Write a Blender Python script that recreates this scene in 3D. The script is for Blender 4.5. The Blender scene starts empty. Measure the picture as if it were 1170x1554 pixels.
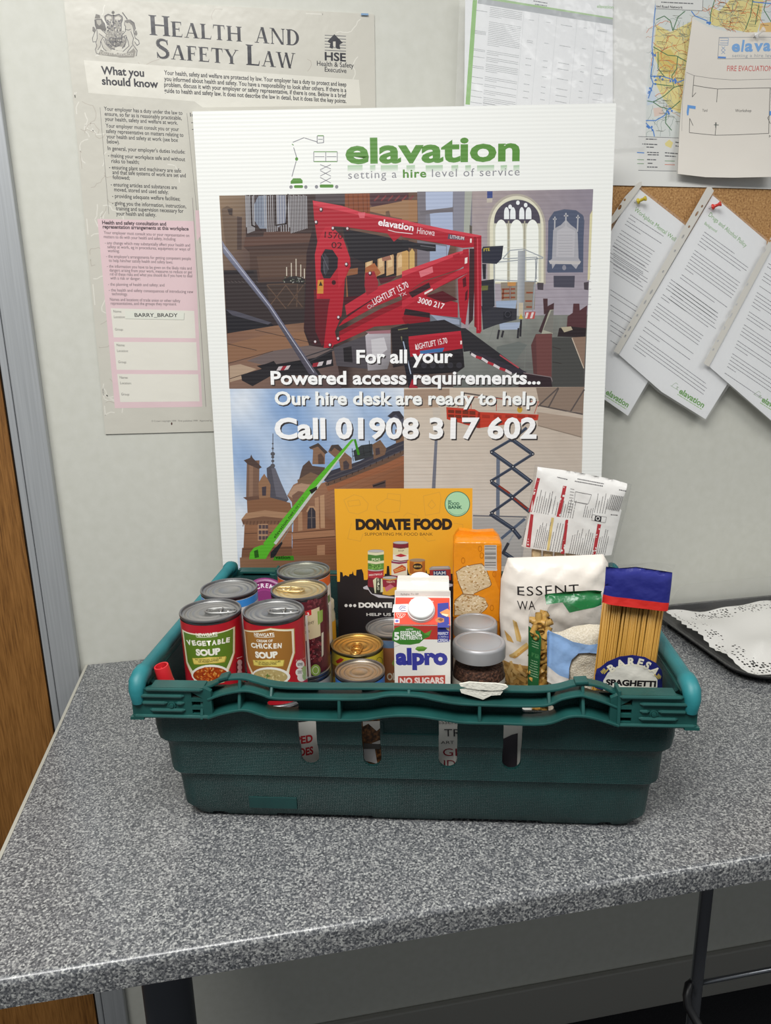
import bpy, bmesh, math, random
from mathutils import Vector, Matrix
from mathutils.geometry import tessellate_polygon
PI = math.pi
R = math.radians
rnd = random.Random(7)
SC = bpy.context.scene
COL = SC.collection

# ------------------------------------------------------------------ camera, light, exposure
T = 0.983                                   # height of the worktop above the floor
CAM = Vector((0.3014, -1.2478, T + 0.5706))
YAW, PITCH, ROLL, FPX = 0.1785, 0.2577, -0.0207, 1126.5
FW = Vector((math.sin(YAW) * math.cos(PITCH), math.cos(YAW) * math.cos(PITCH), -math.sin(PITCH)))
_r = Vector((math.cos(YAW), -math.sin(YAW), 0))
_u = _r.cross(FW)
RT = math.cos(ROLL) * _r + math.sin(ROLL) * _u
UP = -math.sin(ROLL) * _r + math.cos(ROLL) * _u
cd = bpy.data.cameras.new('camera')
cam = bpy.data.objects.new('camera', cd)
COL.objects.link(cam)
cd.sensor_fit = 'HORIZONTAL'
cd.sensor_width = 36.0
cd.lens = 36.0 * FPX / 1170.0
cd.clip_start = 0.02
m3 = Matrix((RT, UP, -FW)).transposed()
cam.matrix_world = Matrix.Translation(CAM) @ m3.to_4x4()
SC.camera = cam

SC.view_settings.view_transform = 'Standard'
SC.view_settings.look = 'None'
SC.view_settings.gamma = 1
SC.view_settings.use_curve_mapping = False
SC.view_settings.exposure = -0.10
SC.cycles.max_bounces = 10
SC.cycles.transparent_max_bounces = 24

w = bpy.data.worlds.new('world')
SC.world = w
w.use_nodes = True
w.node_tree.nodes['Background'].inputs[0].default_value = (0.93, 0.97, 1.0, 1)
w.node_tree.nodes['Background'].inputs[1].default_value = 0.27

def area(name, loc, target, sx, sy, power, col=(1, 0.99, 0.965)):
    l = bpy.data.lights.new(name, 'AREA')
    l.shape = 'RECTANGLE'
    l.size = sx
    l.size_y = sy
    l.energy = power
    l.color = col
    o = bpy.data.objects.new(name, l)
    o.location = loc
    o.rotation_euler = (Vector(target) - Vector(loc)).to_track_quat('-Z', 'Y').to_euler()
    COL.objects.link(o)
    return o
# fluorescent ceiling panels of the room: one over the camera, one further along to the right
area('ceiling_panel_light', (-0.1, -0.95, T + 1.75), (-0.1, -0.949, 0), 1.2, 0.6, 13)
area('ceiling_panel_light', (-0.1, -1.42, T + 1.75), (-0.1, -1.419, 0), 1.2, 0.6, 43)
area('ceiling_panel_light', (2.0, -1.5, T + 1.75), (2.0, -1.499, 0), 1.2, 0.6, 22)

# ------------------------------------------------------------------ colours and materials
def lin(c):
    return tuple(((v / 255) / 12.92) if v / 255 <= 0.04045 else (((v / 255) + 0.055) / 1.055) ** 2.4 for v in c)
NAMED = dict(white=(236, 236, 230), black=(30, 28, 30))
def C3(c):
    if isinstance(c, str):
        if c in NAMED:
            c = NAMED[c]
        else:
            c = tuple(int(c[i:i + 2], 16) for i in (0, 2, 4))
    return lin(c)
def C4(c):
    return (*C3(c), 1)

def new_mat(name):
    m = bpy.data.materials.new(name)
    m.use_nodes = True
    nt = m.node_tree
    return m, nt, nt.nodes['Principled BSDF']
def node(nt, kind, **kw):
    n = nt.nodes.new(kind)
    for k, v in kw.items():
        setattr(n, k, v)
    return n
def plain(name, col, rough=0.5, metal=0.0, bump=None, spec=0.5, coat=0.0):
    m, nt, b = new_mat(name)
    b.inputs['Base Color'].default_value = C4(col)
    b.inputs['Roughness'].default_value = rough
    b.inputs['Metallic'].default_value = metal
    b.inputs['Specular IOR Level'].default_value = spec
    b.inputs['Coat Weight'].default_value = coat
    if bump:
        add_bump(nt, b, *bump)
    return m
def add_bump(nt, b, scale, dist, detail=3):
    tc = node(nt, 'ShaderNodeTexCoord')
    n = node(nt, 'ShaderNodeTexNoise')
    n.inputs['Scale'].default_value = scale
    n.inputs['Detail'].default_value = detail
    nt.links.new(tc.outputs['Object'], n.inputs['Vector'])
    bp = node(nt, 'ShaderNodeBump')
    bp.inputs['Strength'].default_value = 1
    bp.inputs['Distance'].default_value = dist
    nt.links.new(n.outputs['Fac'], bp.inputs['Height'])
    nt.links.new(bp.outputs['Normal'], b.inputs['Normal'])
    return bp
def speckle(name, stops, scale, rough=0.5, bump=0.0, stretch=(1, 1, 1), detail=2, metal=0, spec=0.5):
    """noise driven colour ramp"""
    m, nt, b = new_mat(name)
    tc = node(nt, 'ShaderNodeTexCoord')
    mp = node(nt, 'ShaderNodeMapping')
    mp.inputs['Scale'].default_value = stretch
    n = node(nt, 'ShaderNodeTexNoise')
    n.inputs['Scale'].default_value = scale
    n.inputs['Detail'].default_value = detail
    cr = node(nt, 'ShaderNodeValToRGB')
    el = cr.color_ramp.elements
    while len(el) < len(stops):
        el.new(0.5)
    for e, (p, c) in zip(el, stops):
        e.position = p
        e.color = C4(c)
    nt.links.new(tc.outputs['Object'], mp.inputs['Vector'])
    nt.links.new(mp.outputs['Vector'], n.inputs['Vector'])
    nt.links.new(n.outputs['Fac'], cr.inputs['Fac'])
    nt.links.new(cr.outputs['Color'], b.inputs['Base Color'])
    b.inputs['Roughness'].default_value = rough
    b.inputs['Metallic'].default_value = metal
    b.inputs['Specular IOR Level'].default_value = spec
    if bump:
        bp = node(nt, 'ShaderNodeBump')
        bp.inputs['Distance'].default_value = bump
        nt.links.new(n.outputs['Fac'], bp.inputs['Height'])
        nt.links.new(bp.outputs['Normal'], b.inputs['Normal'])
    return m
def ink_mat(name, rough=0.6, bump=None, coat=0.0, flute=None, metal=0.0, spec=0.4):
    """print: colour comes from the artwork stored on the mesh"""
    m, nt, b = new_mat(name)
    a = node(nt, 'ShaderNodeAttribute', attribute_name='ink')
    nt.links.new(a.outputs['Color'], b.inputs['Base Color'])
    b.inputs['Roughness'].default_value = rough
    b.inputs['Specular IOR Level'].default_value = spec
    b.inputs['Coat Weight'].default_value = coat
    b.inputs['Coat Roughness'].default_value = 0.08
    b.inputs['Metallic'].default_value = metal
    bp = None
    if bump:
        bp = add_bump(nt, b, *bump)
    if flute:
        tc = node(nt, 'ShaderNodeTexCoord')
        wv = node(nt, 'ShaderNodeTexWave', bands_direction='Y', wave_profile='SIN')
        wv.inputs['Scale'].default_value = flute[0]
        wv.inputs['Distortion'].default_value = 0
        bq = node(nt, 'ShaderNodeBump')
        bq.inputs['Distance'].default_value = flute[1]
        nt.links.new(tc.outputs['Object'], wv.inputs['Vector'])
        nt.links.new(wv.outputs['Fac'], bq.inputs['Height'])
        nt.links.new(bq.outputs['Normal'], b.inputs['Normal'])
    return m
def film(name, tint=(255, 255, 255), rough=0.08, alpha=0.12, bump=(60, 0.004), edge=0.5):
    """thin clear plastic: mostly see-through with glossy highlights"""
    m, nt, b = new_mat(name)
    out = nt.nodes['Material Output']
    b.inputs['Base Color'].default_value = C4(tint)
    b.inputs['Roughness'].default_value = rough
    b.inputs['Specular IOR Level'].default_value = 0.9
    tr = node(nt, 'ShaderNodeBsdfTransparent')
    fr = node(nt, 'ShaderNodeLayerWeight')
    fr.inputs['Blend'].default_value = 0.25
    mr = node(nt, 'ShaderNodeMapRange')
    mr.inputs['To Min'].default_value = alpha
    mr.inputs['To Max'].default_value = min(1, alpha + edge)
    mx = node(nt, 'ShaderNodeMixShader')
    if bump:
        bp = add_bump(nt, b, *bump)
        nt.links.new(bp.outputs['Normal'], fr.inputs['Normal'])
    nt.links.new(fr.outputs['Facing'], mr.inputs['Value'])
    nt.links.new(mr.outputs['Result'], mx.inputs['Fac'])
    nt.links.new(tr.outputs[0], mx.inputs[1])
    nt.links.new(b.outputs[0], mx.inputs[2])
    nt.links.new(mx.outputs[0], out.inputs['Surface'])
    return m

# ------------------------------------------------------------------ objects
def mesh_obj(name, verts, faces, mat=None, parent=None, smooth=False, mats=None, mi=None):
    me = bpy.data.meshes.new(name)
    me.from_pydata([tuple(v) for v in verts], [], faces)
    for m in (mats or ([mat] if mat else [])):
        me.materials.append(m)
    if mi:
        me.polygons.foreach_set('material_index', mi)
    if smooth:
        me.polygons.foreach_set('use_smooth', [True] * len(me.polygons))
    me.update()
    o = bpy.data.objects.new(name, me)
    COL.objects.link(o)
    if parent:
        o.parent = parent
    return o
def bm_obj(name, bm, mat=None, parent=None, smooth=False, angle=None):
    bmesh.ops.recalc_face_normals(bm, faces=bm.faces)
    me = bpy.data.meshes.new(name)
    bm.to_mesh(me)
    bm.free()
    if mat:
        me.materials.append(mat)
    if smooth:
        me.polygons.foreach_set('use_smooth', [True] * len(me.polygons))
        if angle:
            me.set_sharp_from_angle(angle=R(angle))
    o = bpy.data.objects.new(name, me)
    COL.objects.link(o)
    if parent:
        o.parent = parent
    return o
def tag(o, label, cat, group=None, kind=None):
    if label:
        o['label'] = label
    if cat:
        o['category'] = cat
    if group:
        o['group'] = group
    if kind:
        o['kind'] = kind
    return o
def thing(name, label, cat, mat4, group=None):
    o = bpy.data.objects.new(name, None)
    o.empty_display_size = 0.02
    COL.objects.link(o)
    o.matrix_world = mat4
    return tag(o, label, cat, group)
def struct(o):
    o['kind'] = 'structure'
    return o
def box(bm, x0, x1, y0, y1, z0, z1, bevel=0.0, seg=2):
    r = bmesh.ops.create_cube(bm, size=1)
    for v in r['verts']:
        v.co = Vector((x0 + (v.co.x + .5) * (x1 - x0), y0 + (v.co.y + .5) * (y1 - y0), z0 + (v.co.z + .5) * (z1 - z0)))
    if bevel:
        es = list({e for v in r['verts'] for e in v.link_edges})
        bmesh.ops.bevel(bm, geom=es, offset=bevel, segments=seg, affect='EDGES', profile=0.5)
def box_obj(name, x0, x1, y0, y1, z0, z1, mat, parent=None, bevel=0.0):
    bm = bmesh.new()
    box(bm, x0, x1, y0, y1, z0, z1, bevel)
    return bm_obj(name, bm, mat, parent)
def prism(bm, pts, y0, y1):
    """polygon in x,z pushed from y0 to y1"""
    a = [bm.verts.new((x, y0, z)) for x, z in pts]
    b = [bm.verts.new((x, y1, z)) for x, z in pts]
    bm.faces.new(a)
    bm.faces.new(b[::-1])
    n = len(pts)
    for i in range(n):
        bm.faces.new((a[i], b[i], b[(i + 1) % n], a[(i + 1) % n]))
def lathe(bm, prof, n=64, cx=0, cy=0):
    """profile of (r, z); closes the poles where r == 0"""
    rings = []
    for r, z in prof:
        if r < 1e-6:
            rings.append([bm.verts.new((cx, cy, z))])
        else:
            rings.append([bm.verts.new((cx + r * math.cos(2 * PI * i / n), cy + r * math.sin(2 * PI * i / n), z)) for i in range(n)])
    for a, b in zip(rings, rings[1:]):
        for i in range(n):
            j = (i + 1) % n
            if len(a) == 1 and len(b) == 1:
                continue
            if len(a) == 1:
                bm.faces.new((a[0], b[i], b[j]))
            elif len(b) == 1:
                bm.faces.new((a[i], a[j], b[0]))
            else:
                bm.faces.new((a[i], a[j], b[j], b[i]))
def tube(bm, pts, r, n=10, closed=False, caps=True):
    pts = [Vector(p) for p in pts]
    rs = r if isinstance(r, (list, tuple)) else [r] * len(pts)
    rings = []
    prev = None
    for i, p in enumerate(pts):
        a = pts[i - 1] if (i > 0 or closed) else p
        b = pts[(i + 1) % len(pts)] if (i < len(pts) - 1 or closed) else p
        t = (b - a).normalized()
        if prev is None:
            s = t.orthogonal().normalized()
        else:
            s = (prev - t * prev.dot(t)).normalized()
        prev = s
        q = t.cross(s)
        rings.append([bm.verts.new(p + rs[i] * (math.cos(2 * PI * k / n) * s + math.sin(2 * PI * k / n) * q)) for k in range(n)])
    m = len(rings)
    for i in range(m if closed else m - 1):
        a, b = rings[i], rings[(i + 1) % m]
        for k in range(n):
            bm.faces.new((a[k], a[(k + 1) % n], b[(k + 1) % n], b[k]))
    if caps and not closed:
        bm.faces.new(rings[0][::-1])
        bm.faces.new(rings[-1])
def arc(cx, cy, r, a0, a1, n):
    return [(cx + r * math.cos(R(a0 + (a1 - a0) * i / n)), cy + r * math.sin(R(a0 + (a1 - a0) * i / n))) for i in range(n + 1)]
def rrect(x0, y0, x1, y1, r, n=5):
    return (arc(x1 - r, y1 - r, r, 0, 90, n) + arc(x0 + r, y1 - r, r, 90, 180, n)
            + arc(x0 + r, y0 + r, r, 180, 270, n) + arc(x1 - r, y0 + r, r, 270, 360, n))
def boolean(o, cutters, op='DIFFERENCE'):
    for c in cutters:
        md = o.modifiers.new('cut', 'BOOLEAN')
        md.operation = op
        md.solver = 'EXACT'
        md.object = c
    dg = bpy.context.evaluated_depsgraph_get()
    me = bpy.data.meshes.new_from_object(o.evaluated_get(dg))
    o.modifiers.clear()
    old = o.data
    o.data = me
    for c in cutters:
        d = c.data
        bpy.data.objects.remove(c)
        bpy.data.meshes.remove(d)

# ------------------------------------------------------------------ photo ray to the place
def ray(px, py):
    return ((px - 585) / FPX * RT - (py - 777) / FPX * UP + FW)
def on_plane(px, py, o, n):
    d = ray(px, py)
    return CAM + d * ((o - CAM).dot(n) / d.dot(n))

# ------------------------------------------------------------------ type
_cache = {}
def glyphs(s, bold=0.0, sp=1.0, shear=0.0):
    k = (s, bold, sp, shear)
    if k in _cache:
        return _cache[k]
    cu = bpy.data.curves.new('t', 'FONT')
    cu.body = s
    cu.size = 1
    cu.resolution_u = 3
    cu.offset = bold
    cu.space_character = sp
    cu.shear = shear
    o = bpy.data.objects.new('t', cu)
    COL.objects.link(o)
    dg = bpy.context.evaluated_depsgraph_get()
    dg.update()
    me = bpy.data.meshes.new_from_object(o.evaluated_get(dg))
    vs = [(v.co.x, v.co.y) for v in me.vertices]
    fs = [tuple(p.vertices) for p in me.polygons]
    bpy.data.meshes.remove(me)
    bpy.data.objects.remove(o)
    bpy.data.curves.remove(cu)
    x0 = min((v[0] for v in vs), default=0)
    x1 = max((v[0] for v in vs), default=1)
    _cache[k] = (vs, fs, x0, x1)
    return _cache[k]
def cap_height(bold):
    vs = glyphs('H', bold)[0]
    return max(v[1] for v in vs)

# ------------------------------------------------------------------ printed surfaces
class Sheet:
    """Artwork on a surface. u,v in metres in the plane o,U,V; warp(u,v,w) gives the local point."""
    STEP = 6e-6
    BASE = 0.0
    def __init__(s, o, U, V, warp=None, du=None, dv=None):
        s.o = Vector(o)
        s.U = Vector(U).normalized()
        s.V = Vector(V)
        s.N = s.U.cross(s.V).normalized()
        s.V = s.N.cross(s.U)
        s.warp = warp or (lambda u, v, w: (u, v, w))
        s.du, s.dv = du, dv
        s.vs, s.fs, s.cs, s.mi = [], [], [], []
        s.boxes = []
        s.bias = 0.0
        s.cur = 0
    def mat4(s):
        m = Matrix((s.U, s.V, s.N)).transposed().to_4x4()
        m.translation = s.o
        return m
    def uv(s, px, py):
        p = on_plane(px, py, s.o + s.N * s.bias, s.N) - s.o
        return (p.dot(s.U), p.dot(s.V))
    def emit(s, pts, tris, cols, w=None):
        """pts in uv, tris index lists, cols one colour or one per point"""
        if w is None:
            # one step above whatever earlier artwork this piece covers
            a0, a1 = min(p[0] for p in pts), max(p[0] for p in pts)
            b0, b1 = min(p[1] for p in pts), max(p[1] for p in pts)
            k = 1 + max((q[4] for q in s.boxes if q[0] < a1 and q[1] > a0 and q[2] < b1 and q[3] > b0), default=0)
            s.boxes.append((a0, a1, b0, b1, k))
            w = s.BASE + k * s.STEP
        if not isinstance(cols, list):
            cols = [cols] * len(pts)
        if s.du or s.dv:
            bm = bmesh.new()
            lay = bm.verts.layers.float_color.new('c')
            vv = []
            for (u, v), c in zip(pts, cols):
                q = bm.verts.new((u, v, 0))
                q[lay] = (*c, 1)
                vv.append(q)
            for t in tris:
                try:
                    bm.faces.new([vv[i] for i in t])
                except ValueError:
                    pass
            for ax, st in ((0, s.du), (1, s.dv)):
                if not st:
                    continue
                lo = min(p[ax] for p in pts)
                hi = max(p[ax] for p in pts)
                i = math.floor(lo / st) + 1
                while i * st < hi - 1e-7:
                    co = [0, 0, 0]
                    no = [0, 0, 0]
                    co[ax] = i * st
                    no[ax] = 1
                    bmesh.ops.bisect_plane(bm, geom=bm.verts[:] + bm.edges[:] + bm.faces[:], plane_co=co, plane_no=no, dist=1e-7)
                    i += 1
            bm.verts.index_update()
            pts = [(q.co.x, q.co.y) for q in bm.verts]
            cols = [tuple(q[lay])[:3] for q in bm.verts]
            tris = [[q.index for q in f.verts] for f in bm.faces]
            bm.free()
        b = len(s.vs)
        for (u, v) in pts:
            s.vs.append(s.warp(u, v, w))
        s.cs.extend(cols)
        for t in tris:
            t = [b + i for i in t]
            # keep every face turned to the front
            s.fs.append(t)
            s.mi.append(s.cur)
    def poly_uv(s, pts, col, cols=None):
        pts = [tuple(p) for p in pts]
        tr = tessellate_polygon([[Vector((*p, 0)) for p in pts]])
        out = []
        for t in tr:
            a, b, c = (pts[i] for i in t)
            ar = (b[0] - a[0]) * (c[1] - a[1]) - (b[1] - a[1]) * (c[0] - a[0])
            out.append(list(t) if ar > 0 else list(t)[::-1])
        s.emit(pts, out, [C3(c) for c in cols] if cols else C3(col))
    def poly(s, pts, col, cols=None):
        s.poly_uv([s.uv(*p) for p in pts], col, cols)
    def rect(s, x0, y0, x1, y1, col):
        s.poly([(x0, y0), (x1, y0), (x1, y1), (x0, y1)], col)
    def quads(s, lst, col):
        """many quads in photo pixels in one layer"""
        pts, tr = [], []
        for q in lst:
            b = len(pts)
            q = [s.uv(*p) for p in q]
            ar = sum(q[i][0] * q[(i + 1) % 4][1] - q[(i + 1) % 4][0] * q[i][1] for i in range(4))
            pts += q
            tr.append([b, b + 1, b + 2, b + 3] if ar > 0 else [b + 3, b + 2, b + 1, b])
        s.emit(pts, tr, C3(col))
    def line(s, pts, wpx, col, closed=False):
        """stroke along photo pixels, width in pixels"""
        q = []
        pts = [Vector(p) for p in pts]
        if closed:
            pts = pts + [pts[0]]
        for a, b in zip(pts, pts[1:]):
            d = b - a
            if d.length < 1e-6:
                continue
            d.normalize()
            n = Vector((-d.y, d.x)) * (wpx / 2)
            e = d * (wpx * 0.25)
            q.append([tuple(a - e + n), tuple(b + e + n), tuple(b + e - n), tuple(a - e - n)])
        if q:
            s.quads(q, col)
    def lines(s, plist, wpx, col):
        q = []
        for pts in plist:
            pts = [Vector(p) for p in pts]
            for a, b in zip(pts, pts[1:]):
                d = b - a
                if d.length < 1e-6:
                    continue
                d.normalize()
                n = Vector((-d.y, d.x)) * (wpx / 2)
                q.append([tuple(a + n), tuple(b + n), tuple(b - n), tuple(a - n)])
        if q:
            s.quads(q, col)
    def ell(s, cx, cy, rx, ry, col, n=28, rot=0, a0=0, a1=360):
        c, si = math.cos(R(rot)), math.sin(R(rot))
        p = []
        full = abs(a1 - a0) >= 360
        for i in range(n if full else n + 1):
            a = R(a0 + (a1 - a0) * i / n)
            x, y = rx * math.cos(a), ry * math.sin(a)
            p.append((cx + x * c - y * si, cy + x * si + y * c))
        s.poly(p, col)
    def ring(s, cx, cy, rx, ry, wpx, col, n=30, a0=0, a1=360):
        s.line([(cx + rx * math.cos(R(a0 + (a1 - a0) * i / n)), cy + ry * math.sin(R(a0 + (a1 - a0) * i / n))) for i in range(n + 1)], wpx, col)
    def grid(s, quad, nx, ny, fn):
        """quad (tl,tr,br,bl) in pixels, smooth colours fn(s,t) sRGB"""
        tl, tr_, br, bl = (Vector(p) for p in quad)
        pts, cols, tr = [], [], []
        for j in range(ny + 1):
            for i in range(nx + 1):
                a, b = i / nx, j / ny
                p = (tl * (1 - a) + tr_ * a) * (1 - b) + (bl * (1 - a) + br * a) * b
                pts.append(s.uv(*p))
                c = fn(a, b)
                cols.append(lin([max(0, min(255, x)) for x in c]))
        for j in range(ny):
            for i in range(nx):
                k = j * (nx + 1) + i
                tr.append([k, k + nx + 1, k + nx + 2, k + 1])
        s.emit(pts, tr, cols)
    def text(s, st, p0, p1, h, col, bold=0.0, sp=1.0, shear=0.0, shadow=None, arcfn=None):
        """baseline from p0 to p1 in photo pixels, capital height h pixels"""
        a = Vector(s.uv(*p0))
        b = Vector(s.uv(*p1))
        d = Vector(p1) - Vector(p0)
        up = Vector((d.y, -d.x)).normalized() * h
        hh = (Vector(s.uv(p0[0] + up.x, p0[1] + up.y)) - a).length
        if shadow:
            k = Vector(s.uv(p0[0] + shadow[0], p0[1] + shadow[1])) - a
            s.text_uv(st, a + k, b + k, hh, shadow[2], bold, sp, shear)
        s.text_uv(st, a, b, hh, col, bold, sp, shear)
    def text_uv(s, st, a, b, hh, col, bold=0.0, sp=1.0, shear=0.0):
        vs, fs, x0, x1 = glyphs(st, bold, sp, shear)
        a, b = Vector(a), Vector(b)
        d = (b - a)
        L = d.length
        d.normalize()
        n = Vector((-d.y, d.x))
        sx = L / max(1e-6, x1 - x0)
        sy = hh / cap_height(bold)
        pts = [tuple(a + d * ((x - x0) * sx) + n * (y * sy)) for x, y in vs]
        s.emit(pts, [list(f) for f in fs], C3(col))
    def text_c(s, st, cx, y, h, col, aspect=1.0, dy=0.0, **kw):
        """centred on cx, natural width times aspect; dy = rise in px per px to the right"""
        vs, fs, x0, x1 = glyphs(st, kw.get('bold', 0.0), kw.get('sp', 1.0), kw.get('shear', 0.0))
        W = (x1 - x0) * h / cap_height(kw.get('bold', 0.0)) * aspect
        s.text(st, (cx - W / 2, y - dy * -W / 2 * -1), (cx + W / 2, y + dy * W / 2), h, col, **kw)
    def text_arc(s, st, c, r, a0, a1, h, col, bold=0.0, flip=False):
        """letters along an arc in uv metres: centre c, radius r, from angle a0 to a1 (degrees)"""
        ws = []
        for ch in st:
            _, _, x0, x1 = glyphs(ch, bold) if ch != ' ' else (0, 0, 0, .3)
            ws.append(x1 - x0 + 0.12)
        tot = sum(ws)
        pos = 0
        for ch, wd in zip(st, ws):
            am = R(a0 + (a1 - a0) * (pos + wd / 2) / tot)
            cw = abs(R(a1 - a0)) * r * (wd - 0.12) / tot
            pos += wd
            if ch == ' ':
                continue
            m = Vector((c[0] + r * math.cos(am), c[1] + r * math.sin(am)))
            t = Vector((math.sin(am), -math.cos(am))) * (1 if a1 < a0 else -1)
            s.text_uv(ch, m - t * cw / 2, m + t * cw / 2, h, col, bold)
    def words(s, p0, p1, h, col, gap=0.35, lo=1.0, hi=4.5, fill=1.0, seed=None):
        """a line of unreadably small type: word-shaped dashes along p0..p1"""
        s.para([(p0, p1)], h, col, gap, lo, hi)
    def para(s, rows, h, col, gap=0.45, lo=1.0, hi=5.0):
        q = []
        for p0, p1 in rows:
            p0, p1 = Vector(p0), Vector(p1)
            d = p1 - p0
            L = d.length
            d.normalize()
            n = Vector((d.y, -d.x)) * h
            x = 0
            while x < L - h * 0.5:
                wd = min(rnd.uniform(lo, hi) * h, L - x)
                a = p0 + d * x
                b = p0 + d * (x + wd)
                q.append([tuple(a), tuple(b), tuple(b + n), tuple(a + n)])
                x += wd + gap * h
        if q:
            s.quads(q, col)
    def slab(s, outline_uv, th, col, front_w=0.0):
        """the sheet itself: outline with thickness behind the artwork"""
        pts = [tuple(p) for p in outline_uv]
        ar = sum(pts[i][0] * pts[(i + 1) % len(pts)][1] - pts[(i + 1) % len(pts)][0] * pts[i][1] for i in range(len(pts)))
        if ar < 0:
            pts = pts[::-1]
        tr = [list(t) for t in tessellate_polygon([[Vector((*p, 0)) for p in pts]])]
        tf = []
        for t in tr:
            a, b, c = (pts[i] for i in t)
            tf.append(t if (b[0] - a[0]) * (c[1] - a[1]) - (b[1] - a[1]) * (c[0] - a[0]) > 0 else t[::-1])
        s.emit(pts, tf, C3(col), 0.0)
        s.emit(pts, [t[::-1] for t in tf], C3(col), -th)
        if not (s.du or s.dv):
            n = len(pts)
            b = len(s.vs)
            for p in pts:
                s.vs.append(s.warp(*p, 0.0))
            for p in pts:
                s.vs.append(s.warp(*p, -th))
            s.cs.extend([C3(col)] * (2 * n))
            for i in range(n):
                j = (i + 1) % n
                s.fs.append([b + i, b + n + i, b + n + j, b + j])
                s.mi.append(s.cur)
    def build(s, name, mats, parent=None, smooth=False, place=True):
        if not isinstance(mats, (list, tuple)):
            mats = [mats]
        o = mesh_obj(name, s.vs, s.fs, parent=parent, smooth=smooth, mats=mats, mi=s.mi)
        at = o.data.color_attributes.new('ink', 'FLOAT_COLOR', 'POINT')
        flat = []
        for c in s.cs:
            flat += [c[0], c[1], c[2], 1]
        at.data.foreach_set('color', flat)
        if place and parent is None:
            o.matrix_world = s.mat4()
        return o

class Wrap(Sheet):
    """artwork round an upright cylinder (matrix M, radius r): u = arc length, v = height"""
    def __init__(s, M, r, du=0.002):
        s.M = M
        s.Mi = M.inverted()
        s.r = r
        super().__init__((0, 0, 0), (1, 0, 0), (0, 1, 0), warp=s.cyl, du=du)
    def cyl(s, u, v, w):
        a = u / s.r - PI / 2
        return ((s.r + w) * math.cos(a), (s.r + w) * math.sin(a), v)
    def uv(s, px, py):
        o = s.Mi @ CAM
        d = (s.Mi.to_3x3() @ ray(px, py))
        A = d.x ** 2 + d.y ** 2
        B = o.x * d.x + o.y * d.y
        Cc = o.x ** 2 + o.y ** 2 - s.r ** 2
        D = B * B - A * Cc
        t = (-B - math.sqrt(max(D, 0))) / A
        p = o + d * t
        return ((math.atan2(p.y, p.x) + PI / 2) * s.r, p.z)

def zoom(x0, y0, s):
    return lambda *q: [(x0 + x / s, y0 + y / s) for x, y in q]

# ================================================================== the room
WX = Vector((1, 0, 0))
WZ = Vector((0, 0, 1))
M_wall = speckle('wall_paint', [(0.3, 'c3c3b9'), (0.7, 'c9c9c0')], 60, rough=0.55, bump=0.00012, detail=6)
M_floor = speckle('dark_carpet', [(0.35, '17171a'), (0.65, '26262a')], 420, rough=0.95, bump=0.001)
M_skirt = plain('skirting_paint', '9c9a93', 0.5)
struct(box_obj('wall_back', -2.2, 3.4, 0, 0.12, 0, T + 1.78, M_wall))
struct(box_obj('floor', -2.2, 3.4, -4.2, 0.12, -0.05, 0, M_floor))
struct(box_obj('baseboard_back', 0.02, 3.4, -0.014, -0.0005, 0.0, 0.118, M_skirt, bevel=0.003))

def wood():
    m, nt, b = new_mat('oak_veneer')
    tc = node(nt, 'ShaderNodeTexCoord')
    mp = node(nt, 'ShaderNodeMapping')
    mp.inputs['Scale'].default_value = (300, 300, 13)
    n = node(nt, 'ShaderNodeTexNoise')
    n.inputs['Scale'].default_value = 1.6
    n.inputs['Detail'].default_value = 6
    n.inputs['Roughness'].default_value = 0.62
    mp2 = node(nt, 'ShaderNodeMapping')
    mp2.inputs['Scale'].default_value = (9, 9, 0.6)
    n2 = node(nt, 'ShaderNodeTexNoise')
    n2.inputs['Scale'].default_value = 2
    mx = node(nt, 'ShaderNodeMath', operation='MULTIPLY_ADD')
    mx.inputs[1].default_value = 0.45
    cr = node(nt, 'ShaderNodeValToRGB')
    el = cr.color_ramp.elements
    el.new(0.5)
    for e, (p, c) in zip(el, [(0.52, '5c3a1a'), (0.68, '7d5427'), (0.88, '936634')]):
        e.position, e.color = p, C4(c)
    L = nt.links.new
    L(tc.outputs['Object'], mp.inputs['Vector'])
    L(tc.outputs['Object'], mp2.inputs['Vector'])
    L(mp.outputs['Vector'], n.inputs['Vector'])
    L(mp2.outputs['Vector'], n2.inputs['Vector'])
    L(n2.outputs['Fac'], mx.inputs[0])
    L(n.outputs['Fac'], mx.inputs[2])
    L(mx.outputs[0], cr.inputs['Fac'])
    L(cr.outputs['Color'], b.inputs['Base Color'])
    b.inputs['Roughness'].default_value = 0.42
    return m
M_wood = wood()
M_alu = speckle('brushed_aluminium', [(0.3, 'a6a9ab'), (0.7, 'b3b6b8')], 6, rough=0.42, stretch=(60, 60, 1), metal=0.35)
M_gap = plain('gap_black', '0c0b0b', 0.8)  # near-black strip in the door gap, its shade put into the colour
struct(box_obj('door_1', -0.95, -0.069, -0.012, -0.0005, 0.006, T + 1.1, M_wood))
bm = bmesh.new()
box(bm, -0.064, -0.054, -0.019, -0.0005, 0.0, T + 1.12, 0.0015)
box(bm, -0.0535, -0.0125, -0.017, -0.0005, 0.0, T + 1.12, 0.002)
struct(bm_obj('trim_1', bm, M_alu))
struct(box_obj('gap_strip', -0.069, -0.064, -0.006, -0.0005, 0.0, T + 1.12, M_gap))

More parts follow.
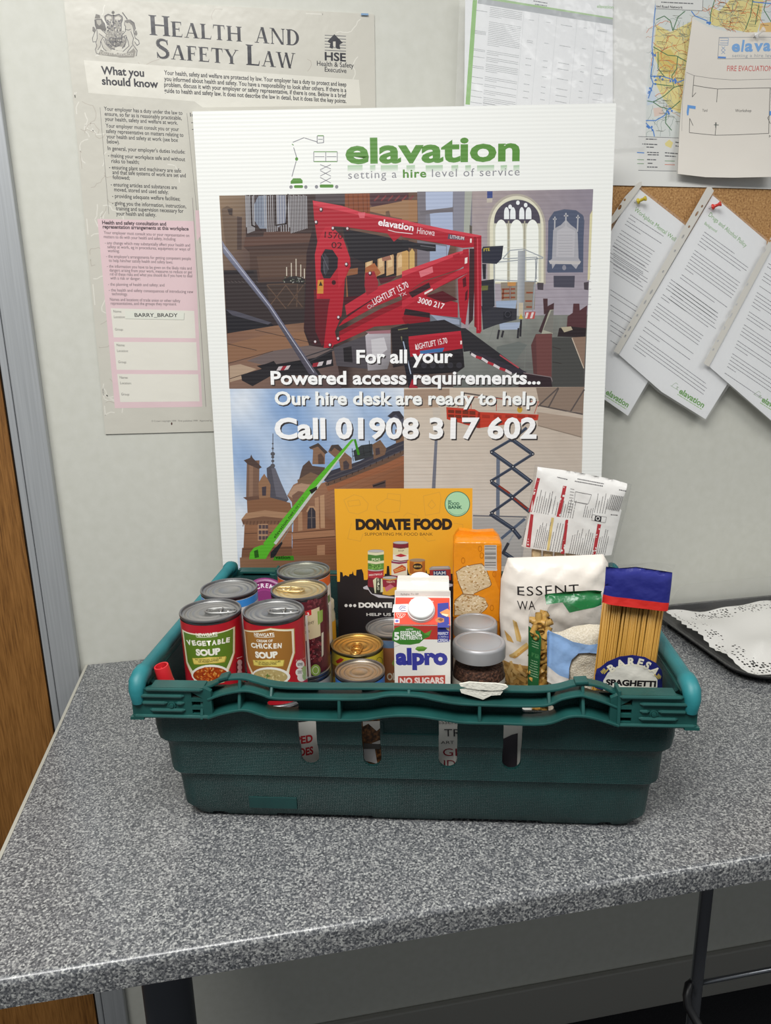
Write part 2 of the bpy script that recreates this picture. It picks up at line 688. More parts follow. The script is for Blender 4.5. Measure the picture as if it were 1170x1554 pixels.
# ------------------------------------------------------------------ the worktop on its leg
def laminate():
    m, nt, b = new_mat('granite_laminate')
    L = nt.links.new
    tc = node(nt, 'ShaderNodeTexCoord')
    v = node(nt, 'ShaderNodeTexVoronoi')
    v.inputs['Scale'].default_value = 500
    v.inputs['Randomness'].default_value = 1
    n = node(nt, 'ShaderNodeTexNoise')
    n.inputs['Scale'].default_value = 430
    n.inputs['Detail'].default_value = 3
    n.inputs['Roughness'].default_value = 0.6
    sp = node(nt, 'ShaderNodeSeparateColor')
    ad = node(nt, 'ShaderNodeMath', operation='MULTIPLY_ADD')
    ad.inputs[1].default_value = 0.42
    cr = node(nt, 'ShaderNodeValToRGB')
    el = cr.color_ramp.elements
    for _ in range(3):
        el.new(0.5)
    for e, (p, c) in zip(el, [(0.44, '3d3f42'), (0.60, '55575a'), (0.72, '6b6c6e'), (0.85, '8a8b8a'), (0.97, 'adaeab')]):
        e.position, e.color = p, C4(c)
    L(tc.outputs['Object'], v.inputs['Vector'])
    L(tc.outputs['Object'], n.inputs['Vector'])
    L(v.outputs['Color'], sp.inputs['Color'])
    L(sp.outputs['Red'], ad.inputs[0])
    L(n.outputs['Fac'], ad.inputs[2])
    L(ad.outputs[0], cr.inputs['Fac'])
    L(cr.outputs['Color'], b.inputs['Base Color'])
    b.inputs['Roughness'].default_value = 0.2
    b.inputs['Specular IOR Level'].default_value = 0.45
    bp = node(nt, 'ShaderNodeBump')
    bp.inputs['Distance'].default_value = 0.00004
    L(n.outputs['Fac'], bp.inputs['Height'])
    L(bp.outputs['Normal'], b.inputs['Normal'])
    return m
M_lam = laminate()
M_edge = plain('worktop_edging', 'a9a79c', 0.45)
M_leg = plain('charcoal_metal', '44474d', 0.45)
M_chrome = plain('chrome', '8a8d92', 0.25, 0.85)
M_black = plain('black_metal', '141416', 0.4)
DW, DD, DT = 2.3, 0.6543, 0.0365
desk = thing('worktop', 'long speckled grey laminate worktop along the wall', 'worktop', Matrix.Translation((0, 0, T)))
prof = [(-DD + 0.007, 0)] + [(-DD + 0.007 - 0.007 * math.sin(R(a)), -0.007 + 0.007 * math.cos(R(a))) for a in range(15, 91, 15)]
prof += [(-DD, -DT + 0.006), (-DD + 0.006, -DT), (-0.0015, -DT), (-0.0015, 0)]
bm = bmesh.new()
a = [bm.verts.new((0, y, z)) for y, z in prof]
b_ = [bm.verts.new((DW, y, z)) for y, z in prof]
bm.faces.new(a)
bm.faces.new(b_[::-1])
for i in range(len(prof)):
    j = (i + 1) % len(prof)
    bm.faces.new((a[i], b_[i], b_[j], a[j]))
bm_obj('tabletop', bm, M_lam, desk, smooth=True, angle=35)
bm = bmesh.new()
a = [bm.verts.new((-0.0045, y, z + (0.0006 if z > -0.001 else 0))) for y, z in prof]
b_ = [bm.verts.new((-0.0002, y, z + (0.0006 if z > -0.001 else 0))) for y, z in prof]
bm.faces.new(a)
bm.faces.new(b_[::-1])
for i in range(len(prof)):
    j = (i + 1) % len(prof)
    bm.faces.new((a[i], b_[i], b_[j], a[j]))
tag(bm_obj('edge_strip', bm, M_edge, desk), 'pale edging strip on the left end of the worktop', None)
bm = bmesh.new()
lathe(bm, [(0, -DT), (0.055, -DT), (0.055, -DT - 0.006), (0.034, -DT - 0.008), (0.034, -T + 0.03), (0.042, -T + 0.02), (0.042, -T + 0.002), (0, -T + 0.002)], 40, 0.135, -0.36)
bm_obj('leg', bm, M_leg, desk, smooth=True, angle=40)

# slim chrome frame standing under the right part of the worktop
p = on_plane(1070, 1372, Vector((0, -0.50, 0)), Vector((0, 1, 0)))
rk = thing('metal_rack', 'slim chrome rack standing under the right part of the worktop', 'rack', Matrix.Translation((p.x, -0.50, 0)))
bm = bmesh.new()
tube(bm, [(0, 0, 0.0), (0, 0, T - DT - 0.002)], 0.0085, 16)
bm_obj('post', bm, M_chrome, rk, smooth=True, angle=60)
bm = bmesh.new()
tube(bm, [(0.62, 0, 0.0), (0.62, 0, T - DT - 0.002)], 0.0085, 16)
bm_obj('post', bm, M_chrome, rk, smooth=True, angle=60)
q = on_plane(1045, 1497, Vector((0, -0.49, 0)), Vector((0, 1, 0)))
zr = q.z
bm = bmesh.new()
tube(bm, [(0.0, 0.012, zr), (0.62, 0.012, zr)], 0.0035, 10)
bm_obj('rail', bm, M_chrome, rk, smooth=True)
bm = bmesh.new()
tube(bm, [(0.0, 0.006, zr + 0.012), (-0.012, 0.0, zr + 0.014), (-0.019, -0.008, zr + 0.006), (-0.02, -0.014, zr - 0.006), (-0.01, -0.05, zr - 0.03), (0.03, -0.15, zr - 0.07)], 0.006, 10)
bm_obj('hook', bm, M_black, rk, smooth=True)

# ------------------------------------------------------------------ cork noticeboard
def px_wall(px, py, y):
    return on_plane(px, py, Vector((0, y, 0)), Vector((0, 1, 0)))
M_cork = speckle('cork', [(0.34, '8a633c'), (0.45, 'a67c4e'), (0.58, 'b48a58'), (0.7, 'c69e6c')], 330, rough=0.95, bump=0.0004, detail=5)
nb = px_wall(960, 455, 0)
cork = box_obj('cork_noticeboard', 0.745, 1.95, -0.0125, -0.0005, nb.z, T + 1.25, M_cork, bevel=0.001)
tag(cork, 'brown cork noticeboard on the wall behind the pinned papers', 'noticeboard')

# ================================================================== the stacking crate
KYAW = -0.2544
CR = Matrix.Translation((0.494, -0.3674, T + 0.0004)) @ Matrix.Rotation(KYAW, 4, 'Z')
CX = CR.to_3x3() @ Vector((1, 0, 0))
CY = CR.to_3x3() @ Vector((0, 1, 0))
CRI = CR.inverted()
def crp(px, py, y):
    """photo pixel on the crate's plane y = const, crate coordinates"""
    return CRI @ on_plane(px, py, CR @ Vector((0, y, 0)), CY)
def crz(px, py, z):
    return CRI @ on_plane(px, py, Vector((0, 0, T + z)), Vector((0, 0, 1)))

def crate_mat(name, c0, c1, mesh=True, rough=0.42):
    m, nt, b = new_mat(name)
    L = nt.links.new
    tc = node(nt, 'ShaderNodeTexCoord')
    n = node(nt, 'ShaderNodeTexNoise')
    n.inputs['Scale'].default_value = 26
    n.inputs['Detail'].default_value = 6
    cr = node(nt, 'ShaderNodeValToRGB')
    e = cr.color_ramp.elements
    e[0].position, e[0].color = 0.35, C4(c0)
    e[1].position, e[1].color = 0.75, C4(c1)
    L(tc.outputs['Object'], n.inputs['Vector'])
    L(n.outputs['Fac'], cr.inputs['Fac'])
    L(cr.outputs['Color'], b.inputs['Base Color'])
    b.inputs['Roughness'].default_value = rough
    if mesh:
        sx = node(nt, 'ShaderNodeSeparateXYZ')
        L(tc.outputs['Object'], sx.inputs[0])
        k = 2 * PI / 0.00205
        outs = []
        for ax in ('X', 'Y', 'Z'):
            mu = node(nt, 'ShaderNodeMath', operation='MULTIPLY')
            mu.inputs[1].default_value = k
            si = node(nt, 'ShaderNodeMath', operation='SINE')
            L(sx.outputs[ax], mu.inputs[0])
            L(mu.outputs[0], si.inputs[0])
            outs.append(si)
        m1 = node(nt, 'ShaderNodeMath', operation='MAXIMUM')
        m2 = node(nt, 'ShaderNodeMath', operation='MAXIMUM')
        L(outs[0].outputs[0], m1.inputs[0])
        L(outs[2].outputs[0], m1.inputs[1])
        L(m1.outputs[0], m2.inputs[0])
        m2.inputs[1].default_value = 0.2
        bp = node(nt, 'ShaderNodeBump')
        bp.inputs['Distance'].default_value = 0.0007
        bp.inputs['Strength'].default_value = 1.0
        L(m2.outputs[0], bp.inputs['Height'])
        L(bp.outputs['Normal'], b.inputs['Normal'])
    else:
        bp = node(nt, 'ShaderNodeBump')
        bp.inputs['Distance'].default_value = 0.0012
        L(n.outputs['Fac'], bp.inputs['Height'])
        L(bp.outputs['Normal'], b.inputs['Normal'])
    return m
M_cr = crate_mat('crate_green_textured', '113534', '164240')
M_plainbody = crate_mat('crate_green_flat', '113534', '164240', mesh=False)
M_rim = crate_mat('crate_green_smooth', '184642', '1e5450', mesh=False)
M_bail = crate_mat('crate_teal', '1e6c72', '298288', mesh=False, rough=0.5)

crate = thing('plastic_crate', 'dark green plastic stacking crate full of groceries on the worktop', 'crate', CR)
# body: outer tiers narrowing to the base, hollow inside
def loop(a, b, r, z, n=4):
    return [(x, y, z) for x, y in rrect(-a, -b, a, b, r, n)]
outer = [(0.290, 0.178, 0.172), (0.290, 0.178, 0.125), (0.2885, 0.1765, 0.112), (0.2825, 0.1715, 0.105), (0.281, 0.170, 0.098),
         (0.2795, 0.1690, 0.066), (0.2735, 0.1640, 0.058), (0.2725, 0.163, 0.05), (0.2705, 0.161, 0.016), (0.262, 0.155, 0.004), (0.257, 0.151, 0.0)]
TOPZ = 0.1825
rings = [loop(0.291, 0.179, 0.022, TOPZ)] + [loop(a, b, 0.022, z) for a, b, z in outer]
inner = [loop(a - 0.0045, b - 0.0045, 0.018, max(z, 0.008)) for a, b, z in outer[:-2]]
inner = [loop(0.2865, 0.1745, 0.018, TOPZ)] + inner + [loop(0.264, 0.1545, 0.018, 0.008)]
bm = bmesh.new()
seq = rings[::-1] + inner           # bottom -> top outside, then top -> bottom inside
vr = [[bm.verts.new(p) for p in ring] for ring in seq]
n = len(vr[0])
for A, B in zip(vr, vr[1:]):
    for i in range(n):
        bm.faces.new((A[i], A[(i + 1) % n], B[(i + 1) % n], B[i]))
bm.faces.new(vr[0])
bm.faces.new(vr[-1])
body = bm_obj('body', bm, M_cr)
cut = []
def cutter(pts, y0, y1):
    b = bmesh.new()
    prism(b, pts, y0, y1)
    o = bm_obj('cut', b)
    cut.append(o)
def slot(x, z0, z1, hw, y0, y1):
    cutter([(x - hw, z1), (x - hw, z0 + hw)] + [(x + hw * math.cos(R(a)), z0 + hw + hw * math.sin(R(a))) for a in range(198, 343, 18)] + [(x + hw, z0 + hw), (x + hw, z1)], y0, y1)
for x in (-0.1115, -0.041, 0.0435, 0.1135):
    slot(x, 0.081, 0.148, 0.0102, -0.25, -0.12)
    slot(x, 0.081, 0.148, 0.0102, 0.12, 0.25)
def hole(px0, px1, py0, py1):
    a, b = crp(px0, py0, -0.18), crp(px1, py1, -0.18)
    cutter(rrect(a.x, b.z, b.x, a.z, min(abs(a.z - b.z), abs(b.x - a.x)) * 0.42, 4), -0.25, -0.12)
hole(482, 549, 1041, 1052)
hole(404, 453, 1065, 1078)
hole(793, 841, 1071, 1083)
# gaps under the front and rear feet
for px0, px1, zz in ((322, 346, 0.007), (908, 930, 0.007)):
    a, b = crp(px0, 1255, -0.16), crp(px1, 1255, -0.16)
    cutter([(a.x, -0.01), (a.x, zz - 0.003), (a.x + 0.003, zz), (b.x - 0.003, zz), (b.x, zz - 0.003), (b.x, -0.01)], -0.25, -0.143)
for px0, px1 in ((411, 575), (677, 832)):
    a, b = crp(px0, 1255, -0.16), crp(px1, 1255, -0.16)
    cutter([(a.x, -0.01), (a.x + 0.008, 0.0062), (b.x - 0.008, 0.0062), (b.x, -0.01)], -0.25, 0.0)
# long openings in the two side walls
def side_slot(x0, x1, y0, y1):
    b = bmesh.new()
    box(b, x0, x1, y0, y1, 0.095, 0.135, 0.003)
    cut.append(bm_obj('cut', b))
for s in (-1, 1):
    for y in (-0.1, -0.035, 0.035, 0.1):
        side_slot(min(s * 0.25, s * 0.33), max(s * 0.25, s * 0.33), y - 0.012, y + 0.012)
boolean(body, cut)
body.data.polygons.foreach_set('use_smooth', [True] * len(body.data.polygons))
body.data.set_sharp_from_angle(angle=R(28))
body.parent = crate

# front and back rims: three curved flanges tied by upright webs
def ribbon(bm, pts, th, y0, y1):
    """a bent strip: polyline in x,z with thickness th, from y0 to y1"""
    up, dn = [], []
    for i, p in enumerate(pts):
        a = Vector(pts[max(0, i - 1)])
        b = Vector(pts[min(len(pts) - 1, i + 1)])
        d = (b - a).normalized()
        nn = Vector((-d.y, d.x)) * th / 2
        up.append(tuple(Vector(p) + nn))
        dn.append(tuple(Vector(p) - nn))
    prism(bm, up + dn[::-1], y0, y1)
def smoothline(pts, k=4):
    out = []
    n = len(pts)
    for i in range(n - 1):
        p0, p1, p2, p3 = (Vector(pts[max(0, min(n - 1, i + j))]) for j in (-1, 0, 1, 2))
        for t in range(k):
            t /= k
            out.append(tuple(0.5 * ((2 * p1) + (p2 - p0) * t + (2 * p0 - 5 * p1 + 4 * p2 - p3) * t * t + (3 * p1 - p0 - 3 * p2 + p3) * t ** 3)))
    out.append(tuple(pts[-1]))
    return out
YF = -0.2
def fr(pts, yp=YF):
    return [(crp(x, y, yp).x, crp(x, y, yp).z) for x, y in pts]
top_px = [(308, 1037), (322, 1035.5), (336, 1029), (350, 1025), (372, 1024), (392, 1029), (414, 1035), (450, 1038), (530, 1038.5), (600, 1039), (700, 1041), (771, 1042.5), (815, 1043), (845, 1040), (870, 1033.5), (890, 1032.5), (912, 1037), (938, 1049), (950, 1048)]
mid_px = [(314, 1063), (336, 1055), (362, 1050), (378, 1050), (397, 1055), (418, 1061), (482, 1062), (554, 1062), (584, 1057), (604, 1056), (636, 1058), (660, 1063), (696, 1069), (760, 1072), (826, 1072), (853, 1062), (880, 1057), (892, 1059), (915, 1066), (940, 1076)]
bot_px = [(314, 1091), (336, 1084), (362, 1079), (378, 1080), (397, 1086), (420, 1091), (514, 1094), (549, 1093.5), (579, 1089), (604, 1087), (636, 1088), (678, 1094), (703, 1097.5), (760, 1099), (826, 1100), (863, 1089), (888, 1088.5), (912, 1094), (940, 1103)]
def make_rim(y_out, y_in, flip):
    m = -1 if flip else 1
    bm = bmesh.new()
    for px, th, yp in ((top_px, 0.0032, -0.1785), (mid_px, 0.0028, -0.1965), (bot_px, 0.003, YF)):
        ribbon(bm, [(m * x, z) for x, z in smoothline(fr(px, yp))], th, {-0.1785: 0.189, -0.1965: 0.1965, YF: 0.2}[yp] * (1 if flip else -1), y_in)
    # outer lip of the top flange over the hand-holds
    for a, b in ((330, 369), (868, 893)):
        q = [p for p in top_px if a <= p[0] <= b]
        pts = fr(q, -0.1785)
        ribbon(bm, [(m * x, z + 0.003) for x, z in pts], 0.0036, 0.1905 * (1 if flip else -1), y_in)
    for px, y0, y1 in ((367, 1024, 1080), (415, 1035, 1061), (514, 1062, 1094), (621, 1039, 1057), (728, 1070, 1098), (831, 1043, 1071), (882, 1033, 1089), (311, 1038, 1093), (941, 1049, 1104)):
        up_ = y0 < 1047
        a, b = crp(px, y0, -0.1785 if up_ else -0.1965), crp(px, y1, -0.1965 if y1 < 1075 else YF)
        sg_ = 1 if flip else -1
        yt_, yb_ = sg_ * (0.1885 if up_ else 0.196), sg_ * (0.196 if y1 < 1075 else 0.1995)
        q = [(y_in, b.z), (yb_, b.z), (yt_, a.z), (y_in, a.z)]
        va = [bm.verts.new((m * a.x - 0.0017, y, z)) for y, z in q]
        vb = [bm.verts.new((m * a.x + 0.0017, y, z)) for y, z in q]
        bm.faces.new(va)
        bm.faces.new(vb[::-1])
        for i in range(4):
            bm.faces.new((va[i], vb[i], vb[(i + 1) % 4], va[(i + 1) % 4]))
    # web joining the flanges to the wall, and a sloped ledge
    r = bm_obj('rim', bm, M_rim, crate)
    bv = r.modifiers.new('soft', 'BEVEL')
    bv.width = 0.0009
    bv.segments = 2
    bv.limit_method = 'ANGLE'
    return r
make_rim(-0.2, -0.1765, False)
make_rim(0.2, 0.1765, True)
# ribbed end panels of the two rims, one at each corner
def end_panel(sx, sy):
    bm = bmesh.new()
    X = lambda x: sx * x
    z0, z1 = 0.1535, 0.1890
    out = [(0.299, z0), (0.299, 0.176), (0.285, z1 - 0.003), (0.2765, z1), (0.219, z1), (0.2105, z1 - 0.004), (0.2105, z0 + 0.002)]
    plate = [(X(x), z) for x, z in out]
    prism(bm, plate, sy * 0.1955, sy * 0.190)
    pan = bm_obj('end_panel', bm, M_rim)
    cs = []
    hx0, hx1 = -crp(308, 1065, -0.195).x, -crp(291, 1065, -0.195).x
    for sh in ([(hx0, 0.1765), (hx1, 0.1840), (hx1, 0.1765)], [(hx0, 0.1725), (hx1, 0.1725), (hx1, 0.1672), (hx0, 0.1672)], [(hx0, 0.1630), (hx1, 0.1630), (hx1, 0.1580), (hx0, 0.1580)]):
        c = bmesh.new()
        prism(c, [(X(x), z) for x, z in sh], sy * 0.15, sy * 0.25)
        cs.append(bm_obj('cut', c))
    boolean(pan, cs)
    b2 = bmesh.new()
    b2.from_mesh(pan.data)
    for za, xa, xb in ((0.1872, 0.219, 0.283), (0.1795, 0.240, 0.2925), (0.1712, 0.259, 0.288), (0.1712, 0.2405, 0.250), (0.1628, 0.240, 0.279), (0.1552, 0.213, 0.298)):
        tube(b2, [(X(xa), sy * 0.1958, za), (X(xa + 0.003), sy * 0.197, za), (X(xb - 0.003), sy * 0.197, za), (X(xb), sy * 0.1958, za)], [0.0009, 0.0021, 0.0021, 0.0009], 8)
    # moulded boss
    th = [(0.0045, 0), (0.0045, 0.0016), (0.0032, 0.0018), (0.0028, 0.0006), (0.0026, 0.0028), (0, 0.003)]
    rs = []
    for r, h in th:
        if r == 0:
            rs.append([b2.verts.new((X(0.2545), sy * (0.1955 + h), 0.1682))])
        else:
            rs.append([b2.verts.new((X(0.2545) + r * math.cos(2 * PI * i / 20), sy * (0.1955 + h), 0.1682 + r * math.sin(2 * PI * i / 20))) for i in range(20)])
    for A, B in zip(rs, rs[1:]):
        for i in range(20):
            j = (i + 1) % 20
            if len(B) == 1:
                b2.faces.new((A[i], A[j], B[0]))
            else:
                b2.faces.new((A[i], A[j], B[j], B[i]))
    # gusset and lower lip at the corner, and the return to the wall
    box(b2, min(X(0.286), X(0.301)), max(X(0.286), X(0.301)), min(sy * 0.176, sy * 0.199), max(sy * 0.176, sy * 0.199), 0.1515, 0.1545)
    box(b2, min(X(0.2105), X(0.299)), max(X(0.2105), X(0.299)), min(sy * 0.1765, sy * 0.1915), max(sy * 0.1765, sy * 0.1915), 0.1523, 0.1550)
    box(b2, min(X(0.219), X(0.277)), max(X(0.219), X(0.277)), min(sy * 0.1785, sy * 0.1915), max(sy * 0.1785, sy * 0.1915), 0.1860, 0.1889)
    box(b2, min(X(0.296), X(0.299)), max(X(0.296), X(0.299)), min(sy * 0.15, sy * 0.1915), max(sy * 0.15, sy * 0.1915), 0.154, 0.176)
    bmesh.ops.recalc_face_normals(b2, faces=b2.faces)
    b2.to_mesh(pan.data)
    b2.free()
    pan.parent = crate
for sx in (-1, 1):
    for sy in (-1, 1):
        end_panel(sx, sy)
# side rails and the teal bail arms lying on them
for sx in (-1, 1):
    bm = bmesh.new()
    box(bm, min(sx * 0.287, sx * 0.2985), max(sx * 0.287, sx * 0.2985), -0.176, 0.176, 0.155, 0.1585, 0.001)
    box(bm, min(sx * 0.287, sx * 0.2965), max(sx * 0.287, sx * 0.2965), -0.176, 0.176, 0.181, 0.1845, 0.001)
    for k in range(9):
        y = -0.16 + 0.04 * k
        box(bm, min(sx * 0.287, sx * 0.296), max(sx * 0.287, sx * 0.296), y - 0.0015, y + 0.0015, 0.158, 0.182)
    bm_obj('side_rail', bm, M_rim, crate)
    bm = bmesh.new()
    xx = sx * 0.2925
    tube(bm, [(xx, -0.1935, 0.170), (xx, -0.1945, 0.184), (xx, -0.190, 0.1925), (xx, -0.181, 0.1955), (xx, -0.172, 0.196), (xx, -0.1705, 0.196), (xx, 0.1705, 0.196), (xx, 0.172, 0.196), (xx, 0.181, 0.1955), (xx, 0.190, 0.1925), (xx, 0.1945, 0.184), (xx, 0.1935, 0.170)],
         [0.0065, 0.0085, 0.0095, 0.0095, 0.0095, 0.0078, 0.0078, 0.0095, 0.0095, 0.0095, 0.0085, 0.0065], 16)
    tag(bm_obj('bail_arm', bm, M_bail, crate, smooth=True, angle=50), 'rounded teal bail arm along the side of the crate', None)
# moulded name frame and recessed panel on the front wall
# (frame and panel are parts of their own)
bm = bmesh.new()
a, b = crp(580, 1097, -0.1785), crp(666, 1116, -0.1785)
for x0, x1, z0, z1 in ((a.x, b.x, b.z, b.z + 0.001), (a.x, a.x + 0.001, b.z, a.z), (b.x - 0.001, b.x, b.z, a.z)):
    box(bm, x0, x1, -0.1788, -0.1775, z0, z1)
bm_obj('name_frame', bm, M_plainbody, crate)
bm = bmesh.new()
a, b = crp(377, 1209, -0.163), crp(451, 1228, -0.163)
box(bm, a.x, b.x, -0.1632, -0.159, b.z, a.z, 0.0005)
bm_obj('moulded_panel', bm, M_plainbody, crate)
# torn paper label on the front rim
M_paper = plain('torn_paper', 'e2dfd2', 0.85, bump=(300, 0.001))
bm = bmesh.new()
def strip(bm, pts_px, y, th=0.0008):
    q = [crp(x, yy, y) for x, yy in pts_px]
    prism(bm, [(p.x, p.z) for p in q], y - th, y)
lab = [(697, 1037), (712, 1034), (733, 1035.5), (752, 1036), (768, 1038.5), (771, 1041.5), (763, 1046), (748, 1047), (728, 1046), (709, 1043), (699, 1040.5)]
strip(bm, lab, -0.1905, 0.0018)
strip(bm, [(698, 1046), (712, 1044), (735, 1049.5), (758, 1047), (763, 1049), (759, 1054), (745, 1055), (733, 1061), (714, 1055), (700, 1051)], -0.1903, 0.001)
o = bm_obj('torn_label', bm, M_paper, crate)
tag(o, 'torn white paper label stuck on the front rim', None)

# ================================================================== papers on the wall
M_lamin = ink_mat('laminated_print', rough=0.30, bump=(20, 0.0012), spec=0.5)
M_satin = ink_mat('satin_print', rough=0.35, bump=(6, 0.002))
M_print = ink_mat('paper_print', rough=0.75)
M_film = film('clear_sleeve', alpha=0.05, rough=0.12, bump=(22, 0.004))
def wall_sheet(y):
    return Sheet((0.6, y, T + 0.6), WX, WZ)
def outline(sh, pts):
    return [sh.uv(*p) for p in pts]
def centre(sh, pts_px):
    """move the sheet's origin to the middle of its outline"""
    q = [sh.uv(*p) for p in pts_px]
    cu = sum(p[0] for p in q) / len(q)
    cv = sum(p[1] for p in q) / len(q)
    sh.o = sh.o + sh.U * cu + sh.V * cv

# ---- roman capitals with serifs: polygons in units of the capital height
def _stem(x, w, y0=0.0, y1=1.0, top=True, bot=True, e=0.085):
    p = [[(x, y0), (x + w, y0), (x + w, y1), (x, y1)]]
    if bot:
        p.append([(x - e, y0), (x + w + e, y0), (x + w + e, y0 + .03), (x + w, y0 + .07), (x, y0 + .07), (x - e, y0 + .03)])
    if top:
        p.append([(x - e, y1), (x - e, y1 - .03), (x, y1 - .07), (x + w, y1 - .07), (x + w + e, y1 - .03), (x + w + e, y1)])
    return p
def _bar(x0, x1, y, t=.075):
    return [[(x0, y), (x1, y), (x1, y + t), (x0, y + t)]]
def _diag(x0, y0, x1, y1, w):
    return [[(x0, y0), (x0 + w, y0), (x1 + w, y1), (x1, y1)]]
def _ser(x0, x1, y):
    return [[(x0, y), (x1, y), (x1, y + .045), (x0, y + .045)]]
def _curve(pts, ws):
    out = []
    for i in range(len(pts) - 1):
        (a, b), (c, d) = pts[i], pts[i + 1]
        L_ = math.hypot(c - a, d - b) or 1
        nx, ny = -(d - b) / L_, (c - a) / L_
        w0, w1 = ws[i] / 2, ws[i + 1] / 2
        out.append([(a + nx * w0, b + ny * w0), (c + nx * w1, d + ny * w1), (c - nx * w1, d - ny * w1), (a - nx * w0, b - ny * w0)])
    return out
K = .20
def _bowl():
    n_ = 14
    out = []
    for i in range(n_):
        a0, a1 = R(90 - 180 * i / n_), R(90 - 180 * (i + 1) / n_)
        f = lambda a: ((.36 + .5 * math.cos(a), .5 + .5 * math.sin(a)), (.36 + .31 * math.cos(a), .5 + .44 * math.sin(a)))
        (p, q), (r_, s_) = f(a0), f(a1)
        out.append([p, r_, s_, q])
    return out
_sp = smoothline([(.60, .74), (.56, .90), (.40, .965), (.22, .93), (.14, .78), (.22, .62), (.42, .50), (.58, .36), (.58, .16), (.42, .045), (.22, .06), (.10, .28)], 3)
SERIF = {
    'H': (1.0, _stem(.1, K) + _stem(.72, K) + _bar(.2, .8, .48)),
    'E': (.78, _stem(.1, K) + _bar(.2, .66, .94) + _bar(.2, .54, .48) + _bar(.2, .68, 0) + [[(.6, .94), (.66, .94), (.66, .78), (.64, .78)], [(.5, .38), (.54, .38), (.54, .64), (.5, .64)], [(.62, .0), (.68, .0), (.71, .22), (.69, .22)]]),
    'F': (.72, _stem(.1, K) + _bar(.2, .64, .94) + _bar(.2, .54, .46) + [[(.58, .94), (.64, .94), (.64, .76), (.62, .76)], [(.5, .36), (.54, .36), (.54, .62), (.5, .62)]]),
    'L': (.76, _stem(.1, K) + _bar(.2, .68, 0) + [[(.62, 0), (.68, 0), (.72, .26), (.7, .26)]]),
    'T': (.84, _stem(.33, K, top=False) + _bar(.06, .77, .94) + [[(.06, .94), (.12, .94), (.06, .74), (.04, .74)], [(.77, .94), (.71, .94), (.77, .74), (.79, .74)]]),
    'A': (.98, _diag(.12, 0, .46, 1, .06) + _diag(.68, 0, .42, 1, .19) + _bar(.25, .7, .3, .05) + _ser(.02, .3, 0) + _ser(.58, .98, 0)),
    'N': (1.02, _stem(.13, .06, top=False) + _stem(.83, .06, bot=False) + _diag(.74, 0, .08, 1, .18) + _ser(.0, .2, .955)),
    'D': (.94, _stem(.1, K) + _bar(.2, .4, .94) + _bar(.2, .4, 0) + _bowl()),
    'Y': (.92, _stem(.38, K, 0, .5, top=False) + _diag(.38, .42, .06, 1, .19) + _diag(.46, .42, .78, 1, .06) + _ser(-.02, .34, .955) + _ser(.68, .94, .955)),
    'W': (1.32, _diag(.34, 0, .08, 1, .17) + _diag(.38, 0, .64, 1, .06) + _diag(.84, 0, .58, 1, .17) + _diag(.9, 0, 1.14, 1, .06) + _ser(-.02, .34, .955) + _ser(1.04, 1.3, .955)),
    'S': (.70, _curve(_sp, [.05, .06, .09, .13, .17, .2, .2, .2, .18, .12, .07, .05] and [.05 + .14 * math.sin(PI * min(1, i / (len(_sp) - 1))) for i in range(len(_sp))]) + [[(.58, .98), (.62, .98), (.62, .70), (.59, .70)], [(.09, .02), (.13, .02), (.11, .32), (.08, .32)]]),
}
def roman(sh, st, p0, p1, h, col, small=0.76):
    """capitals: an upper-case letter stands full height, a lower-case one is a small capital"""
    a, b = Vector(sh.uv(*p0)), Vector(sh.uv(*p1))
    d0 = Vector(p1) - Vector(p0)
    up = Vector((d0.y, -d0.x)).normalized() * h
    hh = (Vector(sh.uv(p0[0] + up.x, p0[1] + up.y)) - a).length
    tot = 0
    seq = []
    for ch in st:
        if ch == ' ':
            tot += 0.36
            continue
        k = 1 if ch.isupper() else small
        adv, pl = SERIF[ch.upper()]
        seq.append((tot, k, pl))
        tot += (adv + 0.03) * k
    d = b - a
    L_ = d.length
    d.normalize()
    n_ = Vector((-d.y, d.x))
    for off, k, pl in seq:
        for p in pl:
            sh.poly_uv([tuple(a + d * ((off + x * k) * L_ / tot) + n_ * (y * k * hh)) for x, y in p], col)

# ---- health and safety poster
W1, W2, W3, W4 = zoom(0, 0, 1.95), zoom(80, 300, 3.656), zoom(120, 0, 2.543), zoom(130, 10, 11.7)
hs = wall_sheet(-0.002)
edge = [(96.5, -4), (568, 21.5), (570, 166), (576, 648), (160, 659), (130, 352)]
centre(hs, edge)
hs.slab(outline(hs, edge), 0.0012, 'c5c2b7')
INK = '34343a'
# marbled background printed in paler and darker veins
rr = random.Random(21)
pale, dark_ = [], []
for i in range(64):
    x, y = rr.uniform(105, 560), rr.uniform(4, 650)
    if 150 < y < 640 and x > 155 and rr.random() < 0.75:
        x = rr.uniform(112, 150) + y * 0.07
    ln = [(x, y)]
    a = rr.uniform(0, 6.28)
    for k in range(rr.randint(4, 9)):
        a += rr.uniform(-1.0, 1.0)
        ln.append((ln[-1][0] + 6 * math.cos(a), ln[-1][1] + 6 * math.sin(a)))
    ln = [(min(max(px, 100 + py * 0.095), 566), min(max(py, 2 + (px - 97) * 0.05), 646)) for px, py in ln]
    (pale if rr.random() < 0.55 else dark_).append(ln)
hs.lines(pale, 1.6, 'd6d3c9')
hs.lines(dark_, 0.9, 'b4ada2')
hs.poly(W1((248, 178), (1062, 236), (1068, 312), (600, 318), (575, 300), (262, 275)), 'd6d3c8')
roman(hs, 'Health', (226.5, 53), (368, 63.5), 30, INK)
roman(hs, 'and', (386, 64.5), (456.5, 70), 24, INK, small=1.0)
roman(hs, 'Safety', (236, 88), (362.5, 98), 29, INK)
roman(hs, 'Law', (373, 98.5), (449.5, 104.5), 31, INK)
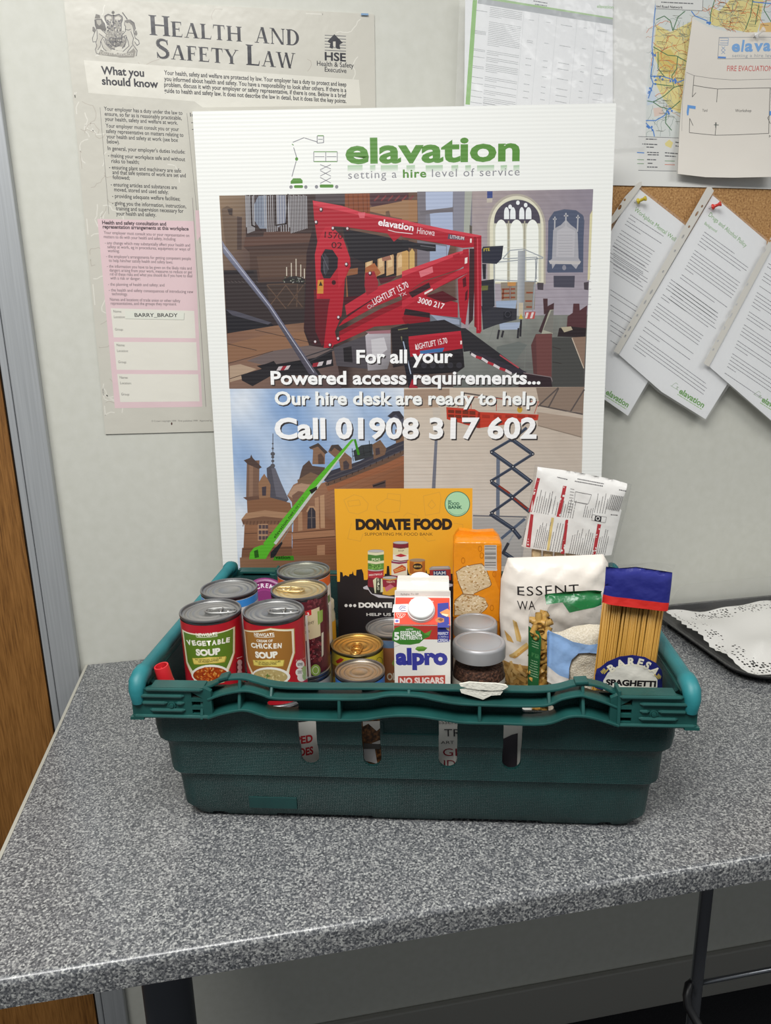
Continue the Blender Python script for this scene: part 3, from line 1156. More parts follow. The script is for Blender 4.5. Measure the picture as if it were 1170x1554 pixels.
# crest: supporters, crowned helm, shield and ribbon in line art
def crest(pl, wd=0.8, col='4c4a50'):
    hs.lines([W4(*p) for p in pl], wd, col)
for p in ([(160, 215), (180, 130), (250, 150), (260, 205)], ):
    hs.poly(W4(*p), '6c6963')
hs.poly(W4((160, 230), (200, 215), (280, 215), (330, 290), (360, 380), (350, 450), (300, 420), (250, 400), (190, 400), (165, 320)), '66635f')
hs.poly(W4((190, 240), (270, 235), (280, 300), (240, 340), (200, 300)), 'a5a197')
hs.poly(W4((220, 410), (280, 410), (390, 520), (400, 560), (340, 540), (240, 480)), 'c4c0b5')
hs.poly(W4((190, 400), (240, 480), (320, 560), (260, 620), (250, 720), (200, 760), (220, 830), (180, 800), (170, 740), (190, 640), (200, 520)), 'b9b5aa')
hs.poly(W4((270, 600), (330, 580), (380, 700), (460, 760), (450, 800), (340, 790), (300, 720)), 'b9b5aa')
crest([[(160, 230), (170, 330), (200, 420), (205, 560), (180, 640), (200, 700), (170, 760), (190, 830), (260, 850)], [(240, 480), (330, 550), (400, 560)], [(280, 410), (390, 510)], [(330, 290), (360, 400), (340, 460)], [(310, 540), (265, 620), (260, 700), (215, 770)], [(320, 580), (350, 660), (460, 770)], [(270, 620), (310, 740), (370, 790)], [(130, 360), (125, 430), (160, 460), (180, 420), (150, 370), (130, 360)], [(160, 460), (120, 560), (130, 630), (180, 620)]])
hs.poly(W4((118, 370), (150, 365), (182, 420), (165, 460), (130, 440)), '77746f')
hs.poly(W4((350, 150), (400, 130), (470, 150), (520, 150), (580, 130), (640, 160), (660, 220), (630, 300), (640, 440), (370, 440), (380, 300), (345, 220)), '8f8b83')
hs.poly(W4((360, 190), (400, 165), (450, 180), (465, 215), (380, 240)), 'c6c2b7')
hs.poly(W4((520, 190), (580, 170), (630, 200), (610, 240), (520, 225)), 'c6c2b7')
hs.ell(*W4((487, 105))[0], 2.4, 2.6, '77746f', 10)
hs.lines([W4((487, 80), (487, 140)), W4((460, 108), (515, 108))], 1.0, '5c5a58')
crest([[(345, 230), (340, 170), (400, 135), (470, 165), (487, 150), (510, 165), (590, 135), (650, 180), (650, 240), (630, 300)], [(345, 230), (385, 310), (395, 380)], [(495, 150), (495, 340)], [(630, 300), (630, 400)]], 1.3)
r5 = random.Random(5)
for i in range(60):
    x, y = r5.uniform(385, 630), r5.uniform(235, 440)
    hs.ell(*W4((x, y))[0], 1.0, 1.1, ['3f3d42', 'c4c0b5', '55535a'][i % 3], 6)
hs.poly(W4((370, 440), (640, 440), (700, 520), (720, 640), (660, 730), (560, 770), (460, 740), (370, 650), (345, 560)), '96928a')
hs.poly(W4((420, 560), (640, 560), (640, 620), (600, 690), (540, 715), (470, 680), (425, 620)), '7b7872')
for i in range(70):
    x, y = r5.uniform(360, 700), r5.uniform(440, 720)
    hs.ell(*W4((x, y))[0], 1.2, 0.9, ['5a585b', 'bdb9ae', '75726f'][i % 3], 6)
crest([[(420, 560), (640, 560), (640, 620), (600, 690), (540, 715), (470, 680), (425, 620), (420, 560)], [(345, 560), (370, 660), (460, 745), (560, 775), (660, 735), (715, 640), (720, 540)], [(640, 560), (640, 500)], [(530, 560), (535, 710)], [(425, 630), (640, 630)]], 1.0)
hs.poly(W4((690, 250), (740, 230), (800, 230), (860, 280), (880, 380), (850, 430), (820, 330), (780, 300), (700, 350)), '77746f')
hs.poly(W4((700, 280), (780, 290), (820, 340), (830, 430), (730, 480), (700, 420), (710, 360), (685, 320)), 'bab6ab')
hs.poly(W4((700, 470), (800, 440), (840, 560), (830, 700), (790, 760), (740, 830), (720, 800), (770, 700), (740, 600), (720, 520), (650, 540), (640, 500)), 'bdb9ae')
hs.poly(W4((830, 600), (880, 650), (880, 700), (915, 770), (905, 860), (870, 890), (880, 800), (840, 740)), 'b9b5aa')
crest([[(650, 105), (735, 225)], [(655, 105), (742, 222)], [(690, 280), (690, 330), (710, 350), (705, 440), (650, 500), (645, 545), (720, 510)], [(800, 440), (850, 560), (830, 660), (870, 720), (915, 780), (900, 880)], [(720, 520), (750, 610), (770, 700), (660, 800)], [(830, 690), (760, 780), (730, 830)], [(850, 440), (880, 560), (940, 600), (955, 660), (910, 690), (870, 620)], [(790, 250), (860, 290), (885, 390), (850, 440)], [(700, 400), (760, 420), (800, 400)], [(725, 285), (745, 290)]], 0.9)
hs.poly(W4((870, 430), (905, 425), (920, 490), (895, 520), (865, 490)), '77746f')
hs.poly(W4((220, 850), (270, 760), (340, 800), (460, 830), (560, 820), (660, 840), (780, 800), (850, 740), (890, 800), (860, 900), (600, 905), (560, 890), (430, 880), (300, 860)), '8b877f')
hs.text('DIEU ET MON DROIT', W4((262, 850))[0], W4((850, 880))[0], 4.6, 'c6c2b7')
hs.poly(W4((480, 790), (540, 770), (560, 830), (500, 850)), 'c4c0b5')
hs.poly(W4((590, 710), (650, 720), (640, 790), (520, 770), (520, 730)), 'c6c2b7')
# logo of the inspectorate
hs.lines([W3((948, 136 + 11.5 * i), (1030, 140 + 11.5 * i)) for i in range(6)], 1.0, '55565c')
hs.poly(W3((985, 132), (1018, 165), (1005, 172), (1008, 190), (994, 188), (985, 172), (978, 188), (966, 184), (970, 168), (958, 160)), INK)
hs.poly(W3((980, 160), (990, 160), (990, 178), (980, 178)), 'c9c4b9')
hs.text('HSE', W3((948, 232))[0], W3((1030, 237))[0], 12.5, INK, bold=0.03)
hs.text('Health & Safety', W3((918, 253))[0], W3((1060, 262))[0], 7.2, INK, bold=0.012)
hs.text('Executive', W3((948, 276))[0], W3((1032, 282))[0], 7.2, INK, bold=0.012)
# headings and paragraphs
def hline(st, x0, y0, x1, y1, h, bold=0.012, col=INK, z=W1):
    hs.text(st, z((x0, y0))[0], z((x1, y1))[0], h, col, bold=bold)
hline('What you', 300, 219, 427, 227, 12, 0.03)
hline('should know', 302, 250, 469, 260, 12, 0.03)
for st, y0, y1 in (('Your health, safety and welfare are protected by law. Your employer has a duty to protect and keep', 221, 256), ('you informed about health and safety. You have a responsibility to look after others. If there is a', 239, 273),
                   ('problem, discuss it with your employer or safety representative, if there is one. Below is a brief', 256, 289), ('guide to health and safety law. It does not describe the law in detail, but it does list the key points.', 274, 305)):
    hline(st, 486, y0, 1025, y1, 6.8, 0.02)
for st, x0, y0, x1, y1 in (
        ('Your employer has a duty under the law to', 308, 327, 540, 340), ('ensure, so far as is reasonably practicable,', 310, 342, 538, 355), ('your health, safety and welfare at work.', 311, 357, 526, 369),
        ('Your employer must consult you or your', 313, 377, 530, 388), ('safety representative on matters relating to', 314, 393, 543, 405), ('your health and safety at work (see box', 316, 409, 527, 420), ('below).', 317, 424, 354, 426),
        ("In general, your employer's duties include:", 319, 444, 548, 455), ('- making your workplace safe and without', 320, 465, 548, 477), ('risks to health;', 330, 482, 412, 485),
        ('- ensuring plant and machinery are safe', 323, 500, 536, 511), ('and that safe systems of work are set and', 333, 515, 550, 525), ('followed;', 334, 530, 384, 532),
        ('- ensuring articles and substances are', 328, 551, 524, 560), ('moved, stored and used safely;', 338, 566, 498, 574), ('- providing adequate welfare facilities;', 332, 585, 533, 594),
        ('- giving you the information, instruction,', 332, 606, 551, 616), ('training and supervision necessary for', 343, 622, 543, 630), ('your health and safety.', 344, 637, 462, 641)):
    hline(st, x0, y0, x1, y1, 6.0, 0.012)
hs.lines([W1((296, 318), (322, 634)), W1((553, 335), (592, 720))], 0.7, '8d8a84')
hline('In', 563, 345, 577, 345, 5.8, 0.004)
hs.quads([W1((566, 362), (572, 362), (572, 364), (566, 364)), W1((568, 382), (573, 382), (573, 384), (568, 384))], INK)
# pink box with its fields
hs.poly(W2((248, 118), (782, 130), (830, 1160), (345, 1168)), 'd9bfc2')
hs.poly(W2((790, 70), (822, 70), (830, 200), (800, 240)), 'd9bfc2')
hs.lines([W2((775, 0), (850, 1160))], 0.7, '8a7f80')
for st, x0, y0, x1, y1, h, b in (
        ('Health and safety consultation and', 275, 147, 630, 155, 5.6, 0.03), ('representation arrangements at this workplace', 278, 170, 754, 182, 5.6, 0.03),
        ('Your employer must consult you or your representative on', 284, 201, 758, 218, 4.6, 0), ('matters to do with your health and safety, including:', 284, 224, 684, 238, 4.6, 0),
        ('- any change which may substantially affect your health and', 290, 258, 762, 272, 4.6, 0), ('safety at work, eg in procedures, equipment or ways of', 304, 280, 764, 294, 4.6, 0), ('working;', 306, 302, 370, 304, 4.6, 0),
        ("- the employer's arrangements for getting competent people", 297, 333, 767, 346, 4.6, 0), ('to help him/her satisfy health and safety laws;', 312, 356, 666, 366, 4.6, 0),
        ('- the information you have to be given on the likely risks and', 302, 388, 771, 400, 4.6, 0), ('dangers arising from your work, measures to reduce or get', 316, 410, 773, 421, 4.6, 0), ('rid of these risks and what you should do if you have to deal', 318, 432, 774, 442, 4.6, 0), ('with a risk or danger;', 320, 454, 486, 457, 4.6, 0),
        ('- the planning of health and safety; and', 308, 488, 620, 493, 4.6, 0), ('- the health and safety consequences of introducing new', 312, 520, 780, 530, 4.6, 0), ('technology.', 328, 541, 416, 543, 4.6, 0),
        ('Names and locations of trade union or other safety', 318, 572, 708, 580, 4.6, 0), ('representatives, and the groups they represent', 322, 594, 686, 598, 4.6, 0)):
    hline(st, x0, y0, x1, y1, h, b, '4a3f44', W2)
FW_ = 'dcd9ce'
for q, ys in ((((322, 613), (785, 628), (793, 780), (338, 775)), (637, 668, 737)), (((340, 800), (796, 802), (805, 958), (355, 955)), (824, 856, 918)), (((357, 978), (807, 980), (815, 1130), (375, 1134)), (1004, 1035, 1097))):
    hs.poly(W2(*q), FW_)
    for st, y, dx in zip(('Name:', 'Location:', 'Group:'), ys, (0, 3, 9)):
        x = q[0][0] + 15 + dx
        hline(st, x, y, x + (46 if st != 'Location:' else 62), y + 1, 3.8, 0, '5a5654', W2)
hs.poly(W2((402, 628), (731, 632), (728, 678), (404, 672)), 'd9dace')
hs.line(W2((404, 672), (728, 678), (731, 640)), 0.6, '9a9b90')
hs.text('BARRY_BRADY', W2((455, 661))[0], W2((694, 662))[0], 5.6, '3c3b3c', bold=0.015)
hs.text('© Crown copyright 1999   First published 1999   Approved by', W2((548, 1244))[0], W2((884, 1241))[0], 2.4, '5a5654')
hs.ell(*W2((660, 1254))[0], 1.2, 2.2, '4a2f2a', 10)
hso = hs.build('safety_poster', M_lamin)
tag(hso, 'beige laminated health and safety law poster on the wall left of the white board', 'poster')
sw = 'aeb4b8'
# blue tape corner
bt = wall_sheet(-0.0043)
c_ = [(551, 19.5), (560, 20), (560, 23), (551, 22.5)]
centre(bt, c_)
bt.slab(outline(bt, [(548, 20), (559, 20.3), (559, 23.2), (548, 22.8)]), 0.0004, '7f9fc0')
tag(bt.build('tape_scrap', M_print), 'scrap of blue tape on the top right edge of the safety poster', 'tape')

# ---- table of data in a clear sleeve, top right
W5, W6, W7, W8 = zoom(570, 0, 1.95), zoom(870, 260, 3.887), zoom(980, 0, 5.358), zoom(690, 0, 3.9)
def sleeve(sheet_name, lab, cat, y, paper_px, film_px, strip_px, holes, draw, group='papers in clear sleeves', film_mat=None):
    root_s = wall_sheet(y)
    centre(root_s, paper_px)
    root = thing('document_sleeve', lab, cat, root_s.mat4(), group)
    ps = wall_sheet(y)
    ps.o = root_s.o.copy()
    ps.slab(outline(ps, paper_px), 0.0006, 'e4e5e6')
    draw(ps)
    ps.build(sheet_name, M_print, root)
    fs = wall_sheet(y)
    fs.o = root_s.o.copy()
    for w_ in (0.003, ):
        pts = outline(fs, film_px)
        tr = [list(t) for t in tessellate_polygon([[Vector((*p, 0)) for p in pts]])]
        fs.emit(pts, tr, C3('ffffff'), w_)
    fs.build('plastic_sleeve', film_mat or M_film, root)
    if strip_px:
        so = [Vector((*root_s.uv(*p), 0)) for p in strip_px]
        loops = [so]
        for (x, yy, rx, ry, rot) in holes:
            c0, s0 = math.cos(R(rot)), math.sin(R(rot))
            loops.append([Vector((*root_s.uv(x + rx * math.cos(2 * PI * i / 10) * c0 - ry * math.sin(2 * PI * i / 10) * s0, yy + rx * math.cos(2 * PI * i / 10) * s0 + ry * math.sin(2 * PI * i / 10) * c0), 0)) for i in range(10)])
        allp = [p for l in loops for p in l]
        tr = tessellate_polygon(loops)
        mesh_obj('punched_strip', [(p.x, p.y, 0.0036) for p in allp], [list(t) for t in tr], M_strip, root)
    return root
M_strip = plain('sleeve_strip', 'cfccc4', 0.4)
M_film2 = film('glossy_sleeve', alpha=0.10, rough=0.16, bump=(15, 0.012))
def draw_table(s):
    s.poly(W8((107, 0), (133, 0), (90, 620), (64, 618)), '86b566')
    s.poly(W8((107, -30), (300, 0), (936, 105), (936, 118), (300, 20), (107, -10)), '9cbd86')
    s.poly(W8((140, -10), (300, 14), (936, 114), (934, 148), (300, 48), (135, 20)), 'a9adb0')
    s.text('elavation', W8((842, 46))[0], W8((940, 52))[0], 5, '8fba78', bold=0.01)
    s.para([(W8((465, 8))[0], W8((548, 22))[0]), (W8((475, 28))[0], W8((545, 38))[0])], 1.4, '6a6d70')
    rows = []
    for k0, n_ in ((45, 6), (130, 14), (300, 3), (340, 3), (380, 5), (455, 3), (500, 2), (535, 3), (577, 4), (612, 2)):
        for i in range(n_):
            y = k0 + i * 10.5
            x0 = 213 - y * 0.075
            ln = 190 if i < n_ - 1 else 70
            rows.append((W8((x0, y))[0], W8((x0 + ln, y + ln * 0.17))[0]))
    s.para(rows, 0.7, '94979a', lo=1.5, hi=6)
    rows = []
    for y in (62, 182, 190, 198, 290, 298, 335, 390, 400, 455, 492, 535, 570, 605):
        x0 = 130 - y * 0.06
        rows.append((W8((x0, y))[0], W8((x0 + 66, y + 10))[0]))
    for x0, wd, ys in ((436, 34, (118, 240, 250, 346, 384, 442, 498, 540, 578)), (540, 26, (132, 256, 360, 398, 455, 515, 550, 590)), (630, 66, (148, 270, 372, 408, 466, 525, 565, 600)), (765, 22, (166, 288, 388, 425, 483, 540, 578)), (850, 56, (182, 302, 402, 440, 495, 552, 590))):
        for y in ys:
            x = x0 - y * 0.075 + 10
            rows.append((W8((x, y))[0], W8((x + wd, y + wd * 0.17))[0]))
    s.para(rows, 0.8, '989b9e', lo=2, hi=6)
    s.lines([W8((x, y0), (x - 46, 620)) for x, y0 in ((410, 70), (500, 85), (605, 100), (725, 120), (835, 138), (900, 150))], 0.35, 'c3c6c8')
paper = [(709, -6), (925, -6), (945, 20), (928, 200), (702, 200)]
filmo = [(697, -6), (985, -6), (990, 60), (977, 222), (930, 226), (688, 215)]
sleeve('printed_table', 'glossy clear sleeve with a green edged table of small type above the white board', 'document', -0.019, [(706, -8), (930, -8), (930, 200), (704, 205)], [(697, -8), (993, -8), (990, 60), (976, 224), (930, 227), (688, 215)], None, [], draw_table, film_mat=M_film2)
# left seam of that sleeve
# ---- road map pinned to the board
mp = wall_sheet(-0.0145)
mo = [(900, -8), (1185, -8), (1185, 287.5), (1100, 285), (925, 281)]
centre(mp, mo)
mp.slab(outline(mp, mo), 0.0008, 'dcdcd8')
mp.poly(W7((75, -20), (1030, -20), (1020, 1140), (0, 1110), (0, 820)), 'd2d6d2')
YE = 'ddd08f'
mp.poly(W7((85, 200), (200, 260), (380, 170), (380, 430), (320, 720), (280, 920), (200, 880), (140, 800), (70, 660), (110, 560), (60, 440)), YE)
mp.poly(W7((530, 60), (600, 90), (700, -20), (960, -20), (930, 180), (900, 280), (520, 200)), YE)
mp.poly(W7((110, 420), (200, 400), (260, 480), (240, 600), (150, 600), (100, 520)), 'd2be70')
mp.poly(W7((930, 190), (1030, 180), (1030, 260), (920, 260)), 'dcb87a')
mp.poly(W7((960, -20), (1030, -20), (1030, 180), (940, 180)), 'cfd3d2')
mp.poly(W7((60, 880), (130, 870), (150, 930), (70, 950)), 'd9c4b8')
mp.poly(W7((0, 700), (70, 740), (90, 830), (10, 860)), 'c4d0dc')
r8 = random.Random(8)
def road(x, y, n_, st_, a, wob_):
    out = [(x, y)]
    for i in range(n_):
        a += r8.uniform(-wob_, wob_)
        x += st_ * math.cos(a)
        y += st_ * math.sin(a)
        out.append((min(max(x, 5), 1020), min(max(y, -15), 1110)))
    return W7(*out)
mp.lines([road(r8.uniform(90, 380), r8.uniform(180, 900), 7, 22, r8.uniform(0, 6.3), 0.9) for _ in range(40)] + [road(r8.uniform(530, 920), r8.uniform(0, 260), 7, 22, r8.uniform(0, 6.3), 0.9) for _ in range(34)], 0.6, 'c08a5a')
mp.lines([road(r8.uniform(90, 380), r8.uniform(180, 900), 7, 20, r8.uniform(0, 6.3), 0.8) for _ in range(16)] + [road(r8.uniform(530, 920), r8.uniform(0, 260), 7, 20, r8.uniform(0, 6.3), 0.8) for _ in range(14)], 0.8, 'cf7346')
mp.lines([road(r8.uniform(20, 360), r8.uniform(80, 1100), 8, 22, r8.uniform(0, 6.3), 0.9) for _ in range(46)] + [road(r8.uniform(420, 1000), r8.uniform(-10, 200), 8, 22, r8.uniform(0, 6.3), 0.9) for _ in range(18)], 0.5, '8a9a94')
mp.lines([W7((60, 380), (110, 410), (180, 450), (250, 455), (330, 500)), W7((260, 460), (250, 560), (210, 620), (230, 710), (150, 780), (60, 830), (10, 820)), W7((230, 710), (300, 690)), W7((60, 830), (120, 870), (200, 890), (280, 820)), W7((60, 680), (130, 690), (220, 700)),
          W7((85, 160), (150, 130), (200, 170), (220, 250), (260, 140), (320, 90)), W7((560, 0), (530, 100), (520, 200)), W7((870, 0), (850, 130), (810, 240)), W7((920, 40), (890, 200)), W7((170, 890), (160, 1000), (210, 1060)), W7((100, 420), (100, 560), (150, 620)),
          W7((980, 0), (960, 80), (1020, 180))], 1.3, '4f7a55')
mp.lines([W7((85, 0), (70, 130), (60, 250), (50, 380), (60, 480), (40, 620), (60, 680), (20, 800)), W7((40, 620), (130, 620), (200, 640), (260, 670), (310, 650)), W7((370, 90), (400, 130), (500, 170)), W7((0, 980), (80, 980), (150, 940), (190, 880)), W7((870, 15), (1020, 30)), W7((0, 1000), (60, 1060), (70, 1110))], 1.6, '5b8ac9')
for i in range(34):
    cx_, cy_, sp_ = [(60, 430, 25), (100, 630, 45), (230, 650, 25), (30, 730, 30), (185, 900, 20), (20, 1030, 25), (500, 180, 12)][i % 7]
    x, y = r8.gauss(cx_, sp_ * 0.7), r8.gauss(cy_, sp_ * 0.6)
    mp.rect(*W7((max(x, 4), y))[0], *W7((max(x, 4) + 14, y + 16))[0], '4f7fc4')
mp.para([(W7((x, y))[0], W7((x + 60, y + 4))[0]) for x, y in [(r8.uniform(60, 300), r8.uniform(110, 1080)) for _ in range(44)] + [(r8.uniform(560, 940), r8.uniform(0, 220)) for _ in range(26)]], 0.7, '6a6d5e')
mp.poly(W7((75, -20), (466, -20), (460, 88), (80, 70)), 'dcdcd8')
mp.line(W7((466, -20), (460, 88), (80, 70)), 0.6, '3c3e40')
mp.text('Road Network', W7((130, 64))[0], W7((300, 70))[0], 3.8, '47484a', bold=0.02)
mp.text('ted', W7((84, 60))[0], W7((120, 62))[0], 3.8, '47484a', bold=0.02)
mp.para([(W7((125, 22))[0], W7((385, 34))[0])], 1.6, '6d6e70')
mp.poly(W7((-60, 1110), (280, 1120), (250, 1392), (-60, 1385)), 'd7d7d3')
mp.line(W7((-60, 1385), (250, 1392)), 0.7, '55585c')
mp.line(W7((-60, 1110), (280, 1122)), 0.7, '55585c')
mp.poly(W7((155, 1165), (190, 1135), (222, 1160), (205, 1205), (160, 1185)), YE)
mp.para([(W7((0, 1135))[0], W7((90, 1137))[0]), (W7((-30, 1175))[0], W7((95, 1180))[0]), (W7((5, 1200))[0], W7((65, 1202))[0]), (W7((10, 1243))[0], W7((105, 1246))[0]), (W7((15, 1262))[0], W7((105, 1264))[0]), (W7((155, 1246))[0], W7((260, 1254))[0]), (W7((155, 1272))[0], W7((245, 1277))[0]),
         (W7((10, 1302))[0], W7((85, 1304))[0]), (W7((15, 1332))[0], W7((60, 1333))[0]), (W7((10, 1362))[0], W7((95, 1364))[0]), (W7((240, 1160))[0], W7((270, 1165))[0]), (W7((240, 1190))[0], W7((270, 1195))[0])], 1.6, '5c5d60')
mp.line(W7((-70, 1240), (-15, 1243)), 1.6, '5b8ac9')
mp.line(W7((155, 1308), (235, 1310)), 0.9, '5f8a5a')
mp.line(W7((155, 1338), (235, 1340)), 0.9, 'c9603c')
mp.lines([W7((-70, 1298), (-15, 1300)), W7((-70, 1330), (-15, 1331))], 0.9, '5f8a5a')
mpo = mp.build('road_map', M_print)
tag(mpo, 'printed road map in yellow and green pinned on the cork noticeboard', 'map')
# ---- fire evacuation plan, its lower edge standing off the wall
def curl(u, v, w):
    return (u, v, w + 0.006 + 0.010 * max(0, (-v - 0.02) / 0.14) ** 2 + 0.004 * math.sin(u * 18))
ev = Sheet((1.13, -0.0185, T + 0.93), WX, WZ, warp=curl, du=0.005, dv=0.005)
ev.STEP, ev.BASE = 3e-5, 6e-5
ev.bias = 0.008
eo = W7((398, 135), (520, 205), (640, 240), (760, 258), (1060, 262), (1060, 1446), (700, 1450), (480, 1443), (256, 1415), (300, 900), (340, 560))
ev.slab(outline(ev, eo), 0.0005, 'd9d3c9')
BL_ = '6f9fd2'
ev.line(W7((612, 295), (1060, 305)), 0.7, '8a8c90')
ev.line(W7((612, 295), (600, 470), (1060, 475)), 0.7, '8a8c90')
ev.text('elavation', W7((708, 412))[0], W7((1290, 424))[0], 16.5, BL_, bold=0.035) if False else None
for st_, x0, x1 in (('e', 708, 772), ('l', 782, 798), ('a', 810, 872), ('v', 880, 950), ('a', 952, 1010)):
    ev.text(st_, W7((x0, 412))[0], W7((x1, 414))[0], 17.5, BL_, bold=0.035)
ev.text('setting a hire leve', W7((712, 458))[0], W7((1040, 466))[0], 4.6, '9aa0a6', sp=1.1)
ev.lines([W7((615, 300), (685, 303), (680, 360), (612, 355)), W7((620, 320), (680, 322)), W7((618, 340), (680, 342)), W7((630, 370), (660, 400), (628, 430)), W7((658, 370), (628, 400), (658, 430))], 0.7, '7f9cc0')
ev.poly(W7((603, 450), (665, 455), (663, 468), (602, 465)), '4b7fc4')
ev.text('FIRE EVACUATION', W7((672, 572))[0], W7((1024, 580))[0], 8.2, 'c2423c')
ev.lines([W7((345, 578), (410, 605), (560, 630), (720, 646), (1050, 645))], 0.5, '6c6a68')
ev.lines([W7((344, 590), (316, 800), (305, 1060))], 0.4, '8c8a86')
ev.lines([W7((410, 605), (395, 780), (425, 745)), W7((403, 683), (490, 700), (595, 716), (1010, 716), (1020, 720)), W7((598, 718), (590, 825)), W7((585, 990), (572, 1095)), W7((366, 1073), (470, 1085), (572, 1096), (720, 1096), (990, 1088)), W7((372, 955), (366, 1073)), W7((372, 955), (398, 1015)), W7((1008, 720), (990, 1088)), W7((1010, 930), (985, 960), (1005, 1010))], 0.8, '55534f')
ev.lines([W7((1012, 730 + 30 * i), (1050, 732 + 30 * i)) for i in range(8)], 0.7, '55534f')
ev.lines([W7((565, 1010), (602, 1013)), W7((578, 990), (578, 1035))], 1.0, '4a5550')
ev.poly(W7((356, 845), (422, 855), (420, 880), (370, 872), (362, 930), (352, 932), (348, 905)), '5d93d0')
ev.poly(W7((1000, 905), (1040, 905), (1040, 940), (1000, 940)), '5d93d0')
ev.text('Yard', W7((474, 900))[0], W7((514, 902))[0], 4.2, '55534f')
ev.text('Workshop', W7((733, 908))[0], W7((858, 910))[0], 4.4, '55534f')
ev.text('M', W7((990, 1122))[0], W7((1015, 1122))[0], 3.4, '55534f')
evo = ev.build('evacuation_plan', M_satin, smooth=False)
tag(evo, 'white fire evacuation plan pinned over the road map', 'notice')
# ---- three sleeved policies hanging askew from the cork
def draw_policy(title, tp0, tp1, rows, logo, logo_h, sub=None):
    def f(s):
        s.text(title, tp0, tp1, 6.6, '5f9a3c')
        if sub:
            s.text(sub[0], sub[1], sub[2], 4.4, '5f9a3c')
        s.para(rows, 1.1, '7c7c82', lo=1.2, hi=4.2)
        if logo:
            s.text('elavation', logo[0], logo[1], logo_h, '5f9a3c', bold=0.03)
            d = Vector(logo[1]) - Vector(logo[0])
            n_ = Vector((-d.y, d.x)).normalized()
            s.para([(tuple(Vector(logo[0]) + n_ * 3.4), tuple(Vector(logo[1]) + n_ * 3.4))], 1.4, '9cbd86')
            b_ = Vector(logo[0]) - d.normalized() * 14 - n_ * 3
            e_ = d.normalized()
            s.lines([[tuple(b_), tuple(b_ - n_ * 4 + e_ * 1), tuple(b_ - n_ * 8 + e_ * 3), tuple(b_ - n_ * 7 + e_ * 7)], [tuple(b_ + e_ * 7), tuple(b_ + e_ * 10 - n_ * 4), tuple(b_ + e_ * 7 - n_ * 4), tuple(b_ + e_ * 10)], [tuple(b_ - e_ * 2), tuple(b_ + e_ * 12)]], 0.6, '8fa886')
    return f
def block(x0, y0, dx, dy, lens, sx, sy, z=W6):
    """rows starting at x0,y0 stepping sx,sy, running along (dx,dy)"""
    out = []
    for i, l in enumerate(lens):
        if l:
            a = (x0 + sx * i, y0 + sy * i)
            out.append((z(a)[0], z((a[0] + dx * l, a[1] + dy * l))[0]))
    return out
r9 = random.Random(9)
def plen(n_, full):
    return [full * (r9.uniform(0.92, 1.0)) if r9.random() > 0.16 else (0 if r9.random() < 0.5 else full * r9.uniform(0.2, 0.6)) for _ in range(n_)]
def clip_rows(rows, xmax, ymax=9e9):
    return [r for r in rows if r[1][0] <= xmax + 3 and r[1][1] < ymax]
# first: mostly behind the board
rows1 = block(335, 258, 0.84, 0.545, plen(15, 245), -10.5, 18.3) + block(235, 440, 0.84, 0.545, [r9.uniform(0.8, 1) * (260 - i * 4) for i in range(8)], 0, 22) + block(218, 700, 0.84, 0.545, [190, 180, 0, 170, 160, 0, 140, 110, 120, 0, 130], 0, 30)
sleeve('policy_page', 'tilted policy sheet in a clear sleeve under a yellow pin beside the white board', 'document', -0.0165,
       W6((345, 140), (388, 104), (660, 318), (640, 900), (322, 1442), (60, 1260), (60, 640)),
       W6((384, 52), (400, 100), (672, 316), (640, 920), (326, 1446), (50, 1260), (60, 600)),
       W6((378, 68), (398, 62), (396, 88), (250, 285), (235, 300), (200, 330), (200, 300), (300, 150)),
       [(*W6((297, 170))[0], 2.2, 1.6, -55), (*W6((268, 214))[0], 4.4, 2.2, -60)],
       draw_policy('Workplace Mental Well', W6((357, 232))[0], W6((596, 414))[0], rows1, (W6((188, 1312))[0], W6((318, 1394))[0]), 8.6))
rows2 = block(800, 305, 0.81, 0.585, [0, 0, 0, 220, 330, 330, 300, 60, 0, 330, 330, 330, 330, 330, 330, 60, 0, 330, 250, 0, 300, 310, 310, 310, 330, 120], -9.5, 18.0) + \
    block(575, 640, 0.81, 0.585, [330, 330, 320, 120, 0, 330, 60, 0, 330, 330, 330, 330, 60, 0, 330, 0, 330, 120, 0, 480, 500, 500, 500, 90], -9.7, 17.5)
sleeve('policy_page', 'tilted alcohol policy sheet in a clear sleeve under a red pin', 'document', -0.0215,
       W6((822, 142), (1140, 412), (1130, 900), (780, 1462), (520, 1300), (268, 1080)),
       W6((800, 95), (824, 140), (1150, 410), (1140, 930), (775, 1472), (500, 1305), (232, 1062)),
       W6((780, 98), (806, 94), (822, 118), (262, 1078), (232, 1060)),
       [(*W6((p))[0], rx, 1.5, -58) for p, rx in (((752, 208), 2.3), ((721, 252), 4.6), ((676, 328), 2.3), ((640, 386), 3.6), ((592, 470), 2.3), ((523, 592), 2.3), ((453, 712), 4.4), ((417, 772), 3.6), ((371, 850), 2.3), ((325, 928), 4.4), ((300, 972), 2.3))],
       draw_policy('Drugs and Alcohol Policy', W6((796, 262))[0], W6((1014, 450))[0], clip_rows(rows2, 1165, 640), (W6((620, 1306))[0], W6((764, 1396))[0]), 8.8, ('Background', W6((772, 312))[0], W6((842, 362))[0])))
rows3 = block(1150, 545, 0.83, 0.56, [120, 200, 0, 260, 260, 60, 0, 230, 0, 260, 260, 260, 260, 60, 0, 260, 260, 120, 0, 260, 260, 260, 260, 0, 300, 300, 90, 0, 330, 330, 330, 330, 60, 0, 330], -7.6, 19)
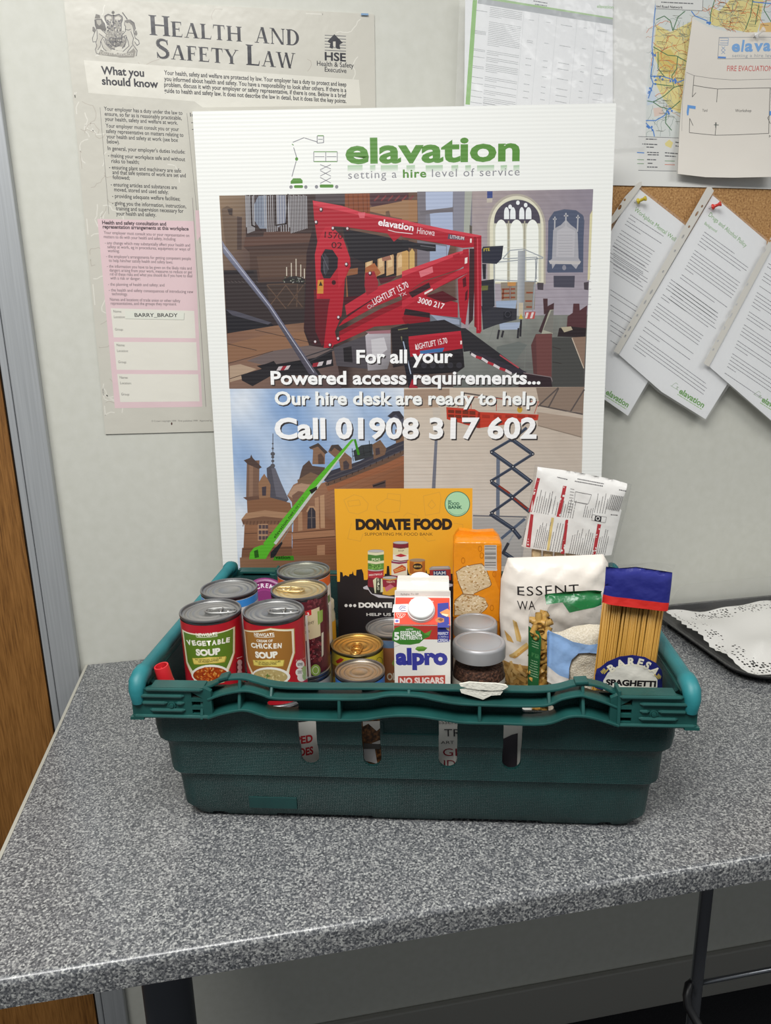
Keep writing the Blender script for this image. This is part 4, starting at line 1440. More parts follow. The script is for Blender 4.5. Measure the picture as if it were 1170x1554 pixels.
sleeve('policy_page', 'tilted policy sheet in a clear sleeve at the right edge of the picture', 'document', -0.0265,
       W6((1200, 380), (1500, 620), (1320, 1560), (1180, 1480), (800, 1150)),
       W6((1180, 360), (1510, 620), (1330, 1572), (1170, 1482), (765, 1140)),
       W6((1165, 375), (1190, 360), (1200, 385), (792, 1152), (762, 1132)),
       [(*W6((p))[0], rx, 1.5, -60) for p, rx in (((1152, 412), 2.3), ((1120, 468), 4.0), ((1018, 668), 3.0), ((955, 785), 2.3), ((922, 850), 4.4), ((883, 925), 3.4), ((845, 1000), 2.3), ((818, 1050), 2.3))],
       draw_policy('Policy', W6((1180, 480))[0], W6((1300, 560))[0], rows3, (W6((1108, 1356))[0], W6((1240, 1440))[0]), 8.6))
# ---- push pins
def pin(px, py, y, colour, lab, tilt):
    c = px_wall(px, py, y)
    nm = thing('push_pin', lab, 'pin', Matrix.Translation(c) @ Matrix.Rotation(R(90), 4, 'X') @ Matrix.Rotation(tilt[0], 4, 'X') @ Matrix.Rotation(tilt[1], 4, 'Y'), 'push pins in the noticeboard')
    m = colour if not isinstance(colour, str) else plain('pin_' + colour, colour, 0.25, spec=0.6)
    bm = bmesh.new()
    lathe(bm, [(0, 0.0005), (0.0046, 0.0005), (0.005, 0.0015), (0.0042, 0.003), (0.0026, 0.0045), (0.0024, 0.010), (0.0036, 0.0125), (0.0042, 0.0138), (0.0038, 0.0148), (0, 0.0152)], 20)
    bm_obj('head', bm, m, nm, smooth=True, angle=60)
    bm = bmesh.new()
    tube(bm, [(0, 0, -0.012), (0, 0, 0.001)], [0.0002, 0.0005], 8)
    bm_obj('needle', bm, M_chrome, nm)
    return nm
pin(*W6((378, 178))[0], -0.0205, 'd2bb36', 'yellow push pin holding a tilted policy sheet', (R(-18), R(38)))
pin(*W6((818, 212))[0], -0.0255, 'd23a34', 'red push pin holding the alcohol policy sheet', (R(-22), R(38)))
M_clear = film('clear_pin', alpha=0.35, rough=0.1, bump=None)
pin(*W7((893, 292))[0], -0.0285, M_clear, 'clear push pin holding the fire evacuation plan', (R(-28), R(24)))

# ================================================================== advertising board leaning on the wall behind the crate
BY, BL, BW, BH = -0.1733, 0.052, 0.6257, 0.869
M_board = ink_mat('corrugated_print', rough=0.42, flute=(2 * PI / 20 / 0.0056, 0.00009), spec=0.35)
bs = Sheet((0.2403, -0.0535, T + 0.0005), (math.cos(BY), math.sin(BY), 0), (-math.sin(BY) * math.sin(BL), math.cos(BY) * math.sin(BL), math.cos(BL)))
bs.slab([(0, 0), (BW, 0), (BW, BH), (0, BH)], 0.004, 'e4e5e1')
PAPER = len(bs.cs)
A = zoom(330, 280, 4.034)
B = zoom(610, 280, 3.9)
Cz = zoom(340, 580, 4.179)
D = zoom(600, 580, 3.656)
def wob(amp, seed):
    r = random.Random(seed)
    return lambda c: tuple(x + d for x, d in zip(c, [r.uniform(-amp, amp)] * 3))
def mixc(a, b, t):
    return tuple(x + (y - x) * t for x, y in zip(a, b))
# ---- upper photograph: red lift in a church
P1 = [(333, 297), (900, 287), (886, 587), (348, 590)]
wv = wob(7, 1)
def bg1(s, t):
    if s < 0.35:
        c = mixc((120, 98, 82), (60, 46, 44), min(1, s / 0.2 + t * 0.5))
    elif s < 0.65:
        c = mixc((104, 76, 62), (92, 78, 74), t)
    else:
        c = mixc((150, 140, 146), (160, 152, 158), t)
    return wv(c)
bs.grid(P1, 60, 30, bg1)
# left: stone wall, organ and pews
bs.poly(A((11, 68), (172, 66), (178, 330), (200, 520), (38, 530)), None, cols=['8b735c', '7d6855', '5f4a42', '54423d', '6e5a4e'])
bs.poly(A((25, 150), (60, 130), (95, 150), (95, 190), (130, 200), (128, 340), (150, 400), (60, 420), (40, 300)), '6a5648')
bs.poly(A((60, 150), (92, 145), (90, 190), (72, 185)), '3d2f2b')
bs.poly(A((120, 195), (150, 200), (148, 400), (120, 400)), '4b3a35')
bs.poly(A((168, 64), (590, 60), (590, 330), (175, 335)), '3c2c2a')
bs.poly(A((222, 130), (250, 70), (300, 66), (306, 270), (260, 270), (226, 220)), '7f8796')
bs.poly(A((362, 66), (412, 66), (424, 150), (420, 230), (370, 262)), '8b8fa0')
for x0, x1, n_ in ((172, 222, 7), (286, 362, 7), (370, 432, 5), (436, 545, 12)):
    bs.lines([A((x0 + (x1 - x0) * i / (n_ - 1) , 64 + (i % 3) * 3), (x0 + 6 + (x1 - x0) * i / (n_ - 1) * 0.97, 262 + (i * 37) % 40)) for i in range(n_)], 1.2, 'a9a8ac')
bs.lines([A((x, 66), (x, 250)) for x in (236, 252, 268, 380, 396, 412)], 0.7, '5d6070')
bs.line(A((205, 66), (212, 250), (270, 280)), 2.2, '2c201f')
bs.line(A((352, 64), (356, 250), (420, 240), (432, 60)), 2.2, '2c201f')
bs.poly(A((170, 322), (280, 318), (285, 290), (440, 288), (450, 300), (580, 300), (590, 370), (160, 385)), '5c4138')
bs.poly(A((160, 380), (590, 352), (590, 400), (190, 410)), '46322d')
bs.poly(A((195, 400), (600, 395), (600, 600), (240, 610), (200, 520)), '4d3932')
bs.poly(A((240, 440), (590, 430), (590, 560), (260, 570)), '5a443a')
bs.poly(A((38, 525), (240, 522), (250, 600), (560, 590), (540, 880), (60, 910)), '352c2d')
bs.poly(A((40, 525), (220, 528), (225, 545), (40, 552)), '262024')
bs.lines([A((60 + i * 22, 590), (75 + i * 22, 600)) for i in range(9)], 0.8, '5c5150')
bs.poly(A((300, 610), (535, 605), (530, 760), (320, 765)), '42342f')
bs.lines([A((302, 615), (420, 760)), A((420, 615), (310, 755)), A((420, 620), (520, 750)), A((525, 615), (430, 745)), A((305, 612), (540, 606)), A((490, 610), (485, 750))], 1.5, '5f4a3e')
bs.poly(A((395, 585), (440, 565), (480, 560), (535, 580), (530, 610), (420, 605)), '2a2626')
for i in range(26):
    x, y = rnd.uniform(400, 530), rnd.uniform(560, 605)
    bs.ell(*A((x, y))[0], 0.9, 0.9, ['8d8f88', '5d6653', 'a4a198', '3d4638'][i % 4], 6)
bs.lines([A((423, 505), (424, 560)), A((452, 480), (453, 560)), A((481, 455), (482, 560)), A((510, 490), (510, 565)), A((532, 515), (532, 575))], 1.4, 'c9bfae')
bs.poly(A((50, 760), (330, 850), (350, 870), (60, 915)), '211f25')
bs.poly(A((50, 765), (110, 775), (330, 845), (310, 858), (90, 800)), '4e4c57')
bs.poly(A((58, 912), (350, 865), (540, 845), (560, 990), (720, 1010), (760, 1250), (74, 1250)), None, cols=['7d5b4a', '8a6750', '7a5a49', '866653', '6b554e', '54474a', '84685a'])
bs.poly(A((62, 980), (300, 920), (545, 900), (560, 985), (340, 1020), (66, 1090)), '8b664e')
bs.poly(A((75, 1110), (140, 1100), (240, 1130), (145, 1170), (150, 1190), (76, 1210)), 'b09882')
bs.poly(A((330, 1020), (560, 985), (720, 1010), (600, 1100), (300, 1110), (180, 1080)), '6e605e')
bs.lines([A((60, 975), (240, 1015)), A((230, 890), (560, 965)), A((66, 1095), (340, 1020)), A((75, 1190), (150, 1165))], 1.0, '4e3a32')
# middle: roof timbers, chancel, gothic screen
bs.poly(A((600, 62), (780, 58), (780, 120), (600, 105)), '4f4548')
bs.poly(A((780, 56), (932, 54), (934, 200), (860, 175), (780, 150)), '83482c')
bs.lines([A((x, 58), (x + 4, 170)) for x in (800, 830, 860, 890, 915)], 1.2, '6b3822')
bs.poly(A((932, 54), (1170, 50), (1170, 90), (1040, 120), (950, 140), (934, 120)), '4e3136')
bs.lines([A((960 + 42 * i, 100), (990 + 42 * i, 68)) for i in range(6)], 2.2, '7d3a3d')
bs.poly(B((0, 92), (90, 92), (92, 222), (20, 216), (0, 215)), '9c7452')
bs.poly(A((934, 140), (1170, 95), (1170, 215), (1080, 200), (934, 165)), '9a7657')
bs.poly(A((1030, 165), (1050, 160), (1060, 195), (1030, 190)), '6b5142')
bs.poly(A((800, 330), (1170, 340), (1170, 520), (800, 560)), '30262a')
bs.poly(A((900, 400), (1170, 385), (1170, 545), (960, 580), (900, 540)), '241c1e')
for x0, x1 in ((905, 950), (980, 1022), (1034, 1080), (1096, 1146)):
    m_ = (x0 + x1) / 2
    bs.poly(A((x0, 440), (x0 + 6, 418), (m_, 396), (x1 - 6, 418), (x1, 440), (x1, 545), (x0, 560)), 'c09a70')
    bs.poly(A((x0 + 8, 450), (m_, 425), (x1 - 8, 450), (x1 - 8, 500), (x0 + 8, 510)), 'd9b98c')
bs.poly(A((1150, 440), (1170, 425), (1170, 545), (1150, 545)), 'b88a5c')
bs.poly(B((0, 400), (20, 378), (40, 400), (40, 510), (0, 515)), 'c49a5e')
bs.poly(B((44, 400), (60, 378), (75, 400), (75, 498), (44, 508)), 'cba868')
bs.poly(A((905, 510), (960, 480), (1000, 540), (960, 580), (900, 600)), 'a8623a')
bs.poly(A((1000, 420), (1050, 410), (1065, 460), (1010, 470)), '9c6a58')
bs.poly(A((785, 520), (860, 510), (850, 700), (790, 700)), '8c5a3c')
bs.poly(A((790, 560), (900, 540), (905, 680), (800, 690)), '33262a')
# right: columns, window, plaque, pews, floor
bs.poly(B((90, 42), (420, 40), (420, 300), (350, 290), (95, 230)), '7c7a84')
bs.poly(B((138, 44), (302, 42), (300, 135), (142, 152)), 'aeb9d2')
bs.poly(B((165, 172), (300, 160), (302, 280), (170, 245)), 'a6b2cd')
bs.poly(B((160, 345), (285, 360), (270, 420), (165, 440)), '98a4bf')
bs.poly(B((90, 42), (140, 44), (140, 260), (95, 235)), '777279')
bs.poly(B((104, 160), (260, 140), (360, 125), (365, 160), (200, 168), (110, 182)), '6f6a70')
bs.poly(B((304, 42), (372, 41), (370, 285), (304, 270)), '878692')
bs.poly(B((372, 41), (415, 40), (400, 290), (366, 285)), 'a5a89e')
bs.poly(B((400, 240), (425, 250), (428, 300), (400, 290)), '5d5850')
bs.poly(B((90, 330), (265, 360), (265, 480), (90, 500)), '77717a')
bs.poly(B((165, 352), (262, 366), (262, 430), (165, 455)), '9aa6bf')
wv2 = wob(4, 3)
bs.grid(B((415, 40), (1132, 28), (1098, 780), (415, 790)), 24, 26, lambda s, t: wv2(mixc(mixc((166, 152, 150), (140, 132, 144), s), (166, 158, 168), t)))
bs.lines([B((420, 90 + 45 * i), (1120, 80 + 45 * i)) for i in range(15)], 0.5, '8d838c')
bs.poly(B((504, 40), (536, 40), (536, 80), (504, 82)), '3c4a84')
bs.poly(B((502, 82), (536, 80), (534, 106), (502, 108)), 'bdb4a8')
def arch_pts(x0, x1, ytop, yspring, ybot, n_=12):
    c = (x0 + x1) / 2
    return [(x0, ybot)] + [(x0 + (c - x0) * (1 - math.cos(PI / 2 * i / n_)), yspring - (yspring - ytop) * math.sin(PI / 2 * i / n_)) for i in range(n_ + 1)] + \
        [(c + (x1 - c) * math.sin(PI / 2 * i / n_), ytop + (yspring - ytop) * (1 - math.cos(PI / 2 * i / n_))) for i in range(1, n_ + 1)] + [(x1, ybot)]
bs.poly(B(*arch_pts(505, 850, 55, 250, 590)), 'b0a89c')
bs.poly(B(*arch_pts(520, 838, 68, 250, 585)), 'dedac3')
bs.poly(B(*arch_pts(540, 824, 84, 250, 575)), 'c9c8b6')
bs.poly(B(*arch_pts(546, 818, 90, 215, 230)), '4d4856')
for x0, x1 in ((552, 622), (640, 716), (736, 808)):
    bs.poly(B(*arch_pts(x0, x1, 208, 275, 575)), 'f1f3ec')
for x0, x1 in ((604, 634), (640, 672), (694, 724), (732, 766)):
    bs.poly(B(*arch_pts(x0, x1, 134, 170, 205, 5)), 'eceff0')
for cx_, cy_ in ((686, 108), (640, 132), (732, 122)):
    bs.ell(*B((cx_, cy_))[0], 2.8, 3.4, 'eef0f2', 12)
bs.lines([B((631, 215), (629, 575)), B((726, 215), (724, 575))], 2.2, 'a9a492')
bs.lines([B((550, 330 + 45 * i), (815, 325 + 45 * i)) for i in range(6)], 0.5, 'c6c9c2')
bs.poly(B((866, 520), (858, 515), (872, 200), (900, 160), (960, 146), (1030, 152), (1070, 180), (1080, 215), (1064, 520)), '5b5f72')
bs.poly(B((866, 215), (900, 165), (965, 148), (1030, 155), (1076, 190), (1072, 520), (862, 522)), '525a70')
bs.poly(B((886, 470), (872, 452), (888, 440), (895, 270), (912, 255), (940, 240), (970, 208), (1000, 240), (1030, 262), (1040, 290), (1045, 435), (1056, 455), (1030, 500), (1000, 470), (910, 468), (890, 500)), 'a9a8ae')
bs.poly(B((918, 275), (970, 245), (1025, 275), (1018, 430), (912, 428)), 'b7b5ba')
bs.lines([B((970, 168), (970, 250)), B((958, 185), (984, 185)), B((905, 190), (903, 270)), B((1042, 180), (1038, 280)), B((893, 205), (915, 205)), B((1030, 195), (1052, 195))], 2.0, 'b4b3b8')
bs.lines([B((925, 300 + 16 * i), (1010, 300 + 16 * i)) for i in range(8)], 0.5, '96959c')
bs.poly(B((868, 450), (1060, 455), (1050, 472), (876, 470)), 'c0bcbb')
bs.ell(*B((960, 492))[0], 3, 4, '8d8d98')
bs.poly(B((897, 540), (1023, 540), (1020, 610), (898, 608)), '4b4a57')
bs.poly(B((1112, 180), (1128, 150), (1112, 560), (1098, 570)), 'd8d0a8')
bs.poly(B((800, 580), (838, 582), (836, 625), (802, 622)), '4c444b')
bs.poly(B((1076, 580), (1104, 576), (1102, 625), (1078, 622)), '4c444b')
fl = wob(6, 5)
bs.grid(B((415, 780), (1098, 770), (1080, 1205), (300, 1208)), 18, 12, lambda s, t: fl(mixc(mixc((150, 152, 146), (120, 122, 116), s), mixc((112, 116, 112), (84, 80, 80), s), t)))
bs.lines([B((430, 860 + 44 * i), (900, 850 + 50 * i)) for i in range(7)], 0.6, '7b807a')
bs.lines([B((560 + 90 * i, 790), (420 + 150 * i, 1200)) for i in range(5)], 0.6, '7b807a')
bs.poly(B((560, 960), (690, 930), (740, 950), (640, 1090), (560, 1040)), '6c716e')
# chairs, table and basket behind the machine
bs.poly(B((585, 580), (790, 575), (785, 740), (590, 745)), '8f8578')
bs.lines([B((590, 620), (670, 618)), B((590, 645), (670, 642)), B((590, 670), (670, 668)), B((735, 640), (775, 640)), B((730, 690), (770, 690)), B((735, 725), (770, 725)), B((600, 615), (596, 680)), B((640, 600), (640, 680))], 2.6, '8c4d36')
bs.poly(B((625, 578), (675, 578), (672, 600), (625, 600)), 'c08a50')
bs.poly(B((555, 690), (680, 685), (672, 735), (560, 740)), '9dadc6')
bs.poly(B((576, 820), (700, 815), (690, 858), (580, 860)), 'a3b0c8')
bs.lines([B((575, 860), (565, 915)), B((690, 850), (685, 910)), B((600, 865), (590, 905)), B((705, 800), (700, 900))], 3.0, '2c2a30')
bs.lines([B((545, 440), (548, 720)), B((595, 440), (640, 390), (720, 382), (836, 432)), B((600, 440), (800, 430)), B((800, 430), (775, 740)), B((550, 565), (800, 575)), B((790, 440), (795, 560)), B((560, 460), (836, 436))], 1.6, '9ea3a8')
bs.lines([B((640, 690), (640, 600)), B((780, 590), (770, 790))], 1.0, '8a8f96')
bs.poly(B((686, 392), (730, 390), (722, 780), (680, 778)), None, cols=['b3b6bb', '93979e', '888d94', 'b4b5b6'])
bs.poly(B((692, 700), (718, 700), (716, 780), (690, 780)), 'c2b6a0')
bs.poly(B((728, 755), (790, 752), (784, 795), (728, 795)), 'b8514c')
bs.quads([B((736, 758), (750, 758), (740, 792), (728, 792)), B((768, 756), (782, 756), (770, 792), (757, 792))], 'd9cfcd')
bs.poly(B((690, 795), (704, 765), (718, 795)), 'c9b24a')
bs.poly(B((470, 720), (680, 735), (678, 800), (560, 830), (480, 860)), '34343c')
bs.poly(B((470, 570), (545, 560), (548, 720), (475, 760)), '2d2d35')
bs.poly(B((470, 600), (510, 598), (508, 625), (472, 628)), '6a6a3c')
bs.poly(B((600, 755), (650, 750), (648, 800), (600, 800)), '22222a')
bs.ring(*B((626, 768))[0], 4.2, 4.2, 1.2, '50505a')
bs.poly(B((472, 385), (480, 368), (600, 362), (590, 440), (560, 470), (474, 465)), '2c2e3c')
bs.text('FTE', B((484, 396))[0], B((520, 392))[0], 4.4, 'c9b844', bold=0.02)
bs.poly(B((475, 470), (498, 470), (496, 560), (480, 560)), '25262e')
# pews on the right
bs.poly(B((835, 675), (862, 675), (862, 720), (900, 700), (898, 745), (840, 770)), '4a3033')
bs.poly(B((812, 870), (876, 742), (898, 740), (892, 885), (830, 885)), 'a6a596')
bs.poly(B((836, 860), (884, 745), (898, 742), (892, 880)), '7c7a74')
bs.poly(B((808, 870), (860, 740), (872, 745), (826, 880)), '433034')
bs.poly(B((764, 950), (792, 885), (888, 882), (886, 1145), (778, 1120)), '5d3a3a')
bs.poly(B((792, 885), (888, 884), (884, 1140), (800, 1128)), '6e4442')
bs.poly(B((980, 780), (1010, 760), (1014, 705), (1050, 705), (1052, 745), (1096, 715), (1090, 850), (975, 845)), '553438')
bs.poly(B((930, 850), (1000, 840), (1090, 850), (1086, 905), (920, 900)), '2d2427')
bs.poly(B((940, 845), (1000, 840), (1010, 860), (960, 875)), 'b3a890')
bs.poly(B((888, 905), (1010, 905), (1076, 1090), (1075, 1205), (888, 1200)), '4a4a48')
bs.poly(B((1004, 905), (1088, 900), (1078, 1090)), '8d7565')
bs.lines([B((1006, 908), (1076, 1088))], 1.4, 'c4b5a4')
bs.lines([B((890, 960), (940, 975)), B((890, 1050), (945, 1060))], 1.2, '3a3634')
# ---- the machine itself
dk = '2b2529'
bs.poly(A((585, 260), (610, 340), (600, 420), (610, 700), (560, 980), (530, 900), (545, 420)), '332225')
bs.poly(A((545, 500), (605, 440), (615, 700), (690, 720), (650, 1000), (580, 985), (528, 880), (540, 700)), '3a2226')
bs.poly(A((770, 270), (1080, 330), (1170, 350), (1170, 400), (900, 480), (820, 440), (780, 340)), '231f25')
bs.poly(A((590, 640), (690, 700), (700, 900), (640, 990), (600, 900)), '641a24')
R1, R2, R3, R4 = 'ab1d2e', '891624', 'b92839', '741320'
# lower frame arms
bs.poly(A((770, 690), (880, 680), (1170, 600), (1170, 640), (900, 770), (800, 830)), '4a1620')
bs.poly(A((745, 900), (1000, 760), (1170, 690), (1170, 800), (1060, 830), (940, 850), (745, 960)), R2)
bs.poly(A((690, 955), (1000, 800), (1170, 720), (1170, 850), (1080, 860), (960, 870), (720, 980)), R1)
bs.poly(A((770, 830), (900, 740), (1170, 570), (1170, 660), (960, 750), (740, 870)), R1)
bs.poly(A((780, 740), (940, 640), (1170, 555), (1170, 600), (950, 700), (790, 800)), R3)
bs.poly(A((905, 540), (960, 530), (985, 600), (980, 640), (915, 680), (900, 620)), '9a2331')
bs.poly(A((985, 575), (1100, 560), (1060, 590), (1000, 610)), '55202a')
# main post
bs.poly(A((592, 210), (700, 255), (770, 330), (812, 450), (815, 500), (780, 580), (770, 720), (760, 800), (720, 900), (730, 960), (700, 1000), (650, 1000), (680, 740), (690, 700), (610, 700), (596, 430), (612, 350)), R1)
bs.poly(A((612, 350), (660, 260), (700, 256), (770, 332), (812, 450), (780, 580), (740, 640), (735, 440), (690, 400), (650, 400), (630, 440), (625, 700), (608, 700), (596, 430)), 'b82536')
bs.poly(A((634, 440), (660, 395), (705, 400), (738, 450), (735, 510), (690, 575), (650, 575), (632, 530)), '241f26')
bs.poly(A((655, 420), (680, 450), (680, 520), (660, 560), (645, 520)), '3c3a42')
bs.lines([A((640, 430), (680, 520)), A((650, 470), (655, 545))], 1.0, '5c5b64')
bs.ell(*A((712, 600))[0], 3.2, 3.6, '3b1018')
# upper boom
bs.poly(A((583, 98), (760, 130), (880, 170), (1170, 222), (1170, 300), (1130, 310), (1080, 350), (1040, 300), (800, 262), (700, 255), (592, 212)), R1)
bs.poly(A((583, 98), (760, 130), (880, 170), (1170, 222), (1170, 235), (880, 190), (700, 150), (590, 128)), 'c93a49')
bs.poly(A((860, 172), (905, 170), (900, 205), (870, 205)), 'd4606c')
bs.poly(B((0, 210), (250, 265), (470, 305), (465, 880), (440, 880), (430, 370), (360, 375), (210, 345), (0, 310)), R1)
bs.poly(B((0, 210), (250, 262), (470, 302), (470, 318), (250, 282), (0, 228)), 'cc404e')
bs.poly(B((0, 325), (80, 345), (140, 350), (200, 355), (200, 395), (150, 395), (0, 365)), '26242a')
bs.line(B((110, 362), (195, 372)), 1.2, '6c6b72')
bs.poly(B((425, 310), (440, 310), (442, 850), (428, 840)), R2)
bs.poly(B((442, 310), (470, 305), (470, 870), (445, 880)), 'a81c2d')
bs.line(B((447, 320), (452, 860)), 1.0, 'd5525e')
# second arm
bs.poly(B((0, 515), (320, 402), (370, 390), (392, 420), (388, 470), (340, 500), (130, 570), (0, 660)), R1)
bs.poly(B((0, 515), (320, 402), (370, 392), (360, 408), (0, 545)), 'cb3d4b')
bs.poly(B((100, 515), (180, 485), (185, 520), (110, 550)), 'd6707a')
bs.poly(B((300, 420), (340, 405), (350, 440), (310, 455)), 'a51a2b')
bs.poly(B((0, 660), (130, 575), (340, 505), (400, 480), (420, 500), (400, 520), (150, 640), (0, 735)), '9c1b2a')
bs.poly(B((0, 690), (340, 505), (420, 478), (420, 505), (300, 560), (0, 735)), R3)
bs.poly(B((0, 735), (140, 650), (330, 700), (330, 800), (250, 790), (0, 740)), R1)
bs.poly(B((40, 640), (160, 580), (170, 610), (60, 670)), '3a1d24')
bs.poly(B((140, 660), (240, 630), (330, 680), (250, 700)), '54121e')
bs.poly(B((0, 790), (30, 750), (165, 780), (165, 830), (20, 830)), R2)
bs.poly(B((20, 735), (165, 760), (170, 790), (10, 770)), '2c1d22')
bs.poly(B((330, 560), (400, 520), (400, 640), (375, 830), (345, 810), (335, 690)), R1)
bs.poly(B((358, 560), (378, 545), (382, 600), (362, 610)), '55101c')
bs.poly(B((375, 640), (390, 620), (385, 680), (372, 690)), '55101c')
bs.poly(B((360, 385), (395, 380), (400, 490), (365, 500)), 'aa1e2f')
bs.poly(B((400, 380), (428, 380), (428, 600), (420, 800), (395, 830)), '3b2328')
bs.poly(B((165, 770), (350, 790), (350, 860), (170, 870)), '6e747f')
bs.poly(B((170, 770), (340, 800), (340, 830), (220, 815)), '97a0b4')
# base, tracks, outriggers
bs.poly(B((0, 830), (250, 800), (350, 850), (370, 1080), (330, 1110), (60, 1120), (0, 1040)), '2a262b')
bs.poly(B((35, 900), (355, 865), (358, 970), (50, 1020)), R1)
bs.poly(B((35, 900), (355, 865), (355, 880), (38, 916)), R3)
bs.poly(B((105, 985), (250, 965), (240, 990), (110, 1005)), '3f6ea5')
bs.poly(B((60, 1110), (90, 1040), (330, 1000), (365, 1020), (365, 1080), (330, 1110), (120, 1125)), '221f23')
for i in range(5):
    bs.ell(*B((130 + 52 * i, 1070))[0], 4.5, 4.5, '35333a', 14)
bs.poly(A((710, 1000), (810, 960), (920, 920), (925, 1130), (730, 1110)), '4f4a50')
bs.poly(A((770, 1000), (820, 990), (828, 1090), (775, 1085)), '242024')
bs.poly(A((905, 925), (930, 905), (1060, 910), (1062, 1060), (1040, 1130), (920, 1140)), None, cols=['b9b2ba', 'cfcbd0', 'aaa6ab', '8e8a8e', '7c787b', '9a959a'])
bs.poly(A((940, 950), (1020, 935), (1040, 1010), (950, 1080)), 'c8c5c9')
bs.poly(A((905, 900), (1060, 890), (1058, 912), (930, 915)), '9c6d76')
bs.poly(A((1062, 880), (1170, 850), (1170, 1100), (1075, 1120)), '2a2529')
bs.lines([A((1105, 890), (1165, 880)), A((1125, 930), (1160, 1060))], 1.6, '7d7a58')
bs.poly(A((240, 1110), (290, 1100), (345, 1080), (360, 1100), (600, 1060), (700, 1010), (710, 1110), (600, 1130), (290, 1140)), '1f1d22')
bs.poly(A((145, 1165), (300, 1120), (600, 1115), (640, 1170), (330, 1170), (215, 1235), (150, 1200)), '29262a')
bs.quads([A((375, 1115), (400, 1112), (385, 1138), (360, 1140)), A((425, 1110), (448, 1106), (432, 1132), (408, 1136)), A((620, 1088), (650, 1082), (640, 1108), (610, 1114)), A((670, 1078), (700, 1072), (695, 1098), (665, 1104))], 'c9bfc2')
bs.quads([A((400, 1112), (425, 1110), (408, 1136), (385, 1138)), A((585, 1095), (620, 1088), (610, 1114), (580, 1118))], '9b2936')
bs.lines([A((520, 1060), (700, 1000)), A((560, 1085), (712, 1012))], 1.6, '3a373c')
bs.poly(A((28, 342), (45, 372), (330, 740), (620, 1170), (560, 1160), (310, 760), (35, 420)), None, cols=['8d8fa2', '8d8fa2', '71728a', '5a5663', '4a4550', '53525f', '6a6c7e'])
bs.line(A((40, 385), (320, 745), (590, 1150)), 1.2, 'b5b7c6')
bs.poly(B((345, 850), (375, 850), (735, 1115), (700, 1130), (400, 985), (365, 990)), '2b292e')
bs.poly(B((400, 990), (440, 990), (740, 1110), (640, 1120), (405, 1010)), '35303a')
st = [(412, 995), (440, 1012), (475, 1022), (510, 1045), (545, 1060), (580, 1080), (615, 1092), (650, 1112)]
for i, (x, y) in enumerate(st[:-1]):
    x2, y2 = st[i + 1]
    bs.poly(B((x, y), (x2, y2), (x2 - 2, y2 + 16), (x - 6, y + 14)), 'd8d0d2' if i % 2 == 0 else 'b02f3b')
bs.line(B((580, 1010), (690, 1085)), 2.0, 'b04a54')
bs.poly(B((690, 1140), (720, 1115), (880, 1140), (890, 1200), (690, 1203)), '33262b')
bs.line(B((720, 1115), (880, 1140), (890, 1165)), 1.2, '86787a')
bs.poly(B((0, 910), (20, 905), (60, 1100), (90, 1200), (40, 1205), (10, 1050)), '22212a')
bs.line(B((8, 930), (52, 1120)), 1.6, 'a8b3c8')
bs.poly(B((60, 1150), (95, 1205), (40, 1206)), 'a52634')
# fittings and decals
for x, y in ((635, 155), (605, 232), (708, 270), (797, 272), (790, 490), (742, 815), (690, 985), (600, 965), (935, 545), (740, 945)):
    bs.ell(*A((x, y))[0], 2.8, 3.6, '4a161e', 12)
    bs.ell(*A((x - 2, y - 3))[0], 1.7, 2.0, 'd8ced2', 10)
bs.poly(A((614, 585), (650, 582), (648, 668), (610, 668)), 'c98a3a')
bs.poly(A((620, 620), (632, 592), (644, 620)), '2e2218')
bs.text('1570', A((655, 325))[0], A((765, 335))[0], 9, '4a1019', bold=0.01)
bs.text('02', A((697, 388))[0], A((762, 392))[0], 9, '4a1019', bold=0.01)
bs.text('elavation', (573.5, 341.5), (627, 350.5), 10, 'f3eef0', bold=0.025)
bs.line([(589, 349), (600, 352), (626, 355)], 1.0, 'e9dfe2')
bs.text('Hinowa', B((88, 290))[0], B((192, 304))[0], 9.5, 'e8dade', bold=0.0)
bs.poly(B((275, 292), (372, 318), (370, 330), (270, 322)), '5a4a5c')
bs.text('LITHIUM', B((284, 318))[0], B((366, 328))[0], 5, 'e0d6da', bold=0.01)
bs.text('LIGHTLIFT 15.70', A((960, 738))[0], B((42, 606))[0], 9.5, 'f1e6e8', bold=0.01)
bs.ring(*A((930, 748))[0], 2.6, 2.6, 1.0, 'e8dade')
bs.ring(*A((950, 742))[0], 1.6, 1.6, 0.8, 'e8dade')
bs.text('3000 217', B((92, 698))[0], B((246, 738))[0], 8.5, 'f1e6e8', bold=0.02)
bs.text('LIGHTLIFT 15.70', B((84, 978))[0], B((270, 938))[0], 8.5, 'f1e6e8', bold=0.01)
bs.lines([B((80, 950), (82, 976)), B((86, 950), (88, 976))], 1.0, 'f1e6e8')
bs.quads([B((345, 925), (355, 924), (355, 945), (345, 946)), B((403, 320), (413, 320), (412, 345), (402, 344)), B((372, 435), (388, 430), (386, 465), (371, 470)), B((132, 640), (180, 615), (182, 625), (134, 652))], 'e8dcd8')
bs.text('YX', A((1112, 690))[0], A((1160, 675))[0], 5, 'd9c6ca')

